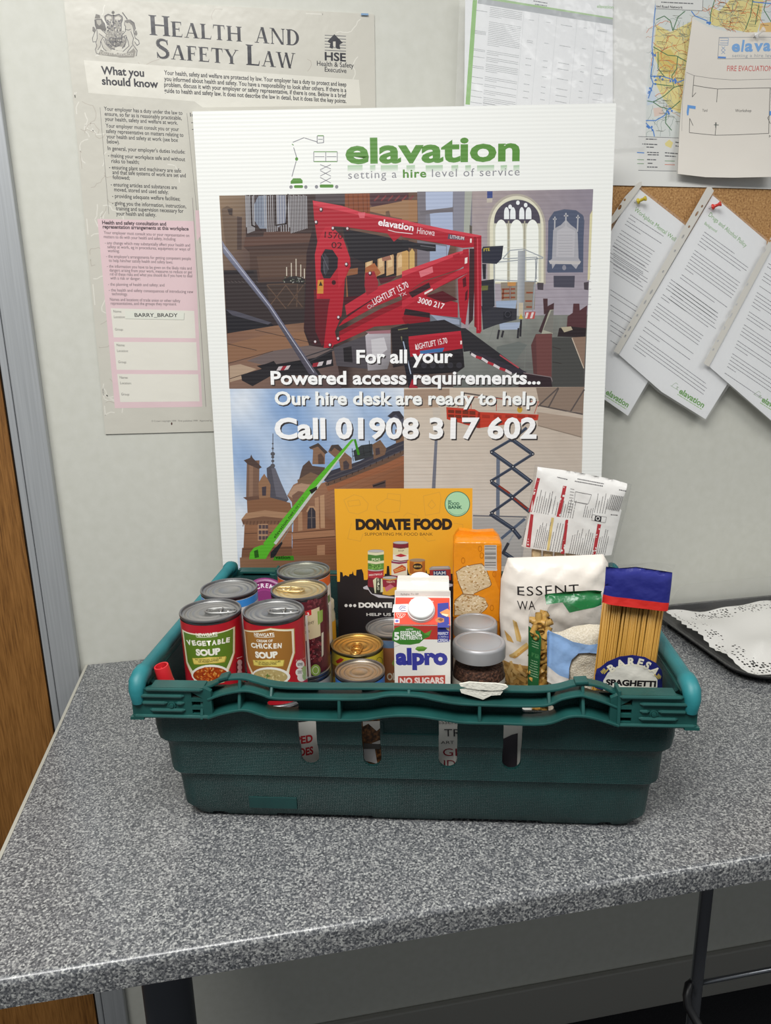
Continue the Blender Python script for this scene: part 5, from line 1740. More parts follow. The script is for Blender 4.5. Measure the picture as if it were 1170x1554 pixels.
# ---- lower left photograph: mansion with a green boom lift
P2 = [(349, 590), (613, 589), (613, 940), (365, 940)]
wv3 = wob(5, 9)
def sky(s, t):
    a = 0.5 + 0.5 * math.sin(s * 7 + t * 5 + 2 * math.sin(t * 6 + s * 3))
    b = 0.5 + 0.5 * math.sin(s * 13 - t * 11 + 1.3)
    k = min(1, max(0, 0.55 * a + 0.45 * b + 0.30 * (t - 0.15)))
    return wv3(mixc((136, 168, 212), (226, 232, 240), k))
bs.grid(P2, 34, 40, sky)
st1, st2, st3, sl = 'a37a5c', '8a6248', '6c4a38', '4b4a55'
bs.poly(Cz((270, 545), (310, 520), (345, 600), (410, 745), (395, 760), (280, 730)), '55535c')
bs.poly(Cz((300, 545), (325, 545), (405, 745), (330, 725)), '6a6872')
bs.lines([Cz((310, 325), (309, 540))], 1.2, '5b5a60')
for y, r in ((455, 3.4), (475, 2.4), (390, 1.4), (420, 1.8), (500, 2.4), (530, 3.6)):
    bs.ell(*Cz((309, y))[0], r, r * 0.9, '5b5a60', 12)
bs.poly(Cz((145, 500), (225, 495), (222, 740), (140, 740)), '7d6050')
bs.poly(Cz((160, 515), (185, 512), (182, 740), (158, 740)), '92735f')
bs.poly(Cz((125, 495), (165, 480), (172, 458), (182, 480), (240, 540), (220, 550), (150, 520)), '54443f')
bs.poly(Cz((218, 640), (240, 600), (255, 580), (275, 610), (295, 650), (290, 810), (225, 810)), '977256')
bs.poly(Cz((240, 665), (268, 660), (266, 720), (242, 720)), '4a4148')
bs.poly(Cz((238, 745), (268, 742), (266, 805), (240, 805)), '4a4148')
bs.poly(Cz((145, 745), (290, 730), (420, 765), (440, 850), (150, 860)), st2)
bs.poly(Cz((120, 730), (220, 720), (225, 742), (150, 752)), '6b4f42')
bs.poly(Cz((110, 870), (140, 830), (260, 812), (420, 830), (440, 880), (380, 905), (130, 910)), 'ab8567')
bs.poly(Cz((110, 872), (250, 850), (430, 870), (430, 900), (260, 915), (120, 900)), '7d5b47')
bs.lines([Cz((120 + i * 22, 905 - abs(7 - i) * -1.5), (126 + i * 22, 880)) for i in range(15)], 1.0, '5d4234')
bs.poly(Cz((130, 905), (430, 900), (430, 1100), (120, 1120)), None, cols=['93694e', 'a47658', '96694f', '7c553f'])
bs.poly(Cz((215, 900), (278, 898), (275, 1000), (215, 1005)), 'b89172')
bs.quads([Cz((x, y), (x + 18, y), (x + 18, y + 24), (x, y + 24)) for x in (220, 242, 262) for y in (905, 940, 975)], '5a4a4c')
bs.poly(Cz((115, 1050), (430, 1040), (440, 1110), (110, 1120)), '7b553f')
bs.lines([Cz((118, 1060), (430, 1050)), Cz((130, 960), (210, 957)), Cz((285, 955), (430, 950))], 1.2, '5f4232')
# main wing
bs.poly(Cz((400, 720), (440, 650), (520, 610), (620, 640), (1150, 460), (1150, 1110), (430, 1110), (440, 900), (430, 760)), None, cols=['8d6b56', '9c7760', 'a17a60', '9d7258', '8f5f45', '7f4f39', '8c5d46', '9a6f55', '876049'])
bs.poly(Cz((630, 620), (680, 560), (860, 500), (1142, 360), (1142, 440), (860, 560), (660, 640)), '3e3d48')
bs.poly(Cz((640, 640), (860, 560), (1142, 425), (1142, 460), (870, 590), (650, 660)), '6a5346')
bs.lines([Cz((640, 628), (860, 552), (1142, 428)), Cz((660, 600), (850, 525), (1142, 390))], 1.6, '57545a')
bs.lines([Cz((660 + i * 38, 655 - i * 17), (664 + i * 38, 640 - i * 17)) for i in range(13)], 1.2, '3c2e2a')
bs.poly(Cz((650, 665), (1142, 470), (1142, 520), (660, 690)), '9c6548')
bs.poly(Cz((545, 415), (595, 388), (655, 440), (640, 460), (640, 520), (560, 520), (565, 430)), '8d6d57')
bs.poly(Cz((538, 412), (598, 385), (658, 445), (640, 455), (595, 408), (550, 425)), '4f443f')
bs.poly(Cz((595, 460), (615, 450), (635, 480), (632, 520), (598, 520)), '5f4a40')
bs.poly(Cz((490, 560), (500, 530), (540, 495), (560, 530), (640, 540), (630, 610), (470, 640)), '5b4a43')
bs.poly(Cz((465, 620), (550, 570), (620, 600), (600, 640), (470, 650)), '7f6450')
bs.poly(Cz((660, 440), (680, 400), (720, 395), (760, 440), (810, 480), (810, 550), (740, 560), (730, 500)), '836450')
bs.poly(Cz((665, 435), (685, 398), (725, 395), (755, 430), (735, 440), (700, 415), (680, 440)), '4b4240')
bs.poly(Cz((755, 505), (775, 495), (795, 520), (790, 550), (758, 555)), '4c4246')
bs.poly(Cz((940, 395), (990, 365), (1030, 420), (1020, 460), (950, 490)), '7a5f4d')
bs.poly(Cz((960, 420), (985, 415), (990, 455), (962, 465)), '4a4044')
bs.poly(Cz((1035, 215), (1070, 185), (1110, 182), (1140, 220), (1142, 370), (1090, 390), (1100, 300), (1060, 230)), '5a5a68')
bs.poly(Cz((1040, 215), (1075, 185), (1115, 185), (1140, 225), (1120, 240), (1090, 205), (1060, 225)), '3c3b44')
bs.poly(Cz((1085, 300), (1142, 290), (1142, 370), (1090, 388)), '82644f')
bs.poly(Cz((405, 715), (440, 660), (490, 640), (545, 650), (520, 700), (480, 690), (440, 740)), 'b3927a')
bs.poly(Cz((430, 720), (470, 690), (520, 700), (500, 760), (440, 760)), '7d5f4f')
bs.poly(Cz((575, 735), (600, 725), (605, 930), (580, 930)), 'b48d6f')
bs.poly(Cz((608, 720), (636, 712), (640, 925), (612, 925)), 'ba9474')
bs.poly(Cz((470, 830), (495, 820), (498, 940), (470, 945)), 'ae8769')
bs.poly(Cz((528, 930), (530, 820), (545, 795), (565, 795), (580, 820), (582, 925)), '3c3840')
bs.lines([Cz((555, 800), (556, 925)), Cz((530, 860), (580, 858))], 1.0, '7a6e6a')
bs.poly(Cz((520, 820), (540, 785), (570, 785), (590, 815), (582, 820), (565, 796), (545, 796), (530, 825)), 'b89273')
bs.poly(Cz((430, 950), (700, 930), (706, 980), (435, 1000)), 'a97c5e')
bs.lines([Cz((430, 955), (700, 932)), Cz((432, 1000), (706, 978))], 1.5, '6a4836')
bs.lines([Cz((440, 1010 + 18 * i), (706, 995 + 18 * i)) for i in range(6)], 0.7, '7a4d38')
bs.lines([Cz((650, 700 + 22 * i), (1142, 500 + 40 * i)) for i in range(6)], 0.5, '825a45')
bs.poly(Cz((590, 1035), (640, 1030), (640, 1110), (590, 1110)), 'b08566')
bs.poly(Cz((940, 650), (1025, 620), (1025, 668), (945, 668)), '5b4a48')
bs.poly(Cz((945, 655), (1020, 630), (1020, 640), (945, 664)), '2c2a2e')
bs.poly([(364, 846), (613, 838), (613, 940), (367, 940)], None, cols=['8f6a50', '8a5a40', '6f4a38', '7d5a46'])
# boom
G1, G2 = '5cb82f', '3f8f22'
bs.poly(Cz((820, 435), (870, 400), (940, 390), (945, 470), (830, 500)), '3a3d40')
bs.lines([Cz((810, 440), (860, 425)), Cz((815, 470), (930, 440)), Cz((812, 420), (820, 500)), Cz((880, 400), (890, 470)), Cz((920, 370), (930, 465))], 1.0, '2c2e30')
bs.poly(Cz((822, 362), (836, 360), (862, 460), (846, 462)), G2)
bs.poly(Cz((808, 362), (826, 362), (560, 690), (290, 1075), (255, 1050), (250, 1020), (540, 660)), G1)
bs.poly(Cz((826, 364), (600, 665), (330, 1030), (315, 1020), (560, 690), (810, 380)), 'c9cfc8')
bs.poly(Cz((540, 685), (590, 660), (590, 680), (555, 710)), '22261f')
bs.poly(Cz((245, 1030), (290, 1075), (265, 1120), (160, 1122), (165, 1080), (190, 1050)), G1)
bs.poly(Cz((190, 1070), (215, 1060), (222, 1110), (195, 1115)), '2b5c1b')
bs.poly(Cz((295, 1080), (365, 1010), (372, 1020), (320, 1110), (295, 1115)), '26262a')
bs.line(Cz((360, 1015), (440, 890)), 1.0, '8c8f8a')
bs.poly(Cz((320, 1105), (440, 1100), (445, 1130), (310, 1130)), G2)
bs.text('vation', Cz((325, 1120))[0], Cz((420, 1122))[0], 5.5, '173009', bold=0.02)
bs.text('elavation.net', Cz((325, 990))[0], Cz((446, 826))[0], 4.6, '23421a', bold=0.01)
bs.text('01908 317 317', Cz((450, 822))[0], Cz((512, 738))[0], 3.4, '23421a')
# ---- lower right photograph: scissor lift in a hall
P3 = [(613, 589), (886, 587), (877, 940), (613, 940)]
wv4 = wob(3, 12)
bs.grid(P3, 24, 24, lambda s, t: wv4(mixc(mixc((208, 192, 174), (190, 174, 158), s), mixc((222, 219, 214), (212, 202, 191), s), min(1, t * 1.5))))
bs.poly(D((48, 40), (230, 38), (240, 140), (48, 150)), 'b39c88')
bs.poly(D((48, 40), (300, 36), (300, 90), (48, 110)), 'a58d7b')
bs.poly(D((780, 30), (1048, 26), (1040, 180), (800, 130)), '8d7a6c')
bs.lines([D((790, 135), (905, 30)), D((850, 138), (905, 35)), D((970, 165), (1048, 40)), D((800, 130), (1040, 178)), D((380, 60), (780, 120))], 2.2, '5d5350')
bs.lines([D((48, 150 + 40 * i), (1030, 165 + 40 * i)) for i in range(12)], 0.4, 'b9ada0')
bs.poly(D((786, 165), (1036, 200), (1032, 305), (790, 240)), 'ad9a8a')
bs.lines([D((790, 240), (1032, 305))], 1.5, '8f8072')
bs.poly(D((218, 320), (234, 318), (222, 590), (202, 590)), '767986')
bs.poly(D((205, 140), (250, 140), (238, 320), (218, 320)), 'c9beb2')
bs.poly(D((560, 420), (580, 420), (578, 740), (558, 740)), '6f7889')
bs.poly(D((560, 740), (576, 740), (572, 830), (556, 860)), '5c6677')
bs.lines([D((430, 740), (728, 748))], 2.4, '7b7b80')
bs.poly(D((430, 750), (730, 755), (700, 1020), (430, 1020)), 'b4b2b0')
bs.lines([D((345, 140), (400, 80), (560, 90), (790, 110)), D((560, 90), (560, 160)), D((420, 80), (420, 150)), D((690, 105), (690, 150)), D((795, 105), (770, 175))], 1.0, 'b8503c')
bs.poly(D((282, 138), (440, 150), (465, 165), (795, 180), (790, 210), (460, 255), (442, 250), (285, 205)), 'c23f2c')
bs.quads([D((x, 152 + (x - 290) * 0.06), (x + 34, 154 + (x - 290) * 0.06), (x + 34, 172 + (x - 290) * 0.08), (x, 170 + (x - 290) * 0.08)) for x in (292, 332, 372, 410)] + [D((x, 178 + (x - 290) * 0.06), (x + 34, 180 + (x - 290) * 0.06), (x + 34, 196 + (x - 290) * 0.1), (x, 194 + (x - 290) * 0.1)) for x in (292, 332, 372, 410)], '74301f')
bs.quads([D((x, 180), (x + 44, 183), (x + 44, 200), (x, 197)) for x in (480, 545, 610, 675, 735)], 'a33324')
bs.ell(*D((690, 152))[0], 4, 5, 'c9a33b')
bs.ell(*D((690, 138))[0], 2.4, 2.4, '8a6a50')
bs.poly(D((460, 165), (470, 165), (470, 255), (445, 250)), '8f2a1c')
sc = '3b4354'
def bar(x0, y0, x1, y1, wd=6.2, col=sc):
    a, b = D((x0, y0), (x1, y1))
    bs.line([a, b], wd, col)
    bs.line([(a[0] - 0.8, a[1] - 1.6), (b[0] - 0.8, b[1] - 1.6)], 0.8, '6c7688')
bar(725, 255, 640, 325, 4.5)
bar(640, 320, 530, 385, 4.2)
bar(650, 320, 760, 398)
bar(760, 400, 650, 470, 4.2)
bar(535, 388, 650, 470)
bar(640, 480, 530, 548, 4.2)
bar(650, 475, 752, 552)
bar(745, 560, 645, 640, 4.2)
bar(535, 555, 650, 638)
bar(640, 648, 530, 725, 4.2)
bar(650, 640, 742, 715)
bar(715, 760, 590, 865, 4.4, '59667c')
bar(530, 732, 655, 815)
bar(655, 818, 690, 862)
bar(600, 945, 660, 985)
bs.line(D((575, 575), (632, 615)), 3.0, '8f3a2c')
bs.line(D((660, 645), (728, 700)), 3.0, '8f3a2c')
bs.line(D((655, 845), (615, 910)), 2.0, '9aa0a8')
bs.line(D((625, 895), (595, 950)), 4.5, '3d3f47')
for x, y in ((534, 388), (652, 468), (762, 398), (534, 548), (750, 548), (648, 640), (536, 725), (652, 818)):
    bs.ell(*D((x, y))[0], 2.6, 2.6, '232833', 10)
    bs.ell(*D((x, y))[0], 1.1, 1.1, 'b9bec8', 8)
# ---- logo
L5 = zoom(430, 190, 3.079)
GR, GY = '5a8f3c', '8c8c92'
bs.text('elavation', (524.5, 247.5), (788.5, 243), 38, GR, bold=0.032)
for i, (x, wd) in enumerate(((300, 70), (405, 25), (455, 80), (575, 40), (665, 80), (785, 32), (850, 26), (905, 80), (1015, 30), (1075, 28))):
    bs.poly(L5((x, 188), (x + wd, 186), (x + wd, 214), (x, 216)), None, cols=['a9c9a4', 'a9c9a4', 'e4eae0', 'e4eae0'])
bs.text('setting a', (528.5, 271.5), (602, 269.8), 12, GY, sp=1.15)
bs.text('hire', (611.5, 269.7), (647, 268.9), 12.5, GR, bold=0.025, sp=1.1)
bs.text('level of service', (655.5, 268.7), (788.5, 266.2), 12, GY, sp=1.15)
bs.lines([L5((158, 50), (188, 50), (188, 82), (158, 84), (158, 50)), L5((162, 66), (184, 66)), L5((100, 60), (158, 78)), L5((44, 80), (98, 58)), L5((48, 104), (62, 150)), L5((60, 168), (40, 240))], 1.3, GY)
bs.lines([L5((40, 88), (48, 94)), L5((160, 49), (188, 49)), L5((142, 124), (252, 124)), L5((142, 170), (252, 170))], 1.4, GR)
bs.ell(*L5((62, 158))[0], 2.4, 2.8, GR, 12)
bs.lines([L5((142, 124), (142, 170)), L5((252, 124), (252, 170)), L5((198, 124), (198, 170)), L5((146, 147), (192, 147)), L5((202, 147), (248, 147))], 1.1, GY)
bs.lines([L5((172, 184), (222, 204)), L5((222, 184), (172, 208)), L5((172, 212), (222, 238)), L5((222, 212), (172, 238)), L5((172, 244), (222, 270)), L5((222, 246), (172, 272))], 1.1, GY)
bs.poly(L5((34, 262), (46, 248), (80, 248), (90, 258), (90, 272), (34, 274)), GR)
bs.poly(L5(*rrect(50, 280, 92, 294, 5)), GR)
bs.poly(L5(*rrect(170, 277, 234, 292, 5)), GR)
for x in (36, 105, 155, 249):
    bs.ell(*L5((x, 289 - (x > 150) * 1))[0], 2.6, 2.8, GY, 14)
# ---- slogan
SH = (1.6, 1.8, '3a3434')
bs.text('For all your', (541, 551), (687, 550), 20, 'ffffff', bold=0.03, shadow=SH)
bs.text('Powered access requirements...', (411, 583), (820, 582.5), 20, 'ffffff', bold=0.03, shadow=SH)
bs.text('Our hire desk are ready to help', (417, 614), (813, 614), 20, 'fbfdfb', bold=0.03, shadow=SH)
bs.text('Call 01908 317 602', (417, 665), (814, 664.5), 31, 'ffffff', bold=0.032, shadow=(2, 2.2, '3a3434'))
# artwork colours darkened evenly to offset the strong lamp light on the board
bs.cs = bs.cs[:PAPER] + [tuple(v * 0.87 for v in c) for c in bs.cs[PAPER:]]
board = bs.build('advertising_board', M_board)
tag(board, 'tall white corrugated board with lift photographs leaning on the wall behind the crate', 'board')

# ================================================================== groceries in the crate
E1, E2, E3, E4, E5, E6, E7 = zoom(260, 900, 5.318), zoom(380, 850, 4.875), zoom(500, 735, 5.087), zoom(585, 860, 5.85), zoom(490, 720, 3.9), zoom(740, 690, 3.656), zoom(180, 830, 3.343)
FZ = 0.0086                                  # inside floor of the crate
M_tin = plain('tin_metal', 'aaa9a6', 0.30, 0.95)
M_tin_dark = plain('tin_rim', '8a8a8c', 0.34, 0.9)
M_lid = plain('tin_lid', 'a4a4a2', 0.40, 0.85)
M_gold = plain('gold_lid', 'dcc795', 0.38, 0.85)
M_gold2 = plain('bright_gold_lid', 'e0b566', 0.35, 0.9)
M_label = ink_mat('glossy_label', rough=0.33, spec=0.5)
M_matlabel = ink_mat('label_paper', rough=0.5)
M_wrap = ink_mat('printed_wrapper', rough=0.26, bump=(48, 0.0016), spec=0.55)
M_carton = ink_mat('carton_print', rough=0.4)

def tin(lab, x, y, z0, h, r, base, draw=None, lid=None, ring=None, group='food cans in the crate', tilt=(0, 0), name='food_can', rim=None, v0=0.006, v1=0.006):
    M = CR @ Matrix.Translation((x, y, z0)) @ Matrix.Rotation(R(tilt[0]), 4, 'X') @ Matrix.Rotation(R(tilt[1]), 4, 'Y')
    t = thing(name, lab, 'can', M, group)
    bm = bmesh.new()
    lathe(bm, [(0, 0.002), (r - 0.003, 0.002), (r - 0.002, 0), (r + 0.0002, 0.0004), (r + 0.0005, 0.002), (r + 0.0004, 0.0035), (r - 0.001, 0.0045),
               (r - 0.001, h - 0.0045), (r + 0.0004, h - 0.0035), (r + 0.0006, h - 0.0015), (r + 0.0002, h - 0.0003), (r - 0.0008, h), (r - 0.0018, h - 0.0006), (r - 0.0022, h - 0.0045)], 72)
    bm_obj('body', bm, rim or M_tin_dark, t, smooth=True, angle=50)
    bm = bmesh.new()
    lz = h - 0.0042
    lathe(bm, [(r - 0.0021, lz + 0.001), (r - 0.003, lz), (r - 0.0055, lz), (r - 0.0065, lz + 0.0009), (r - 0.0085, lz + 0.0009), (r - 0.0095, lz), (r - 0.0115, lz), (r - 0.0125, lz + 0.0007),
               (r - 0.0145, lz + 0.0007), (r - 0.0155, lz), (r - 0.020, lz - 0.0002), (r - 0.021, lz + 0.0004), (r - 0.0225, lz + 0.0004), (r - 0.0235, lz - 0.0002), (0, lz - 0.0002)], 72)
    bm_obj('lid', bm, lid or M_lid, t, smooth=True, angle=60)
    if ring is not None:
        bm = bmesh.new()
        a = R(ring)
        c, s = math.cos(a), math.sin(a)
        def P(u, v, z):
            return (u * c - v * s, u * s + v * c, z)
        # long pull loop out to the rim, its cross bar and rivet
        loop_ = []
        for i in range(40):
            t_ = 2 * PI * i / 40
            u_ = 0.0125 + 0.0185 * math.cos(t_)
            loop_.append(P(u_, (0.0088 - 0.0022 * (u_ + 0.006) / 0.037) * math.copysign(abs(math.sin(t_)) ** 0.7, math.sin(t_)), lz + 0.0021))
        tube(bm, loop_, 0.0011, 8, closed=True)
        tube(bm, [P(0.0135, -0.0068, lz + 0.0021), P(0.0125, 0, lz + 0.0023), P(0.0135, 0.0068, lz + 0.0021)], 0.0012, 8)
        hole_ = [P(0.0045 + 0.0068 * math.cos(2 * PI * i / 24), 0.0060 * math.sin(2 * PI * i / 24), lz + 0.0018) for i in range(24)]
        tube(bm, hole_, 0.0007, 6, closed=True)
        cx_, cy_ = P(0.021, 0, 0)[:2]
        lathe(bm, [(0, lz + 0.0024), (0.0024, lz + 0.0022), (0.0028, lz), (0.0045, lz)], 16, cx_, cy_)
        bm_obj('pull_tab', bm, lid or M_lid, t, smooth=True)
    if base:
        wl = Wrap(M, r)
        b = [(-PI * r, v0), (PI * r, v0), (PI * r, h - v1), (-PI * r, h - v1)]
        wl.emit(b, [[0, 1, 2, 3]], C3(base), 0.0)
        if draw:
            draw(wl, r, h)
        wl.build('label', M_label, t, smooth=True)
    return t

# ---- the two soup cans at the front
def soup(shield, outer, inner, banner):
    pass
def draw_veg(s, r, h):
    s.poly(E1((84, 288), (516, 266), (514, 480), (470, 615), (430, 720), (200, 735), (160, 660), (118, 560)), 'b98f4a')
    s.poly(E1((88, 292), (512, 270), (510, 480), (466, 612), (426, 720), (200, 735), (164, 660), (122, 560)), 'ece3c8')
    s.poly(E1((98, 310), (500, 285), (497, 480), (452, 590), (430, 640), (180, 640), (132, 555)), '5f7d27')
    s.text('NEWGATE', E1((199, 349))[0], E1((373, 340))[0], 5.0, 'efe9da', bold=0.03)
    s.line(E1((204, 356), (372, 347)), 0.7, 'efe9da')
    for ch, x0, x1, y, hh in (('V', 130, 166, 418, 7.0), ('E', 172, 203, 422, 7.2), ('G', 209, 247, 425, 7.4), ('E', 252, 283, 426, 7.4), ('T', 287, 323, 424, 7.4), ('A', 327, 366, 420, 7.3), ('B', 372, 400, 414, 7.3), ('L', 406, 434, 407, 7.2), ('E', 440, 470, 398, 7.0)):
        s.text(ch, E1((x0, y))[0], E1((x1, y - 3))[0], hh, 'f3efe2', bold=0.05)
    s.text('SOUP', E1((200, 500))[0], E1((398, 489))[0], 9.4, 'f3efe2', bold=0.055)
    s.poly(E1((168, 524), (300, 516), (440, 508), (446, 520), (432, 558), (300, 570), (184, 576), (176, 560)), 'b79a3f')
    s.poly(E1((172, 526), (300, 518), (438, 512), (428, 552), (300, 565), (182, 570)), 'e3cf6a')
    s.text('NO ARTIFICIAL COLOURS', E1((194, 542))[0], E1((408, 528))[0], 2.4, '4a3a1c', bold=0.02)
    s.text('OR PRESERVATIVES', E1((218, 561))[0], E1((382, 548))[0], 2.4, '4a3a1c', bold=0.02)
    s.ell(*E1((316, 655))[0], 29, 14.5, 'f0ece2', rot=-2)
    s.ell(*E1((316, 660))[0], 26.5, 12, '9c3d16', rot=-2)
    q = random.Random(3)
    for i in range(110):
        a, b = q.uniform(0, 6.3), math.sqrt(q.random())
        x, y = 316 + 24.5 * 5.3 * b * math.cos(a), 660 + 11 * 5.3 * b * math.sin(a)
        s.ell(*E1((x, y))[0], q.uniform(1.0, 2.4), q.uniform(0.7, 1.6), q.choice(['c9702c', 'b8521f', 'd98b3c', '8f2f12', 'cf9a54', 'a8431a']), 8, rot=q.uniform(0, 180))
    s.poly(E1((522, 560), (575, 530), (580, 600), (560, 680), (522, 690)), '6a2a2e')
    for y in (560, 600, 640):
        s.ell(*E1((552, y))[0], 3.6, 4.4, 'd9c8c4', 14)
    s.para([(E1((530, 530))[0], E1((575, 514))[0])], 1.2, 'e8d6d2')
def draw_chick(s, r, h):
    s.poly(E1((580, 284), (800, 280), (994, 284), (1000, 480), (960, 600), (940, 720), (670, 735), (640, 640), (606, 540)), 'b98f4a')
    s.poly(E1((586, 290), (800, 285), (988, 290), (994, 480), (956, 600), (936, 720), (670, 735), (644, 640), (610, 540)), 'ece3c8')
    s.poly(E1((594, 304), (800, 298), (970, 306), (978, 480), (938, 605), (925, 640), (664, 650), (616, 540)), 'a06e33')
    s.text('NEWGATE', E1((669, 346))[0], E1((833, 346))[0], 5.0, 'efe9da', bold=0.03)
    s.line(E1((674, 353), (832, 353)), 0.7, 'efe9da')
    s.text('CREAM OF', E1((689, 393))[0], E1((820, 393))[0], 3.6, 'efe9da', bold=0.03)
    for ch, x0, x1, y, hh in (('C', 648, 682, 440, 6.8), ('H', 687, 722, 444, 7.2), ('I', 728, 738, 446, 7.4), ('C', 744, 778, 447, 7.5), ('K', 784, 818, 447, 7.5), ('E', 824, 850, 446, 7.4), ('N', 856, 889, 443, 7.2)):
        s.text(ch, E1((x0, y))[0], E1((x1, y - 1))[0], hh, 'f3efe2', bold=0.05)
    s.text('SOUP', E1((680, 518))[0], E1((862, 516))[0], 9.0, 'f3efe2', bold=0.055)
    s.poly(E1((656, 538), (780, 536), (914, 538), (912, 560), (904, 592), (780, 590), (664, 584)), 'b79a3f')
    s.poly(E1((660, 541), (780, 539), (908, 542), (900, 587), (780, 586), (668, 580)), 'e3cf6a')
    s.text('NO ARTIFICIAL COLOURS', E1((678, 557))[0], E1((882, 557))[0], 2.4, '4a3a1c', bold=0.02)
    s.text('OR PRESERVATIVES', E1((700, 577))[0], E1((850, 577))[0], 2.4, '4a3a1c', bold=0.02)
    s.ell(*E1((806, 668))[0], 29, 13, 'f0ece2', rot=3)
    s.ell(*E1((800, 672))[0], 26, 10.6, 'b5a06a', rot=3)
    q = random.Random(4)
    for i in range(60):
        a, b = q.uniform(0, 6.3), math.sqrt(q.random())
        s.ell(*E1((800 + 24 * 5.3 * b * math.cos(a), 672 + 9.6 * 5.3 * b * math.sin(a)))[0], q.uniform(1.0, 2.6), q.uniform(0.7, 1.4), q.choice(['c4b27c', 'a8945c', 'd3c590', 'bba76f']), 8, rot=q.uniform(0, 180))
    s.lines([E1((770, 690), (775, 650)), E1((760, 665), (790, 675)), E1((775, 660), (800, 672))], 1.1, '56742f')
    s.text('Each half can', E1((1005, 552))[0], E1((1090, 512))[0], 2.0, 'e3b9b4')
    for x, y, c in ((1040, 575, 'e9e2dd'), (1036, 640, 'e9e2dd'), (1074, 620, '9dbb7c'), (1050, 682, 'e9e2dd'), (1076, 670, '9dbb7c')):
        s.ell(*E1((x, y))[0], 6.4 if c[0] == 'e' else 3.6, 6.2, c, 16)
    s.para([(E1((1018, 570 + 8 * i))[0], E1((1060, 566 + 8 * i))[0]) for i in range(3)] + [(E1((1020, 632 + 9 * i))[0], E1((1052, 630 + 9 * i))[0]) for i in range(3)], 0.9, '55504e')
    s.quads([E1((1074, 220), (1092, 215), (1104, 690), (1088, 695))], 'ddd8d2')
CH = 0.1125
Z2 = FZ + CH + 0.0004                        # upper layer stands on the lower one
def at_top(px, py, z):
    q = crz(px, py, z)
    return q.x, q.y
ztop = Z2 + CH
pos = {}
for k, (px, py) in dict(veg=(319.5, 926), chick=(415, 926.5), blue=(347.5, 893), kid=(445.6, 901), org=(460, 868)).items():
    pos[k] = at_top(px, py, ztop - 0.001)
for _k, _o in (('kid', 'chick'), ('org', 'kid'), ('blue', 'veg')):
    d_ = Vector(pos[_k]) - Vector(pos[_o])
    if d_.length < 0.0745:
        d_ = d_.normalized() * 0.0745
        pos[_k] = (pos[_o][0] + d_.x, pos[_o][1] + d_.y)
# lower layer seen through the openings: plain cans carry the upper ones
def draw_tomato(s, r, h):
    s.text('CHOPPED', (0, 0), (1, 1), 1, 'ffffff') if False else None
    rt = 'b92a30'
    ang = 0.55
    u = ang * r
    s.poly_uv([(-2.2 * r, h - 0.02), (-0.6 * r, h - 0.02), (-0.6 * r, 0.03), (-2.2 * r, 0.03)], 'b03030')
    for i, st in enumerate(('CHOPPED', 'TOMATOES')):
        s.text_uv(st, (-0.9 * r, h - 0.034 - 0.016 * i), (0.55 * r, h - 0.034 - 0.016 * i), 0.010, rt, 0.04)
    for i in range(16):
        s.poly_uv([(0.1 * r + i * 0.0011, 0.028), (0.1 * r + i * 0.0011 + (0.0004 + 0.0004 * (i % 3 == 0)), 0.028), (0.1 * r + i * 0.0011 + 0.0006, 0.042), (0.1 * r + i * 0.0011, 0.042)], '3a3a3e')
    s.poly_uv([(-0.4 * r, 0.012), (0.9 * r, 0.020), (0.9 * r, 0.012)], 'a5a29e')
lx = {'veg': pos['veg'], 'blue': pos['blue'], 'kid': pos['kid'], 'org': pos['org']}
lower = [('plain white label food can under the vegetable soup', (pos['veg'][0] + 0.014, pos['veg'][1] + 0.007), 'c9c4ba', None), ('white food can under the blue banded can', (pos['blue'][0] + 0.014, pos['blue'][1] + 0.010), 'c9c4ba', None),
         ('silver food can under the bean can', (pos['kid'][0], pos['kid'][1]), 'b9b4aa', None)]
for lab_, (x, y), base, dr in lower:
    tin(lab_, x, y, FZ, CH, 0.0362, base, dr)
def draw_blue_low(s, r, h):
    s.poly_uv([(-PI * r, h - 0.010), (PI * r, h - 0.010), (PI * r, h - 0.006), (-PI * r, h - 0.006)], '4f93cf')
tin('white food can with a blue band under the orange labelled can', pos['org'][0], pos['org'][1], FZ, CH, 0.0362, 'd3d0c8', draw_blue_low)
tin('white tomato can with red lettering seen through the left slot of the crate', pos['chick'][0] + 0.03, pos['chick'][1] - 0.017, FZ, CH, 0.0362, 'd9d6ce', draw_tomato)
tin('red vegetable soup can with a green shield label at the front left', *pos['veg'], Z2, CH, 0.0362, 'b31d2a', draw_veg, ring=4, lid=M_lid)
tin('red chicken soup can with a brown shield label', *pos['chick'], Z2, CH, 0.0362, 'b31d2a', draw_chick, ring=2, lid=M_lid)
def draw_blue(s, r, h):
    s.poly_uv([(-PI * r, h - 0.0165), (PI * r, h - 0.0165), (PI * r, h - 0.0065), (-PI * r, h - 0.0065)], '3f8fdc')
tin('white can with a bright blue band behind the vegetable soup', *pos['blue'], Z2, CH, 0.0362, 'dad9d6', draw_blue)
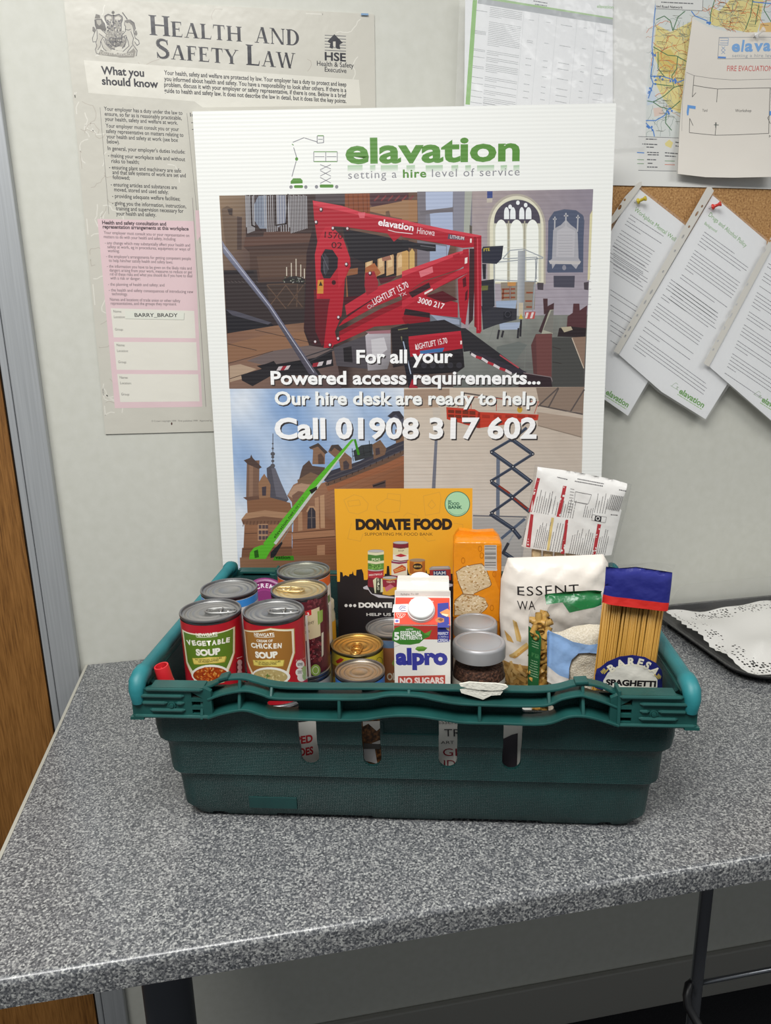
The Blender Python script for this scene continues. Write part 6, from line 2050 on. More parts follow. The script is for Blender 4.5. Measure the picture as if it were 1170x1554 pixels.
def draw_kid(s, r, h):
    q = random.Random(6)
    s.poly(E2((405, 345), (545, 280), (550, 380), (400, 420)), '5a2029')
    for i in range(40):
        s.ell(*E2((q.uniform(425, 540), q.uniform(290, 350)))[0], 2.4, 1.5, q.choice(['6a2630', '4a161e', '7c3a40']), 8, rot=q.uniform(0, 180))
    s.poly(E2((404, 380), (510, 345), (520, 560), (430, 590), (405, 600)), 'd3c29c')
    s.text('kidney', E2((405, 490))[0], E2((474, 462))[0], 5.5, '4a3420', shear=0.3)
    s.text('beans', E2((405, 545))[0], E2((440, 532))[0], 5.0, '4a3420', shear=0.3)
    s.poly(E2((405, 380), (450, 365), (452, 405), (405, 420)), 'c1272c')
    s.text('3', E2((420, 412))[0], E2((436, 407))[0], 4.6, 'f0e6da', bold=0.03)
    s.poly(E2((495, 380), (535, 365), (535, 450), (500, 480)), '8da84a')
    s.poly(E2((430, 590), (526, 555), (526, 790), (440, 850)), '4a1620')
    for i in range(60):
        s.ell(*E2((q.uniform(435, 525), q.uniform(585, 790)))[0], 3.2, 2.0, q.choice(['6a2028', '8a3a40', '541820', '3a1016']), 9, rot=q.uniform(0, 180))
        if i % 4 == 0:
            s.ell(*E2((q.uniform(440, 520), q.uniform(600, 780)))[0], 0.9, 0.5, 'c99a98', 6)
    s.ell(*E2((482, 815))[0], 7.5, 9, '8fae4e', 18)
    s.ring(*E2((482, 815))[0], 4.4, 5.6, 0.9, 'dfe6c8')
    s.poly(E2((525, 540), (540, 530), (540, 700), (527, 720)), 'cfc8b4')
    s.quads([E2((405, 410), (420, 405), (450, 870), (432, 870))], 'd8d4cc')
tin('kidney bean can with a gold ring pull lid behind the chicken soup', *pos['kid'], Z2, CH, 0.0362, '5a2029', draw_kid, lid=M_gold, ring=172)
def draw_org(s, r, h):
    s.poly_uv([(-PI * r, h - 0.020), (PI * r, h - 0.020), (PI * r, h - 0.0065), (-PI * r, h - 0.0065)], 'd9642a')
    s.poly(E2((520, 460), (566, 420), (568, 650), (528, 665)), 'd0622c')
    for ch, y in (('M', 640), ('O', 590), ('N', 545), ('D', 500)):
        s.text(ch, E2((536, y))[0], E2((556, y - 36))[0], 3.6, 'c9a27a', bold=0.03)
    s.poly(E2((572, 265), (586, 250), (590, 300), (576, 320)), '5d7a3c')
    s.lines([E2((578, 330), (582, 560))], 0.8, '4a4a48')
tin('tall can with an orange and white label at the back of the can stack', *pos['org'], Z2, CH, 0.0362, 'dedbd4', draw_org, lid=plain('olive_lid', 'adad9c', 0.38, 0.9))

# ---- the three tins in the middle
zc = FZ + 0.120
cx_, cy_ = at_top(542, 977, zc)
def draw_corn(s, r, h):
    s.poly(E5((47, 1020), (360, 1030), (362, 1080), (47, 1060)), 'd9c43a')
    s.poly(E5((75, 1105), (105, 1085), (125, 1095), (110, 1110), (85, 1120)), 'b92f2a')
    s.ring(*E5((336, 1104))[0], 4.5, 5.5, 0.8, '55602c')
    s.ring(*E5((290, 1112))[0], 4.5, 3.4, 0.8, 'b79a2c')
    s.poly(E5((50, 1110), (80, 1130), (70, 1200), (52, 1190)), 'a8702c')
tin('yellow sweetcorn tin with a gold ring pull lid', cx_, cy_, FZ, 0.120, 0.0362, 'dcc636', draw_corn, lid=M_gold2, ring=-90, rim=plain('brass_rim', 'a09674', 0.34, 0.9))
sx_, sy_ = at_top(569, 963, zc)
d_ = Vector((sx_ - cx_, sy_ - cy_))
if d_.length < 0.0738:
    d_ = d_.normalized() * 0.0738
    sx_, sy_ = cx_ + d_.x, cy_ + d_.y
def draw_olive(s, r, h):
    s.poly_uv([(-PI * r, h - 0.018), (PI * r, h - 0.018), (PI * r, h - 0.0065), (-PI * r, h - 0.0065)], '58718f')
    s.text_uv('OLIVES', (-0.1 * r, 0.052), (0.8 * r, 0.052), 0.011, 'c9c4b4', 0.03)
    s.poly_uv([(0.1 * r, 0.078), (0.35 * r, 0.094), (0.45 * r, 0.078), (0.3 * r, 0.068)], '7c9448')
tin('silver lidded tin with a brown and slate label behind the sweetcorn', sx_, sy_, FZ, 0.120, 0.0362, '8a5a3c', draw_olive)
fx_, fy_ = at_top(546, 1016, FZ + 0.116)
def draw_ftin(s, r, h):
    s.poly_uv([(-PI * r, h - 0.035), (PI * r, h - 0.035), (PI * r, h - 0.0065), (-PI * r, h - 0.0065)], '2f78cf')
    s.poly_uv([(-1.2 * r, 0.03), (0.2 * r, 0.03), (0.5 * r, 0.075), (-1.1 * r, 0.075)], 'd8d6d0')
tin('small blue tin half hidden behind the front rim of the crate', fx_, fy_, FZ, 0.116, 0.0325, '3a6fb5', draw_ftin, lid=plain('warm_lid', 'c4b6a2', 0.38, 0.9))

# ---- purple tub leaning at the back and a yellow jar
pc = crp(402, 897, 0.10)
M = CR @ Matrix.Translation((pc.x, 0.085, FZ + CH + 0.0005)) @ Matrix.Rotation(R(0), 4, 'X')
sup = tin('white food can under the purple tub', pc.x - 0.004, 0.100, FZ, CH, 0.0362, 'cfcac0', None)
tub = thing('purple_tub', 'round purple tub with white lettering leaning between the cans', 'tub', CR @ Matrix.Translation((pc.x - 0.002, 0.100, FZ + CH + 0.046)) @ Matrix.Rotation(R(68), 4, 'X'))
bm = bmesh.new()
rt = 0.038
lathe(bm, [(0, -0.05), (rt * 0.82, -0.05), (rt * 0.86, -0.046), (rt * 0.97, -0.008), (rt, -0.008), (rt, 0.0), (rt - 0.002, 0.002), (rt - 0.006, 0.002), (rt - 0.007, 0.0008), (0, 0.0008)], 48)
bm_obj('pot', bm, plain('purple_plastic', '7a2163', 0.35), tub, smooth=True, angle=50)
sh = Sheet((0, 0, 0), (1, 0, 0), (0, 1, 0), warp=lambda u, v, w: (u, v, 0.0009 + w))
circ = [(0.031 * math.cos(2 * PI * i / 40), 0.031 * math.sin(2 * PI * i / 40)) for i in range(40)]
sh.poly_uv(circ, '862468')
sh.text_arc('CREME', (0, 0), 0.0235, 122, 46, 0.0062, 'e8dfe6', bold=0.02)
c2 = [(0.0205 * math.cos(2 * PI * i / 40), 0.0205 * math.sin(2 * PI * i / 40)) for i in range(40)]
sh.poly_uv(c2, '9c3a80')
sh.poly_uv([(x * 0.96, y * 0.96) for x, y in c2], '7a2163')
lb = sh.build('lid_label', M_label, tub)
yj = crp(500, 915, 0.11)
jar = thing('mustard_jar', 'jar with a yellow label behind the orange labelled can', 'jar', CR @ Matrix.Translation((yj.x - 0.013, 0.121, FZ)))
M_glass = film('jar_glass', tint=(20, 20, 20), alpha=0.05, rough=0.05, bump=None, edge=0.25)
bm = bmesh.new()
zt = yj.z - FZ
lathe(bm, [(0, 0), (0.017, 0), (0.019, 0.004), (0.019, zt - 0.022), (0.017, zt - 0.014), (0.0165, zt - 0.012), (0.0165, zt - 0.010)], 36)
bm_obj('body', bm, plain('pale_sauce', 'b9b49a', 0.2), jar, smooth=True, angle=50)
bm = bmesh.new()
lathe(bm, [(0.018, zt - 0.012), (0.018, zt - 0.001), (0.017, zt), (0, zt)], 36)
bm_obj('lid', bm, plain('cream_lid', 'bdb79f', 0.35), jar, smooth=True, angle=50)
wl = Wrap(jar.matrix_world.copy(), 0.0193)
wl.emit([(-PI * 0.0193, 0.03), (PI * 0.0193, 0.03), (PI * 0.0193, zt - 0.03), (-PI * 0.0193, zt - 0.03)], [[0, 1, 2, 3]], C3('d9a02c'), 0)
wl.build('label', M_label, jar, smooth=True)

# ---- bottle with a red cap in the left front corner
bc = crp(244.5, 1015, -0.162)
bt_top = Vector((bc.x + 0.0015, -0.160, bc.z - 0.007))
bt_dir = Vector((-0.03, -0.02, 0.20)).normalized()
rot = bt_dir.to_track_quat('Z', 'Y').to_matrix().to_4x4()
bot = thing('sauce_bottle', 'small pale sauce bottle with a red cap in the left front corner', 'bottle', CR @ Matrix.Translation(bt_top) @ rot)
bm = bmesh.new()
lathe(bm, [(0.0056, -0.001), (0.0064, 0.0105), (0.0080, 0.0105), (0.0082, 0.010), (0.0085, -0.006), (0.0092, -0.012), (0.0075, -0.012)], 28)
box(bm, -0.0055, 0.0055, -0.0007, 0.0007, -0.001, 0.006)
bm_obj('cap', bm, plain('red_cap', 'c3252c', 0.35), bot, smooth=True, angle=40)
bm = bmesh.new()
LB = 0.075
lathe(bm, [(0.0095, -0.012), (0.0095, -0.016), (0.0105, -0.024), (0.0105, -LB + 0.006), (0.009, -LB), (0, -LB)], 28)
bm_obj('body', bm, plain('pale_bottle', 'c4bab0', 0.25), bot, smooth=True, angle=50)

# ---- orange food drive leaflet standing against the rear wall
BYc, TYc = 0.1495, 0.167
lo = CR @ Vector((0, BYc, FZ + 0.002))
lv = (CR.to_3x3() @ Vector((0, TYc - BYc, 0.31))).normalized()
lf = Sheet(lo, CX, lv)
crn = [(507.5, 742), (717, 741), (717, 1090), (514, 1090)]
tl, tr_ = lf.uv(507.5, 742), lf.uv(717, 741)
wl_ = tr_[0] - tl[0]
lf.slab([(tl[0], 0.0), (tr_[0], 0.0), (tr_[0], tr_[1]), (tl[0], tl[1])], 0.0012, 'e3a42c')
lf.lines([E3((110, 120), (190, 80), (250, 95), (300, 150), (290, 200), (220, 230), (150, 215), (110, 120)), E3((140, 130), (230, 120), (240, 160), (150, 170), (140, 130)), E3((360, 170), (440, 110), (550, 130), (540, 210), (440, 220), (370, 200), (360, 170)), E3((450, 70), (550, 80), (545, 130)), E3((450, 70), (445, 110)),
          E3((725, 90), (850, 60), (860, 100), (850, 220), (740, 240), (725, 90)), E3((760, 160), (790, 120), (820, 160), (790, 190), (760, 160)), E3((170, 300), (140, 420), (240, 440), (260, 380)), E3((570, 250), (600, 220), (680, 240), (680, 260)), E3((960, 300), (1030, 310), (1030, 370)), E3((720, 400), (760, 440), (820, 430))], 1.0, 'd39a34')
lf.ell(*E3((987, 152))[0], 19.3, 19.3, '2f6b55', 40)
lf.ell(*E3((987, 152))[0], 18.2, 18.2, 'a3cfa8', 40)
lf.ring(*E3((987, 152))[0], 16.6, 16.6, 0.6, '5d9a78', a0=40, a1=140)
lf.ring(*E3((987, 152))[0], 16.2, 16.2, 0.6, 'c6e2c4', a0=180, a1=250)
lf.text('MK', E3((917, 136))[0], E3((945, 136))[0], 2.6, '2c5a48', bold=0.02)
lf.text('FOOD', E3((917, 160))[0], E3((1002, 160))[0], 4.2, '2c5a48', bold=0.03)
lf.text('BANK', E3((917, 188))[0], E3((1024, 189))[0], 4.9, '2c5a48', bold=0.035)
lf.text('DONATE FOOD', E3((203, 347))[0], E3((948, 345))[0], 15.8, '2b211a', bold=0.065)
lf.text('SUPPORTING MK FOOD BANK', E3((272, 396))[0], E3((798, 396))[0], 4.4, '5a3f1c')
# skyline
sky_ = [(58, 752), (80, 752), (82, 675), (100, 680), (106, 712), (122, 700), (150, 712), (152, 695), (175, 690), (180, 668), (188, 700), (205, 705), (208, 660), (250, 655), (262, 690), (266, 738), (290, 738), (300, 720), (340, 712), (424, 708), (428, 690), (440, 690), (444, 630), (460, 630), (466, 700), (600, 700), (600, 640), (612, 690), (740, 690), (745, 655), (755, 690), (950, 690), (952, 750), (1104, 750), (1104, 1190)]
a_ = [lf.uv(*p) for p in E3(*sky_)]
a_[0] = (tl[0], a_[0][1])
a_[-1] = (tr_[0], 0.0)
a_[-2] = (tr_[0], a_[-2][1])
lf.poly_uv(a_ + [(tl[0], 0.0)], '231f22')
lf.poly(E3((258, 795), (290, 780), (310, 820), (330, 845), (500, 870), (500, 880), (380, 875), (320, 845), (300, 815), (265, 808)), 'bcb9c0')
lf.poly(E3((900, 760), (950, 770), (950, 785), (920, 795)), 'bcb9c0')
def art_can(x0, y0, x1, y1, bands, lid_='b9b6b4'):
    for (f0, f1, c) in bands:
        ya, yb = y0 + (y1 - y0) * f0, y0 + (y1 - y0) * f1
        m_, k = (x0 + x1) / 2, 9
        lf.poly(E3((x0, ya), (m_, ya + k), (x1, ya), (x1, yb), (m_, yb + k), (x0, yb)), c)
    lf.ell(*E3(((x0 + x1) / 2, y0))[0], (x1 - x0) / 2 / 5.087, 2.4, '8d8a88', 20)
    lf.ell(*E3(((x0 + x1) / 2, y0))[0], (x1 - x0) / 2 / 5.087 - 0.6, 1.7, lid_, 20)
art_can(296, 660, 418, 790, [(0, 0.12, '9c2c34'), (0.12, 0.45, 'b03640'), (0.45, 1.0, '7c2430')])
art_can(296, 515, 420, 655, [(0, 0.18, 'd9d4b0'), (0.18, 0.52, '4f7d3a'), (0.52, 0.66, 'd9d4b0'), (0.66, 1.0, '5d8a3f')])
for i in range(30):
    lf.ell(*E3((rnd.uniform(304, 412), rnd.uniform(618, 655)))[0], 1.2, 1.2, rnd.choice(['6fa04a', '3f6a2c', '86b45a']), 6)
lf.text('PEAS', E3((328, 590))[0], E3((392, 588))[0], 3.6, 'd6dcb4', bold=0.02)
lf.text('MEATBALLS', E3((306, 708))[0], E3((408, 698))[0], 2.6, 'e3cfc8', bold=0.02)
art_can(478, 590, 600, 712, [(0, 0.14, '8a2c50'), (0.14, 0.9, 'dcd2bc'), (0.9, 1.0, '8a2c50')])
lf.poly(E3((490, 660), (560, 620), (590, 640), (590, 665), (500, 690)), 'c05a34')
lf.lines([E3((500, 665), (570, 640)), E3((505, 675), (580, 650))], 0.8, 'e6c06a')
art_can(490, 450, 610, 588, [(0, 0.28, '7c2a34'), (0.28, 0.66, 'd6cda4'), (0.66, 0.95, 'e2ddd2'), (0.95, 1, '7c2a34')])
lf.text('TOMATO', E3((518, 497))[0], E3((585, 497))[0], 2.2, '5a3a2c', bold=0.01)
lf.text('SOUP', E3((530, 518))[0], E3((575, 518))[0], 2.2, '5a3a2c', bold=0.01)
lf.poly(E3((505, 552), (550, 535), (600, 552), (550, 562)), 'b0323a')
art_can(618, 585, 738, 700, [(0, 0.12, 'b5712c'), (0.12, 0.9, 'a8622a'), (0.9, 1, 'd9a04a')], 'a08a6c')
lf.poly(E3((650, 600), (715, 600), (715, 670), (650, 670)), 'c98a3c')
lf.ell(*E3((680, 634))[0], 7.2, 4.6, '2c2420', 20)
lf.text('BEANS', E3((652, 641))[0], E3((708, 641))[0], 2.8, 'd9b46a', bold=0.02)
lf.poly(E3((772, 660), (935, 655), (938, 740), (776, 740)), 'a33a34')
lf.poly(E3((800, 668), (900, 664), (905, 720), (800, 722)), '2c3f66')
lf.poly(E3((770, 648), (790, 634), (920, 630), (935, 645), (930, 656), (775, 662)), '9c9894')
lf.poly(E3((782, 648), (800, 638), (912, 634), (925, 645)), 'b9b5b0')
lf.text('HAM', E3((806, 698))[0], E3((896, 696))[0], 5.0, 'cfd6dc', bold=0.02)
art_can(410, 720, 520, 850, [(0, 0.1, 'd2a03a'), (0.1, 0.55, '8f2c3c'), (0.55, 1.0, 'd2a03a')])
lf.text('TREATS', E3((440, 762))[0], E3((505, 758))[0], 2.6, 'e3c9a8', bold=0.02)
lf.poly(E3((425, 800), (470, 770), (500, 790), (440, 830)), 'c06a7a')
lf.poly(E3((335, 740), (360, 720), (408, 730), (415, 830), (350, 840)), 'cfcfae')
lf.poly(E3((362, 725), (396, 725), (394, 835), (358, 838)), '2c3026')
for ch, y in (('O', 815), ('L', 795), ('I', 778), ('V', 765), ('E', 745)):
    lf.text(ch, E3((370, y))[0], E3((386, y - 1))[0], 2.8, 'd9d9c0', bold=0.03)
for x in (128, 162, 195):
    lf.ell(*E3((x, 936))[0], 2.4, 2.4, 'e9e7e2', 16)
lf.text('DONATE AND HELP', E3((225, 950))[0], E3((800, 950))[0], 7.4, 'e9e7e2', bold=0.06)
lf.text('HELP US COLLECT', E3((285, 1015))[0], E3((720, 1015))[0], 4.2, 'cfcdc8', bold=0.03)
lf.text('FOOD', E3((437, 1055))[0], E3((560, 1055))[0], 4.2, 'cfcdc8', bold=0.03)
lfo = lf.build('food_drive_leaflet', M_carton)
tag(lfo, 'orange and black donate food leaflet standing against the rear wall of the crate', 'leaflet')

# ---- two drink cartons
def carton_body(bm, x0, x1, y0, y1, z0, z1, ridge, fin):
    """gable-topped carton with its two slopes facing front and back"""
    ym = (y0 + y1) / 2
    prism_pts = [(y0, z0), (y1, z0), (y1, z1), (ym + 0.001, ridge), (ym + 0.001, ridge + fin), (ym - 0.001, ridge + fin), (ym - 0.001, ridge), (y0, z1)]
    a = [bm.verts.new((x0, y, z)) for y, z in prism_pts]
    b = [bm.verts.new((x1, y, z)) for y, z in prism_pts]
    bm.faces.new(a)
    bm.faces.new(b[::-1])
    for i in range(8):
        j = (i + 1) % 8
        bm.faces.new((a[i], b[i], b[j], a[j]))
M_cwhite = plain('carton_board', 'dfdcd4', 0.4)
M_cap = plain('white_cap', 'e6e6e3', 0.35)
FY = -0.094
p0, p1 = crp(598, 990, FY), crp(684, 990, FY)
zA = crp(640, 948.5, FY).z
ym = FY + (p1.x - p0.x) / 2
zB = crp(640, 906, ym).z
fin = crp(640, 895.5, ym).z - zB
ct = thing('drink_carton', 'white and red drink carton with a round white cap in front of the orange leaflet', 'carton', CR @ Matrix.Translation(((p0.x + p1.x) / 2, ym, FZ)), 'drink cartons')
hw = (p1.x - p0.x) / 2
bm = bmesh.new()
carton_body(bm, -hw, hw, FY - ym, ym - FY, 0, zA - FZ, zB - FZ, fin)
bmesh.ops.bevel(bm, geom=bm.edges[:], offset=0.0009, segments=2, affect='EDGES')
bm_obj('carton_body', bm, M_cwhite, ct)
def child_sheet(root, o, U, V, **k):
    """a printed panel that belongs to a thing: built in world axes, then handed to its parent"""
    s = Sheet(o, U, V, **k)
    def done(name, mat, smooth=False):
        ob = s.build(name, mat, None, smooth=smooth, place=False)
        ob.parent = root
        ob.matrix_parent_inverse = Matrix.Identity(4)
        ob.matrix_local = root.matrix_world.inverted() @ s.mat4()
        return ob
    s.done = done
    return s
UPW = Vector((0, 0, 1))
fp = child_sheet(ct, CR @ Vector(((p0.x + p1.x) / 2, FY - 0.0006, FZ)), CX, UPW)
fp.poly_uv([(-hw + .0006, 0.002), (hw - .0006, 0.002), (hw - .0006, zA - FZ - .0005), (-hw + .0006, zA - FZ - .0005)], 'e6e3dc')
zr1 = fp.uv(*E4((300, 645))[0])[1]
fp.poly_uv([(-hw + .0006, zr1), (hw - .0006, zr1), (hw - .0006, zA - FZ - .0004), (-hw + .0006, zA - FZ - .0004)], 'b53a32')
fp.poly(E4((60, 655), (62, 590), (85, 545), (140, 525), (230, 530), (310, 560), (345, 590), (385, 585), (412, 560), (390, 620), (345, 640), (300, 680), (220, 694), (130, 690)), '3f7d2f')
fp.poly(E4((340, 600), (412, 560), (385, 610)), '5f9a3f')
fp.text('5', E4((76, 648))[0], E4((124, 648))[0], 11.5, 'eef0e8', bold=0.05)
fp.text('WITH', E4((180, 566))[0], E4((244, 562))[0], 2.6, 'dfe6d4', bold=0.02)
fp.text('ESSENTIAL', E4((134, 610))[0], E4((322, 606))[0], 6.4, 'eef0e8', bold=0.03)
fp.text('NUTRIENTS', E4((134, 648))[0], E4((326, 644))[0], 6.4, 'eef0e8', bold=0.03)
fp.poly(E4((462, 522), (568, 520), (566, 668), (462, 672)), '343a8c')
fp.poly(E4((525, 530), (566, 510), (566, 570), (545, 560)), 'e0c39a')
fp.text('PERFECT', E4((466, 606))[0], E4((560, 604))[0], 4.2, 'dcdcec', bold=0.03)
fp.text('WITH', E4((492, 630))[0], E4((536, 629))[0], 2.4, 'dcdcec', bold=0.01)
fp.lines([E4((470, 625), (488, 625)), E4((540, 624), (558, 624))], 0.6, 'dcdcec')
fp.text('CEREAL', E4((466, 666))[0], E4((560, 664))[0], 4.4, 'dcdcec', bold=0.03)
fp.text('alpro', E4((92, 864))[0], E4((552, 864))[0], 24.5, '3a3c94', bold=0.055)
fp.poly(E4((262, 732), (280, 710), (330, 706), (372, 720), (345, 748), (295, 752)), '6fa03f')
fp.poly(E4((262, 732), (300, 728), (330, 728), (372, 720), (345, 748), (295, 752)), '56862f')
fp.line(E4((80, 712), (130, 694)), 0.5, 'a8a39c')
fp.poly(E4((112, 972), (530, 962), (530, 1060), (112, 1062)), 'b8463c')
fp.text('NO SUGARS', E4((128, 1042))[0], E4((518, 1036))[0], 9.5, 'ead9d2', bold=0.045)
fp.done('printed_front', M_carton)
slope_v = (CR.to_3x3() @ Vector((0, ym - FY, zB - zA))).normalized()
sl_ = child_sheet(ct, CR @ Vector(((p0.x + p1.x) / 2, FY - 0.0006, zA + 0.0004)), CX, slope_v)
SL = math.hypot(ym - FY, zB - zA)
sl_.poly_uv([(-hw + .0006, 0.0004), (hw - .0006, 0.0004), (hw - .0006, SL - 0.0012), (-hw + .0006, SL - 0.0012)], 'd8452f')
sl_.poly(E4((70, 335), (200, 330), (215, 405), (60, 405)), 'e6e3dc')
sl_.lines([E4((120, 375), (135, 350), (180, 352)), E4((125, 385), (150, 362), (178, 370)), E4((135, 392), (180, 390))], 1.0, '3a3c8c')
sl_.text('NOT FROM SOYA', E4((225, 300))[0], E4((428, 314))[0], 2.0, 'eac9c0', bold=0.01)
sl_.lines([E4((95, 415), (110, 450), (140, 455), (165, 440), (178, 420), (95, 415)), E4((110, 420), (150, 450)), E4((140, 418), (120, 448)), E4((165, 420), (135, 450))], 0.6, 'ecd2c8')
sl_.poly(E4((80, 462), (125, 462), (125, 500), (80, 500)), 'd9d4d8')
sl_.ell(*E4((102, 482))[0], 2.6, 2.0, '6a6cae', 12)
sl_.poly(E4((462, 326), (560, 318), (566, 540), (462, 540)), '343a8c')
sl_.poly(E4((482, 405), (550, 372), (572, 390), (575, 450), (540, 440), (500, 425)), 'd98a55')
sl_.poly(E4((500, 415), (560, 425), (545, 445), (500, 425)), 'ecd3ac')
sl_.poly(E4((440, 470), (470, 448), (520, 460), (520, 490), (480, 500), (450, 490)), 'b9774a')
sl_.poly(E4((462, 468), (490, 455), (515, 468), (495, 488)), '7a4a2c')
sl_.done('printed_top', M_carton)
# stamped fin
fn = child_sheet(ct, CR @ Vector(((p0.x + p1.x) / 2, ym - 0.0017, zB)), CX, UPW)
fn.text('Rj4qlw Tu 20', E4((136, 250))[0], E4((292, 248))[0], 2.4, '8d8a86')
fn.done('date_stamp', M_carton)
cpx = E4((317, 375))[0]
nrm = CX.cross(slope_v).normalized()
cc = on_plane(*cpx, CR @ Vector((0, FY, zA)), nrm)
def cap_at(root, c, axis, r, h):
    m = axis.to_track_quat('Z', 'Y').to_matrix().to_4x4()
    m.translation = c
    bm = bmesh.new()
    pr = [(0, h), (r * 0.86, h), (r * 0.95, h - 0.0008), (r, h - 0.002), (r, h * 0.45), (r * 1.05, h * 0.42), (r * 1.07, 0.0), (0, 0)]
    lathe(bm, pr, 44)
    o = bm_obj('cap', bm, M_cap, None, smooth=True, angle=35)
    o.parent = root
    o.matrix_local = root.matrix_world.inverted() @ m
    return o
cap_at(ct, cc - slope_v * 0.004 + nrm * 0.0008, nrm, 0.0155, 0.0105)
# second carton behind
q0, q1 = crp(601.5, 886, 0.0), crp(681.5, 886, 0.0)
h2 = (q1.x - q0.x) / 2
yb0 = ym - FY + ym + 0.004
zt2 = crp(640, 873, yb0 + 2 * h2 - 0.012).z
c2t = thing('drink_carton', 'plain white topped carton with a white cap behind the red drink carton', 'carton', CR @ Matrix.Translation(((q0.x + q1.x) / 2, yb0 + h2 - 0.006, FZ)), 'drink cartons')
bm = bmesh.new()
D2 = h2 - 0.006
zl = zt2 - FZ
pp = [(-D2, 0), (D2, 0), (D2, zl), (D2 - 0.014, zl), (D2 - 0.014, zl - 0.003), (-D2, zl - 0.018)]
a = [bm.verts.new((-h2, y, z)) for y, z in pp]
b = [bm.verts.new((h2, y, z)) for y, z in pp]
bm.faces.new(a)
bm.faces.new(b[::-1])
for i in range(len(pp)):
    bm.faces.new((a[i], b[i], b[(i + 1) % len(pp)], a[(i + 1) % len(pp)]))
bmesh.ops.bevel(bm, geom=bm.edges[:], offset=0.0009, segments=2, affect='EDGES')
bm_obj('carton_body', bm, M_cwhite, c2t)
ax2 = (CR.to_3x3() @ Vector((0, -0.015, 2 * D2 - 0.014))).normalized()
c2c = on_plane(637.5, 886, CR @ Vector((0, yb0 + 0.02, zt2 - 0.010)), UPW)
cap_at(c2t, c2c - UPW * 0.001, ax2, 0.0145, 0.011)

# ---- small white carton and brown packet seen through the slots
w0, w1 = crp(655, 1130, -0.15), crp(706, 1130, -0.15)
wc = thing('tea_carton', 'small white carton with black and red lettering behind the third slot', 'carton', CR @ Matrix.Translation(((w0.x + w1.x) / 2, -0.130, FZ)))
hw2 = (w1.x - w0.x) / 2
box_obj('box', -hw2, hw2, -0.018, 0.022, 0, 0.142, M_cwhite, wc, 0.0008)
ws = child_sheet(wc, CR @ Vector(((w0.x + w1.x) / 2, -0.1486, FZ)), CX, UPW)
ZA_, ZB_ = zoom(640, 1030, 4.03), zoom(430, 1030, 4.03)
ws.text('ESSENT', ZA_((100, 276))[0], ZA_((240, 276))[0], 5, '2c2a2c')
ws.text('TR', ZA_((138, 353))[0], ZA_((240, 353))[0], 11, '2c2a2c')
ws.text('ART', ZA_((117, 399))[0], ZA_((198, 398))[0], 4.4, '3a3638')
ws.text('GI', ZA_((130, 472))[0], ZA_((216, 472))[0], 11, '8a2430')
ws.text('ID', ZA_((136, 540))[0], ZA_((206, 540))[0], 10.5, '8a2430')
ws.done('printed_front', M_carton)
k0, k1 = crp(541, 1130, -0.15), crp(588, 1130, -0.15)
bp_ = thing('biscuit_packet', 'brown and white packet seen through the second slot of the crate', 'packet', CR @ Matrix.Translation(((k0.x + k1.x) / 2, -0.136, FZ)))
hw3 = (k1.x - k0.x) / 2
M_brownp = speckle('brown_crumb', [(0.4, '3a2414'), (0.55, '6a4526'), (0.7, '8f6238')], 260, rough=0.5)
box_obj('wrapper', -hw3, hw3, -0.015, 0.018, 0, 0.135, M_brownp, bp_, 0.004)
ks = child_sheet(bp_, CR @ Vector(((k0.x + k1.x) / 2, -0.1517, FZ)), CX, UPW)
ks.poly(ZB_((485, 262), (590, 258), (594, 300), (570, 320), (520, 275), (487, 292)), 'd9d4cc')
ks.poly(ZB_((540, 395), (592, 375), (594, 398), (555, 402)), 'cfcac4')
ks.poly(ZB_((490, 395), (592, 400), (592, 430), (492, 430)), '57534f')
ks.poly(ZB_((492, 430), (560, 430), (575, 520), (494, 500)), 'b9b6b4')
ks.done('printed_front', M_carton)

# ---- two coffee jars
M_coffee = speckle('coffee_granules', [(0.35, '2c1c16'), (0.5, '4f3326'), (0.68, '7a5340')], 330, rough=0.7, bump=0.002, detail=4)
M_jlid = plain('grey_lid', 'a2a2a4', 0.42, 0.25)
def coffee(px, py, zt, rpx, lab, dy=0.0):
    q = crz(px, py, zt)
    depth = (CR @ q - CAM).dot(FW)
    r = rpx * depth / FPX
    t = thing('coffee_jar', lab, 'jar', CR @ Matrix.Translation((q.x, q.y + dy, FZ)), 'coffee jars')
    H = zt - FZ
    bm = bmesh.new()
    lathe(bm, [(0, H - 0.0006), (r * 0.80, H - 0.0006), (r * 0.82, H - 0.0011), (r * 0.84, H - 0.0002), (r * 0.93, H), (r * 0.985, H - 0.0015), (r, H - 0.004), (r, H - 0.0185), (r * 0.97, H - 0.0192), (0, H - 0.0192)], 64)
    bm_obj('lid', bm, M_jlid, t, smooth=True, angle=40)
    bm = bmesh.new()
    lathe(bm, [(0, 0.002), (r * 0.9, 0.002), (r * 0.96, 0.008), (r * 0.96, H - 0.040), (r * 0.9, H - 0.030), (0, H - 0.030)], 48)
    bm_obj('coffee', bm, M_coffee, t, smooth=True, angle=50)
    bm = bmesh.new()
    lathe(bm, [(0, 0), (r * 0.94, 0), (r * 0.995, 0.006), (r * 0.995, H - 0.042), (r * 0.95, H - 0.030), (r * 0.90, H - 0.024), (r * 0.90, H - 0.018)], 48)
    bm_obj('glass', bm, M_glass, t, smooth=True, angle=50)
    wl = Wrap(t.matrix_world.copy(), r * 1.002)
    z1 = H - 0.045
    wl.emit([(-2.0 * r, 0.012), (2.0 * r, 0.012), (2.0 * r, z1), (-2.0 * r, z1)], [[0, 1, 2, 3]], C3('dcd8d0'), 0)
    wl.build('label', M_label, t, smooth=True)
    return q, r
coffee(727, 973, 0.172, 40.2, 'coffee jar with a grey lid at the front beside the drink carton')
coffee(721.5, 943.5, 0.160, 33.2, 'smaller coffee jar with a grey lid behind the front jar', dy=0.002)
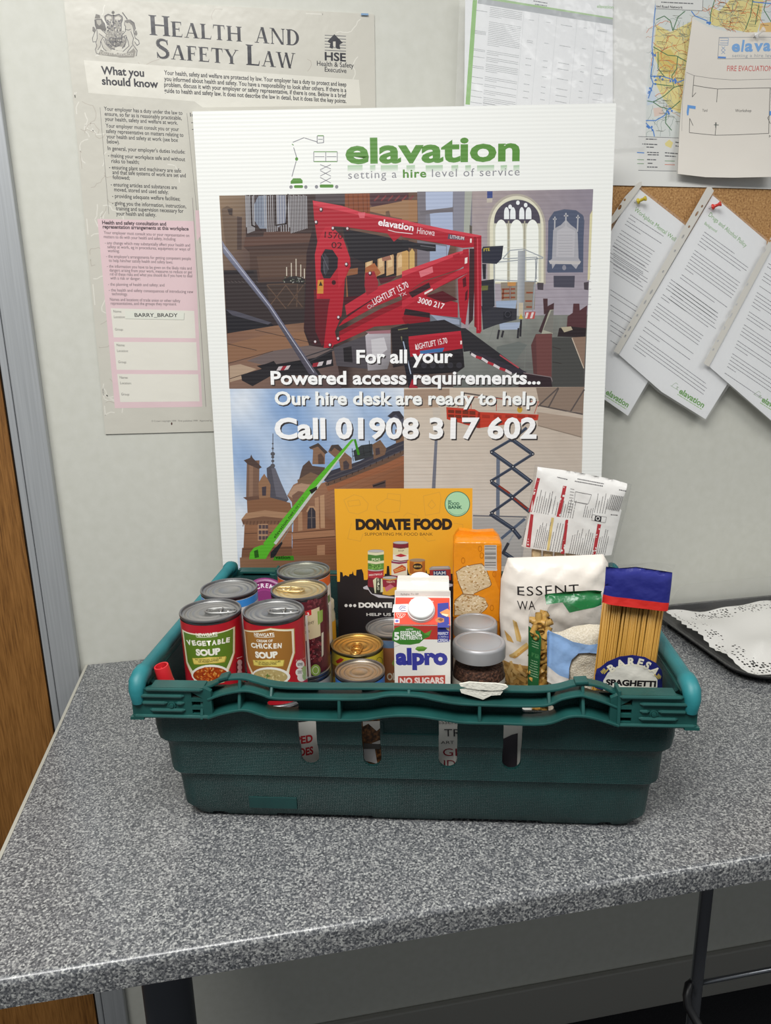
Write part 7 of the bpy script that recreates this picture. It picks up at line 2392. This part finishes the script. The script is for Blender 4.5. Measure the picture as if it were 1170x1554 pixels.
gz = crp(776, 1130, -0.15)
pk = thing('granule_pouch', 'white pouch with a dark granule window behind the right hand slot', 'pouch', CR @ Matrix.Translation((gz.x, -0.138, FZ)))
box_obj('pouch', -0.022, 0.022, -0.014, 0.016, 0, 0.140, M_cwhite, pk, 0.005)
gs = child_sheet(pk, CR @ Vector((gz.x, -0.1527, FZ)), CX, UPW)
zz = gs.uv(776, 1115)[1]
gs.poly_uv([(-0.017, 0.004), (0.0065, 0.004), (0.0065, zz + 0.002), (0.0, zz), (-0.017, zz - 0.010)], '3f3a40')
gs.done('printed_front', M_carton)

# ================================================================== bags
class Bag(Sheet):
    STEP, BASE = 4e-5, 1.5e-4
    """a filled bag: the outline drawn in the plane swells to front and back and comes together at its seams"""
    def __init__(s, o, U, V, outline_uv, d, edge, crinkle=0.0, back=0.5, step=0.004, seed=1, prof=0.5):
        s.ol = [Vector(p) for p in outline_uv]
        s.d, s.edge, s.back, s.cr, s.seed, s.prof = d, edge, back, crinkle, seed, prof
        super().__init__(o, U, V, warp=s.swell, du=step, dv=step)
        s.bias = d * 0.8
    def depth(s, u, v):
        p = Vector((u, v))
        m = 9
        n = len(s.ol)
        for i in range(n):
            a, b = s.ol[i], s.ol[(i + 1) % n]
            ab = b - a
            t = max(0, min(1, (p - a).dot(ab) / max(1e-12, ab.length_squared)))
            m = min(m, (p - a - ab * t).length)
        k = min(1, m / s.edge)
        return s.d * (1 - (1 - k) ** 2) ** s.prof
    def swell(s, u, v, w):
        q = s.depth(u, v)
        k = q / s.d if s.d else 0
        wr = s.cr * k * (math.sin(u * 190 + math.sin(v * 130 + s.seed) * 2.2) * 0.5 + math.sin(v * 260 + u * 90 + s.seed * 2) * 0.35 + math.sin(u * 420 - v * 310) * 0.2)
        if w <= -1:
            return (u, v, -q * s.back)
        return (u, v, q + wr + w)
    def skin(s, col):
        pts = [tuple(p) for p in s.ol]
        tr = []
        for t in tessellate_polygon([[Vector((*p, 0)) for p in pts]]):
            a, b, c = (pts[i] for i in t)
            tr.append(list(t) if (b[0] - a[0]) * (c[1] - a[1]) - (b[1] - a[1]) * (c[0] - a[0]) > 0 else list(t)[::-1])
        s.emit(pts, tr, C3(col), 0.0)
        s.emit(pts, [t[::-1] for t in tr], C3(col), -2.0)
def bag_plane(yc, tilt=0.0, yaw=0.0):
    """crate-parallel plane at crate y, leaning back by tilt degrees"""
    o = CR @ Vector((0, yc, FZ))
    V = (CR.to_3x3() @ Vector((0, math.sin(R(tilt)), math.cos(R(tilt))))).normalized()
    U = (CR.to_3x3() @ Vector((math.cos(R(yaw)), math.sin(R(yaw)), 0))).normalized()
    return o, U, V
def outline_on(o, U, V, px, bias=0.0):
    t = Sheet(o, U, V)
    t.bias = bias
    return [t.uv(*p) for p in px]
def place_bag(name, lab, cat, yc, tilt, px, d, edge, bottom=None, group=None, **kw):
    o, U, V = bag_plane(yc, tilt)
    ol = outline_on(o, U, V, px, d * 0.0)
    if bottom is not None:
        ol = [(u, v) if v > bottom[0] + 1e-4 else (u, bottom[0]) for u, v in ol]
    b = Bag(o, U, V, ol, d, edge, **kw)
    root = thing(name, lab, cat, b.mat4(), group)
    return b, root
M_filmbag = film('bag_film', tint=(40, 40, 40), alpha=0.04, rough=0.10, bump=(70, 0.004), edge=0.3)
M_filmsoft = film('bag_film_soft', tint=(150, 150, 150), alpha=0.06, rough=0.16, bump=(45, 0.006), edge=0.3)
M_penne = speckle('dry_pasta', [(0.3, 'b0863e'), (0.7, 'cfa65a')], 60, rough=0.45)
M_spag = speckle('dry_spaghetti', [(0.3, 'b98a38'), (0.7, 'd2a24c')], 40, rough=0.4, stretch=(1, 1, 0.1))
M_rice = speckle('rice_grains', [(0.35, 'c9bea8'), (0.5, 'd6ccb8'), (0.65, 'e0d7c6')], 520, rough=0.6, bump=0.0012, detail=3)
M_bagprint = ink_mat('bag_print', rough=0.34, bump=(28, 0.0018), spec=0.5)
def floor_v(o, V):
    return 0.0015
def penne_heap(name, parent, x0, x1, y0, y1, z0, z1, n_, r, L_, seed):
    """many short tubes of pasta, built in the parent's frame as one mass"""
    q = random.Random(seed)
    bm = bmesh.new()
    for i in range(n_):
        c = Vector((q.uniform(x0, x1), q.uniform(z0, z1), q.uniform(y0, y1)))
        d = Vector((q.gauss(0, 1), q.gauss(0, 1), q.gauss(0, 0.5))).normalized() * L_ / 2
        a, b = c - d, c + d
        tube(bm, [a, b], r, 9, caps=False)
        tube(bm, [b, a], r * 0.72, 9, caps=False)
    ob = bm_obj(name, bm, M_penne, parent, smooth=True)
    ob['kind'] = 'stuff'
    return ob

# ---- tall clear pack of flatbreads at the back, its printed back panel showing
px = E6((262, 55), (700, 140), (800, 165), (770, 300), (700, 560), (690, 640), (185, 640), (185, 500), (225, 300))
b, root = place_bag('flatbread_pack', 'clear pack with red and white nutrition panel leaning at the back right of the crate', 'pack', 0.130, 4, px, 0.012, 0.04, crinkle=0.0006, seed=3)
o_, U_, V_ = b.o, b.U, b.V
b.skin('ffffff')
# extend the pack down to the crate floor behind the other bags
lo_u = [b.uv(*p)[0] for p in px]
b.build('clear_wrapper', M_filmsoft, root, smooth=True)
br = bmesh.new()
uA, uB = b.uv(*E6((240, 620))[0])[0], b.uv(*E6((560, 620))[0])[0]
vT = b.uv(*E6((400, 530))[0])[1]
for i in range(5):
    bx0 = uA + (uB - uA) * i / 5
    box(br, bx0 + 0.002, bx0 + (uB - uA) / 5 - 0.001, 0.004, vT - 0.002 * (i % 3), -0.006, 0.006, 0.003)
fb = bm_obj('bread_stick', br, plain('pale_bread', 'd2b98c', 0.7, bump=(120, 0.002)), root)
fb.name = 'flatbreads'
fb['kind'] = 'stuff'
pn = Bag(o_, U_, V_, [tuple(p) for p in b.ol], 0.012, 0.04, crinkle=0.0006, seed=3)
pn.swell_ = pn.swell
pn.warp = lambda u, v, w: (lambda t: (t[0], t[1], t[2] + 0.0004))(pn.swell_(u, v, w))
pn.bias = 0.010
pn.poly(E6((280, 70), (500, 100), (700, 140), (782, 165), (735, 300), (745, 310), (720, 420), (690, 560), (560, 560), (190, 515), (240, 320)), 'd9d7d3')
RD = 'a8343a'
pn.quads([E6((276, 130), (292, 133), (246, 322), (230, 320)), E6((418, 172), (438, 174), (400, 344), (380, 342)), E6((240, 332), (256, 334), (236, 516), (214, 513)), E6((430, 358), (446, 360), (424, 550), (404, 548)), E6((608, 382), (628, 386), (596, 556), (578, 554))], RD)
pn.quads([E6((352, 346), (367, 348), (340, 530), (326, 528))], 'cdb678')
def col_rows(x0, y0, x1, y1, n_, ln, h=0.85):
    """columns of print running up the pack"""
    rows = []
    for i in range(n_):
        x = x0 + (x1 - x0) * i / max(1, n_ - 1)
        y = y0 + (y1 - y0) * i / max(1, n_ - 1)
        l = ln * rnd.uniform(0.6, 1)
        rows.append((E6((x, y))[0], E6((x + l * 0.21, y - l))[0]))
    return rows
rows = col_rows(262, 320, 335, 332, 7, 130) + col_rows(405, 345, 470, 352, 6, 120) + col_rows(258, 515, 320, 522, 7, 160) + col_rows(345, 530, 400, 540, 5, 160) + col_rows(450, 552, 570, 556, 11, 150) + col_rows(604, 556, 650, 556, 5, 150) + col_rows(592, 320, 650, 326, 5, 110) + col_rows(530, 345, 575, 350, 5, 70) + col_rows(340, 320, 375, 335, 3, 110) + col_rows(196, 505, 200, 506, 1, 100)
pn.para(rows, 0.9, '6d6a6a', lo=1.5, hi=5)
pn.para([(E6((386, 128))[0], E6((446, 142))[0]), (E6((500, 138))[0], E6((648, 166))[0]), (E6((484, 150))[0], E6((640, 178))[0]), (E6((730, 198))[0], E6((770, 206))[0]), (E6((682, 335))[0], E6((726, 340))[0])], 1.5, '4a484a', lo=0.7, hi=1.6)
pn.lines([E6((486, 205), (575, 220), (556, 272), (478, 258), (486, 205))], 0.5, '6d6a6a')
pn.para([(E6((458 - 2 * i, 190 + 16 * i))[0], E6((480 - 2 * i, 194 + 16 * i))[0]) for i in range(9)] + [(E6((486, 206 + 0))[0], E6((570, 222))[0]), (E6((478, 262))[0], E6((552, 276))[0])], 1.0, '6d6a6a', lo=0.6, hi=1.4)
for i in range(22):
    f_ = i / 21
    if i % 3 != 1:
        pn.line([E6((684 + 70 * f_, 220 + 12 * f_))[0], E6((657 + 70 * f_, 300 + 14 * f_))[0]], [0.5, 1.0, 0.4][i % 3], '3a383a')
pn.lines([E6((580, 330), (658, 345), (650, 376), (575, 362), (580, 330))], 0.5, '6d6a6a')
pn.poly(E6((594, 336), (630, 342), (626, 370), (590, 364)), '2f2d30')
pn.ring(*E6((609, 352))[0], 2.6, 2.6, 1.2, 'd9d7d3')
# dark corner of the film and the header tape
pn.poly(E6((258, 40), (276, 44), (273, 52), (258, 50)), '1c1b1e') if False else None
lbl = pn.build('nutrition_panel', M_bagprint, root, smooth=True)

# ---- orange cracker packet
y_f = 0.0945
c0, c1 = crp(688.5, 900, y_f), crp(761, 900, y_f)
ztop_c = crp(722, 822, y_f).z
zrear = crp(724, 804, y_f + 0.050).z
ck = thing('cracker_packet', 'tall orange packet of crackers beside the orange leaflet', 'packet', CR @ Matrix.Translation(((c0.x + c1.x) / 2, y_f + 0.025, FZ)))
hw4 = (c1.x - c0.x) / 2
bm = bmesh.new()
box(bm, -hw4, hw4, -0.025, 0.025, 0, max(ztop_c, zrear - 0.004) - FZ, 0.006, 3)
for v in bm.verts:
    v.co.x += 0.0008 * math.sin(v.co.z * 90)
M_orange = plain('orange_wrapper', 'e58a14', 0.28, bump=(60, 0.003), spec=0.55)
bm_obj('wrapper', bm, M_orange, ck, smooth=True, angle=60)
bm = bmesh.new()
zt4 = max(ztop_c, zrear - 0.004) - FZ
prism(bm, [(-hw4 + 0.002, 0.0), (hw4 - 0.004, 0.0), (hw4 - 0.010, 0.006), (0.0, 0.0045), (-hw4 + 0.008, 0.0075)], 0.010, 0.024)
for v in bm.verts:
    v.co.z += zt4 - 0.001
tf = bm_obj('folded_top', bm, M_orange, ck)
cs_ = child_sheet(ck, CR @ Vector(((c0.x + c1.x) / 2, y_f - 0.0006, FZ)), CX, UPW)
cs_.poly(E5((778, 405), (1056, 408), (1040, 870), (770, 840)), 'e8901a')
cs_.poly(E5((1000, 430), (1056, 420), (1048, 700), (1010, 600)), 'd97f10')
def cracker(pts, seed):
    cs_.poly(E5(*pts), '8a5a2c')
    cx0 = sum(p[0] for p in pts) / len(pts)
    cy0 = sum(p[1] for p in pts) / len(pts)
    inn = [(cx0 + (x - cx0) * 0.955, cy0 + (y - cy0) * 0.95) for x, y in pts]
    cs_.poly(E5(*inn), 'd8c09a')
    q = random.Random(seed)
    P_ = [Vector((*p, 0)) for p in inn]
    n_ = 0
    while n_ < 190:
        x, y = q.uniform(min(p[0] for p in inn), max(p[0] for p in inn)), q.uniform(min(p[1] for p in inn), max(p[1] for p in inn))
        ins = False
        j = len(inn) - 1
        for i in range(len(inn)):
            if (inn[i][1] > y) != (inn[j][1] > y) and x < (inn[j][0] - inn[i][0]) * (y - inn[i][1]) / (inn[j][1] - inn[i][1]) + inn[i][0]:
                ins = not ins
            j = i
        n_ += 1
        if ins:
            cs_.ell(*E5((x, y))[0], q.uniform(0.8, 2.6), q.uniform(0.5, 1.4), q.choice(['c4a878', 'e6d3b2', 'b08e5c', 'e0caa4', 'a87c46', 'ecdcc0']), 7, rot=q.uniform(-30, 30))
cracker([(778, 745), (830, 700), (900, 712), (955, 730), (980, 775), (965, 800), (930, 830), (775, 836)], 12)
cracker([(786, 575), (830, 545), (900, 530), (940, 525), (965, 550), (1000, 650), (990, 665), (930, 690), (880, 715), (830, 710), (800, 640)], 11)
cs_.poly(E5((956, 418), (1028, 418), (1030, 570), (956, 564)), 'bdb9b4')
for i in range(18):
    y = 422 + i * 8
    cs_.poly(E5((958, y), (1024, y), (1024, y + [4.6, 2.6, 5.6][i % 3]), (958, y + [4.6, 2.6, 5.6][i % 3])), ['5d5a58', '8a8784', '6f6c6a'][i % 3]) if i % 4 != 3 else None
cs_.lines([E5((955, 560), (1030, 562), (1030, 568), (955, 566))], 1.0, 'd8d4cc')
for x, y in ((930, 440), (940, 480), (830, 510), (1015, 590), (1000, 790)):
    cs_.ring(*E5((x, y))[0], 2.6, 4.2, 0.9, 'c9720f')
cs_.done('printed_front', M_wrap)

# ---- large white pasta bag
px = E6((112, 572), (300, 566), (560, 556), (640, 552), (668, 600), (680, 760), (680, 900), (640, 1000), (600, 1250), (600, 1500), (95, 1500), (85, 1250), (66, 880), (74, 690), (100, 610))
b, root = place_bag('pasta_bag', 'large white bag of penne pasta behind the clear bags', 'bag', 0.058, 2, px, 0.026, 0.045, bottom=(0.002,), crinkle=0.0014, back=0.6, seed=5)
b.skin('e6ded4')
b.text('ESSENT', E6((165, 778))[0], E6((502, 764))[0], 13.5, '2a2728', bold=0.0, sp=1.12)
b.text('WA', E6((165, 858))[0], E6((262, 852))[0], 13.5, '2a2728', bold=0.0, sp=1.12)
for pts, c in ((((138, 915), (160, 925), (185, 1010), (182, 1035), (160, 1030)), 'd9b878'), (((120, 1120), (215, 1035), (225, 1050), (150, 1130), (125, 1132)), 'd9b878'), (((95, 985), (130, 1015), (145, 1045), (110, 1040)), 'cfa35c'),
               (((150, 930), (160, 925), (185, 1010), (178, 1030)), 'c9a05a'), (((130, 1130), (225, 1050), (222, 1068), (150, 1132)), 'c49650')):
    b.poly(E6(*pts), c)
b.poly(E6((82, 1160), (240, 1165), (240, 1500), (90, 1500)), 'a67f45')
q = random.Random(31)
for i in range(34):
    x, y, a = q.uniform(95, 225), q.uniform(1178, 1290), q.uniform(0, 3.1)
    l, wd = 26, 7
    dx, dy = l * math.cos(a), l * math.sin(a)
    b.line([E6((x - dx, y - dy))[0], E6((x + dx, y + dy))[0]], 4.0, q.choice(['b98f50', '94703a', 'c8a468', '7d5c2e']))
b.build('printed_bag', M_bagprint, root, smooth=True)

# ---- clear bag of pasta tubes with a green header
px = E6((240, 850), (285, 790), (330, 770), (560, 755), (640, 765), (650, 900), (640, 1100), (640, 1300), (640, 1560), (225, 1560), (222, 1250), (228, 1000), (225, 900))
b, root = place_bag('pasta_tube_bag', 'clear bag of short pasta tubes with a green header beside the rice', 'bag', -0.015, 3, px, 0.016, 0.03, bottom=(0.002,), crinkle=0.001, back=0.8, seed=7)
b.skin('ffffff')
b.build('clear_film', M_filmbag, root, smooth=True)
u0, u1 = b.uv(*E6((236, 1000))[0])[0], b.uv(*E6((330, 1000))[0])[0]
v1 = b.uv(*E6((280, 850))[0])[1]
penne_heap('pasta_tubes', root, u0 + 0.007, u1 + 0.001, -0.003, 0.007, 0.02, v1 - 0.016, 120, 0.0042, 0.017, 17)
gp = Bag(b.o, b.U, b.V, [tuple(p) for p in b.ol], 0.016, 0.03, crinkle=0.001, back=0.8, seed=7)
gp.swell_ = gp.swell
gp.warp = lambda u, v, w: (lambda t: (t[0], t[1], t[2] + 0.0006))(gp.swell_(u, v, w))
gp.bias = 0.012
gp.poly(E6((322, 785), (440, 766), (600, 757), (638, 762), (634, 835), (560, 850), (450, 870), (415, 820), (325, 830)), '1c6b3a')
gp.poly(E6((230, 965), (285, 980), (296, 1010), (290, 1130), (280, 1300), (228, 1300)), '1f5c32')
gp.poly(E6((236, 990), (278, 1000), (276, 1025), (232, 1015)), '7a9a5c')
gp.poly(E6((232, 1100), (284, 1108), (282, 1130), (232, 1125)), '3f7a48')
gp.para([(E6((234, 1040 + 14 * i))[0], E6((282, 1046 + 14 * i))[0]) for i in range(3)] + [(E6((234, 1148 + 14 * i))[0], E6((278, 1152 + 14 * i))[0]) for i in range(7)], 1.2, '8fae8a')
gp.build('green_header', M_wrap, root, smooth=True)

# ---- rice bag with a blue print
px = E6((322, 880), (345, 835), (430, 815), (520, 860), (640, 840), (655, 940), (650, 1260), (640, 1540), (330, 1540), (330, 1250), (335, 1000))
b, root = place_bag('rice_bag', 'clear bag of rice with a pale blue print beside the spaghetti', 'bag', -0.052, 4, px, 0.021, 0.028, bottom=(0.002,), crinkle=0.0012, back=0.7, seed=9)
b.skin('ffffff')
b.build('clear_film', M_filmbag, root, smooth=True)
rpx = E6((345, 985), (400, 985), (470, 955), (560, 940), (640, 945), (645, 1100), (636, 1530), (336, 1530), (338, 1200))
o2, U2, V2 = bag_plane(-0.052, 4)
rol = outline_on(o2, U2, V2, rpx)
rol = [(u, max(v, 0.003)) for u, v in rol]
rb = Bag(o2, U2, V2, rol, 0.0188, 0.026, crinkle=0.001, back=0.7, seed=9)
rb.skin('ffffff')
ro = rb.build('rice', M_rice, root, smooth=True)
ro['kind'] = 'stuff'
rp = Bag(b.o, b.U, b.V, [tuple(p) for p in b.ol], 0.021, 0.028, crinkle=0.0012, back=0.7, seed=9)
rp.swell_ = rp.swell
rp.warp = lambda u, v, w: (lambda t: (t[0], t[1], t[2] + 0.0006))(rp.swell_(u, v, w))
rp.bias = 0.017
rp.poly(E6((335, 1000), (345, 990), (400, 1000), (470, 1030), (560, 1048), (645, 1045), (645, 1110), (560, 1090), (500, 1095), (465, 1130), (450, 1180), (448, 1235), (400, 1232), (345, 1220), (336, 1200)), '8fb2e0')
rp.poly(E6((336, 1190), (400, 1225), (448, 1235), (445, 1290), (336, 1280)), 'd9d3cc')
rp.line(E6((448, 1240), (450, 1180), (465, 1130), (500, 1097), (560, 1092), (645, 1112)), 0.9, '4a4a50')
rp.build('blue_print', M_wrap, root, smooth=True)

# ---- spaghetti
YS = -0.130
s0, s1 = crp(905, 1010, YS), crp(1003, 1010, YS)
t0, t1 = crp(921, 862, YS), crp(1018, 872, YS)
st = thing('spaghetti_pack', 'clear spaghetti pack with a blue and red top at the right end', 'pack', CR @ Matrix.Translation(((s0.x + s1.x) / 2, YS + 0.02, FZ)))
hs_ = (s1.x - s0.x) / 2
lean = ((t0.x + t1.x) / 2 - (s0.x + s1.x) / 2)
zt5 = (t0.z + t1.z) / 2 - FZ
zs = s0.z - FZ
kl = lean / (zt5 - zs) + 0.003 / (zt5 - zs)
bm = bmesh.new()
q = random.Random(44)
nx = 34
for j in range(5):
    for i in range(nx):
        x = -hs_ + 0.0055 + (2 * hs_ - 0.007) * (i + 0.5 * (j % 2)) / nx
        y = -0.0155 + 0.0045 * j + q.uniform(-0.0007, 0.0007) + 0.006 * (abs(x) / hs_) ** 4 * (1 if j < 2 else 0)
        h = zt5 - 0.012 + q.uniform(-0.006, 0.006)
        x2 = x + q.uniform(-0.0015, 0.0015)
        k0 = -zs * kl
        tube(bm, [(x + k0 - 0.017, y, 0.001), (x - 0.032 * kl, y, zs - 0.032), (x2 + (h - zs) * kl, y, h)], 0.00098, 6)
sp = bm_obj('spaghetti', bm, M_spag, st, smooth=True)
sp['kind'] = 'stuff'
px = [(920, 860), (940, 862), (965, 860), (1000, 866), (1021, 869), (1019, 890), (1011, 960), (1003.5, 1040), (970, 1180), (880, 1180), (904, 1030), (910, 955), (918, 890)]
o3, U3, V3 = bag_plane(YS + 0.001, 0)
sol = outline_on(o3, U3, V3, px)
sol = [(u, max(v, 0.001)) for u, v in sol]
def spag_layer(off):
    g = Bag(o3, U3, V3, sol, 0.006, 0.012, crinkle=0.0004, back=0.0, step=0.004, seed=2)
    g.swell_ = g.swell
    g.warp = lambda u, v, w: (lambda t: (t[0], t[1], t[2] + off))(g.swell_(u, v, w))
    g.bias = 0.005
    g.STEP = 1.2e-4
    def done(name, mat):
        ob = g.build(name, mat, None, smooth=True, place=False)
        ob.parent = st
        ob.matrix_local = st.matrix_world.inverted() @ g.mat4()
        return ob
    g.done = done
    return g
fl_ = spag_layer(0.0)
tri = [tuple(p) for p in fl_.ol]
tt = []
for t in tessellate_polygon([[Vector((*p, 0)) for p in tri]]):
    tt.append(list(t))
fl_.emit(tri, tt, C3('ffffff'), 0.0)
fl_.done('clear_film', M_filmbag)
sg = spag_layer(0.0006)
sg.poly([(920, 860.5), (940, 863), (965, 861), (1000, 866), (1021, 869.5), (1019, 890), (1015.5, 916), (960, 909), (915, 904), (918, 890)], '2b2f7d')
sg.poly([(915, 903), (960, 908), (1015.5, 915), (1013.5, 927.5), (960, 921), (913.5, 915.5)], 'd8322c')
sg.done('printed_header', M_wrap)
sg = spag_layer(0.0006)
sg.poly(E6((597, 1225), (610, 1195), (660, 1145), (730, 1115), (800, 1107), (870, 1118), (930, 1150), (965, 1195), (975, 1235), (972, 1300), (597, 1300)), '26296b')
sg.poly(E6((640, 1250), (665, 1205), (715, 1170), (790, 1155), (860, 1165), (915, 1200), (940, 1245), (938, 1320), (640, 1320)), 'dcd9ce')
cen = sg.uv(*E6((790, 1300))[0])
rad = (Vector(sg.uv(*E6((797, 1166))[0])) - Vector(cen)).length
sg.text_arc('BARESA', cen, rad * 1.015, 138, 33, 0.0092, 'e6e0cc', bold=0.05)
sg.text('SPAGHETTI', E6((652, 1272))[0], E6((930, 1282))[0], 8.6, '1f1d20', bold=0.05)
for x0, y0, sgn in ((640, 1210, 1), (950, 1240, -1)):
    for k in range(4):
        x, y = x0 + sgn * 5 * k, y0 - 6 * k
        sg.ell(*E6((x - 8, y - 4))[0], 2.6, 1.0, 'b9a35c', 10, rot=50)
        sg.ell(*E6((x + 8, y - 4))[0], 2.6, 1.0, 'b9a35c', 10, rot=-60)
sg.done('oval_label', M_wrap)
fr_ = bmesh.new()
top = [crp(x, y, YS + 0.006) for x, y in ((919, 861), (950, 862), (980, 863), (1020, 869))]
hi = [crp(x, y, YS + 0.010) for x, y in ((915, 852), (955, 858), (990, 853), (1028, 858))]
va = [fr_.verts.new((p.x - (s0.x + s1.x) / 2, p.y - YS - 0.02, p.z - FZ)) for p in top]
vb = [fr_.verts.new((p.x - (s0.x + s1.x) / 2, p.y - YS - 0.02 + 0.003 * (i % 2), p.z - FZ)) for i, p in enumerate(hi)]
for i in range(3):
    fr_.faces.new((va[i], va[i + 1], vb[i + 1], vb[i]))
bm_obj('film_crimp', fr_, M_filmbag, st)

# ================================================================== platter with a clear dome at the right
pl = thing('party_platter', 'black platter lined with white lace paper under a clear lid at the right', 'platter', Matrix.Translation((1.32, -0.172, T)))
HX, HY = 0.29, 0.155
def ring_pts(hx, hy, r, z, n=8):
    return [(x, y, z) for x, y in rrect(-hx, -hy, hx, hy, r, n)]
def shell(rings, close_first=True, close_last=True):
    bm = bmesh.new()
    vr = [[bm.verts.new(p) for p in rg] for rg in rings]
    n = len(vr[0])
    for A_, B_ in zip(vr, vr[1:]):
        for i in range(n):
            bm.faces.new((A_[i], A_[(i + 1) % n], B_[(i + 1) % n], B_[i]))
    if close_first:
        bm.faces.new(vr[0][::-1])
    if close_last:
        bm.faces.new(vr[-1])
    return bm
bm = shell([ring_pts(HX - 0.022, HY - 0.022, 0.04, 0.0005), ring_pts(HX - 0.012, HY - 0.012, 0.048, 0.006), ring_pts(HX - 0.003, HY - 0.003, 0.055, 0.013), ring_pts(HX, HY, 0.058, 0.0145), ring_pts(HX, HY, 0.058, 0.0165),
            ring_pts(HX - 0.004, HY - 0.004, 0.055, 0.017), ring_pts(HX - 0.006, HY - 0.006, 0.053, 0.0145), ring_pts(HX - 0.014, HY - 0.014, 0.046, 0.008), ring_pts(HX - 0.024, HY - 0.024, 0.038, 0.003)])
bm_obj('tray', bm, plain('black_plastic', '1a191b', 0.25), pl, smooth=True, angle=50)
def lace():
    m, nt, b = new_mat('lace_paper')
    L = nt.links.new
    b.inputs['Base Color'].default_value = C4('d9d7d2')
    b.inputs['Roughness'].default_value = 0.8
    tc = node(nt, 'ShaderNodeTexCoord')
    v = node(nt, 'ShaderNodeTexVoronoi')
    v.inputs['Scale'].default_value = 150
    v.inputs['Randomness'].default_value = 0.55
    n = node(nt, 'ShaderNodeTexNoise')
    n.inputs['Scale'].default_value = 26
    at = node(nt, 'ShaderNodeAttribute', attribute_name='ink')
    ma = node(nt, 'ShaderNodeMath', operation='MULTIPLY')
    lt = node(nt, 'ShaderNodeMath', operation='LESS_THAN')
    L(tc.outputs['Object'], v.inputs['Vector'])
    L(tc.outputs['Object'], n.inputs['Vector'])
    L(n.outputs['Fac'], ma.inputs[0])
    L(at.outputs['Fac'], ma.inputs[1])
    L(v.outputs['Distance'], lt.inputs[0])
    L(ma.outputs[0], lt.inputs[1])
    tr = node(nt, 'ShaderNodeBsdfTransparent')
    mx = node(nt, 'ShaderNodeMixShader')
    L(lt.outputs[0], mx.inputs['Fac'])
    L(b.outputs[0], mx.inputs[1])
    L(tr.outputs[0], mx.inputs[2])
    L(mx.outputs[0], nt.nodes['Material Output'].inputs['Surface'])
    return m
M_lace = lace()
def doily(name, lab, x0, x1, y0, y1, z, rotz, seed):
    """crumpled lace paper: pierced border, plain middle"""
    nx_, ny_ = 44, 30
    q = random.Random(seed)
    vs, fs, cs2 = [], [], []
    for j in range(ny_ + 1):
        for i in range(nx_ + 1):
            a, b2 = i / nx_, j / ny_
            x, y = x0 + (x1 - x0) * a, y0 + (y1 - y0) * b2
            e = min(a * (x1 - x0), (1 - a) * (x1 - x0), b2 * (y1 - y0), (1 - b2) * (y1 - y0))
            sc = 0.004 * math.sin(46 * (a + b2) * 2)
            k = max(0, 1 - e / 0.03)
            x += sc * k * (-1 if a < 0.5 else 1) * 0.6
            zz_ = z + 0.0035 * math.sin(x * 31 + y * 17 + seed) + 0.0025 * math.sin(y * 61 - x * 23) + 0.003 + k * 0.002 * (1 + math.sin(x * 70 + y * 90))
            vs.append((x, y, zz_))
            cs2.append(0.6 if 0.005 < e < 0.042 else 0.0)
    for j in range(ny_):
        for i in range(nx_):
            k = j * (nx_ + 1) + i
            fs.append((k, k + 1, k + nx_ + 2, k + nx_ + 1))
    o = mesh_obj(name, vs, fs, M_lace, None, smooth=True)
    at = o.data.color_attributes.new('ink', 'FLOAT_COLOR', 'POINT')
    fl2 = []
    for c in cs2:
        fl2 += [c, c, c, 1]
    at.data.foreach_set('color', fl2)
    o.matrix_world = Matrix.Translation((1.32, -0.172, T)) @ Matrix.Rotation(rotz, 4, 'Z')
    return tag(o, lab, 'doily')
doily('paper_doily', 'white lace paper doily lining the black platter', -HX + 0.027, HX - 0.027, -HY + 0.027, HY - 0.027, 0.0085, 0, 2)
M_dome = film('clear_dome', tint=(205, 205, 200), alpha=0.03, rough=0.06, bump=(8, 0.006), edge=0.12)
bm = shell([ring_pts(HX - 0.001, HY - 0.001, 0.058, 0.0172), ring_pts(HX - 0.010, HY - 0.010, 0.052, 0.0178), ring_pts(HX - 0.013, HY - 0.013, 0.049, 0.022), ring_pts(HX - 0.030, HY - 0.028, 0.042, 0.066), ring_pts(HX - 0.036, HY - 0.034, 0.038, 0.071), ring_pts(HX - 0.05, HY - 0.048, 0.03, 0.072)], False, True)
dm = bm_obj('dome_lid', bm, M_dome, None, smooth=True, angle=50)
dm.matrix_world = Matrix.Translation((1.32, -0.172, T))
tag(dm, 'clear plastic dome lid covering the black platter', 'lid')
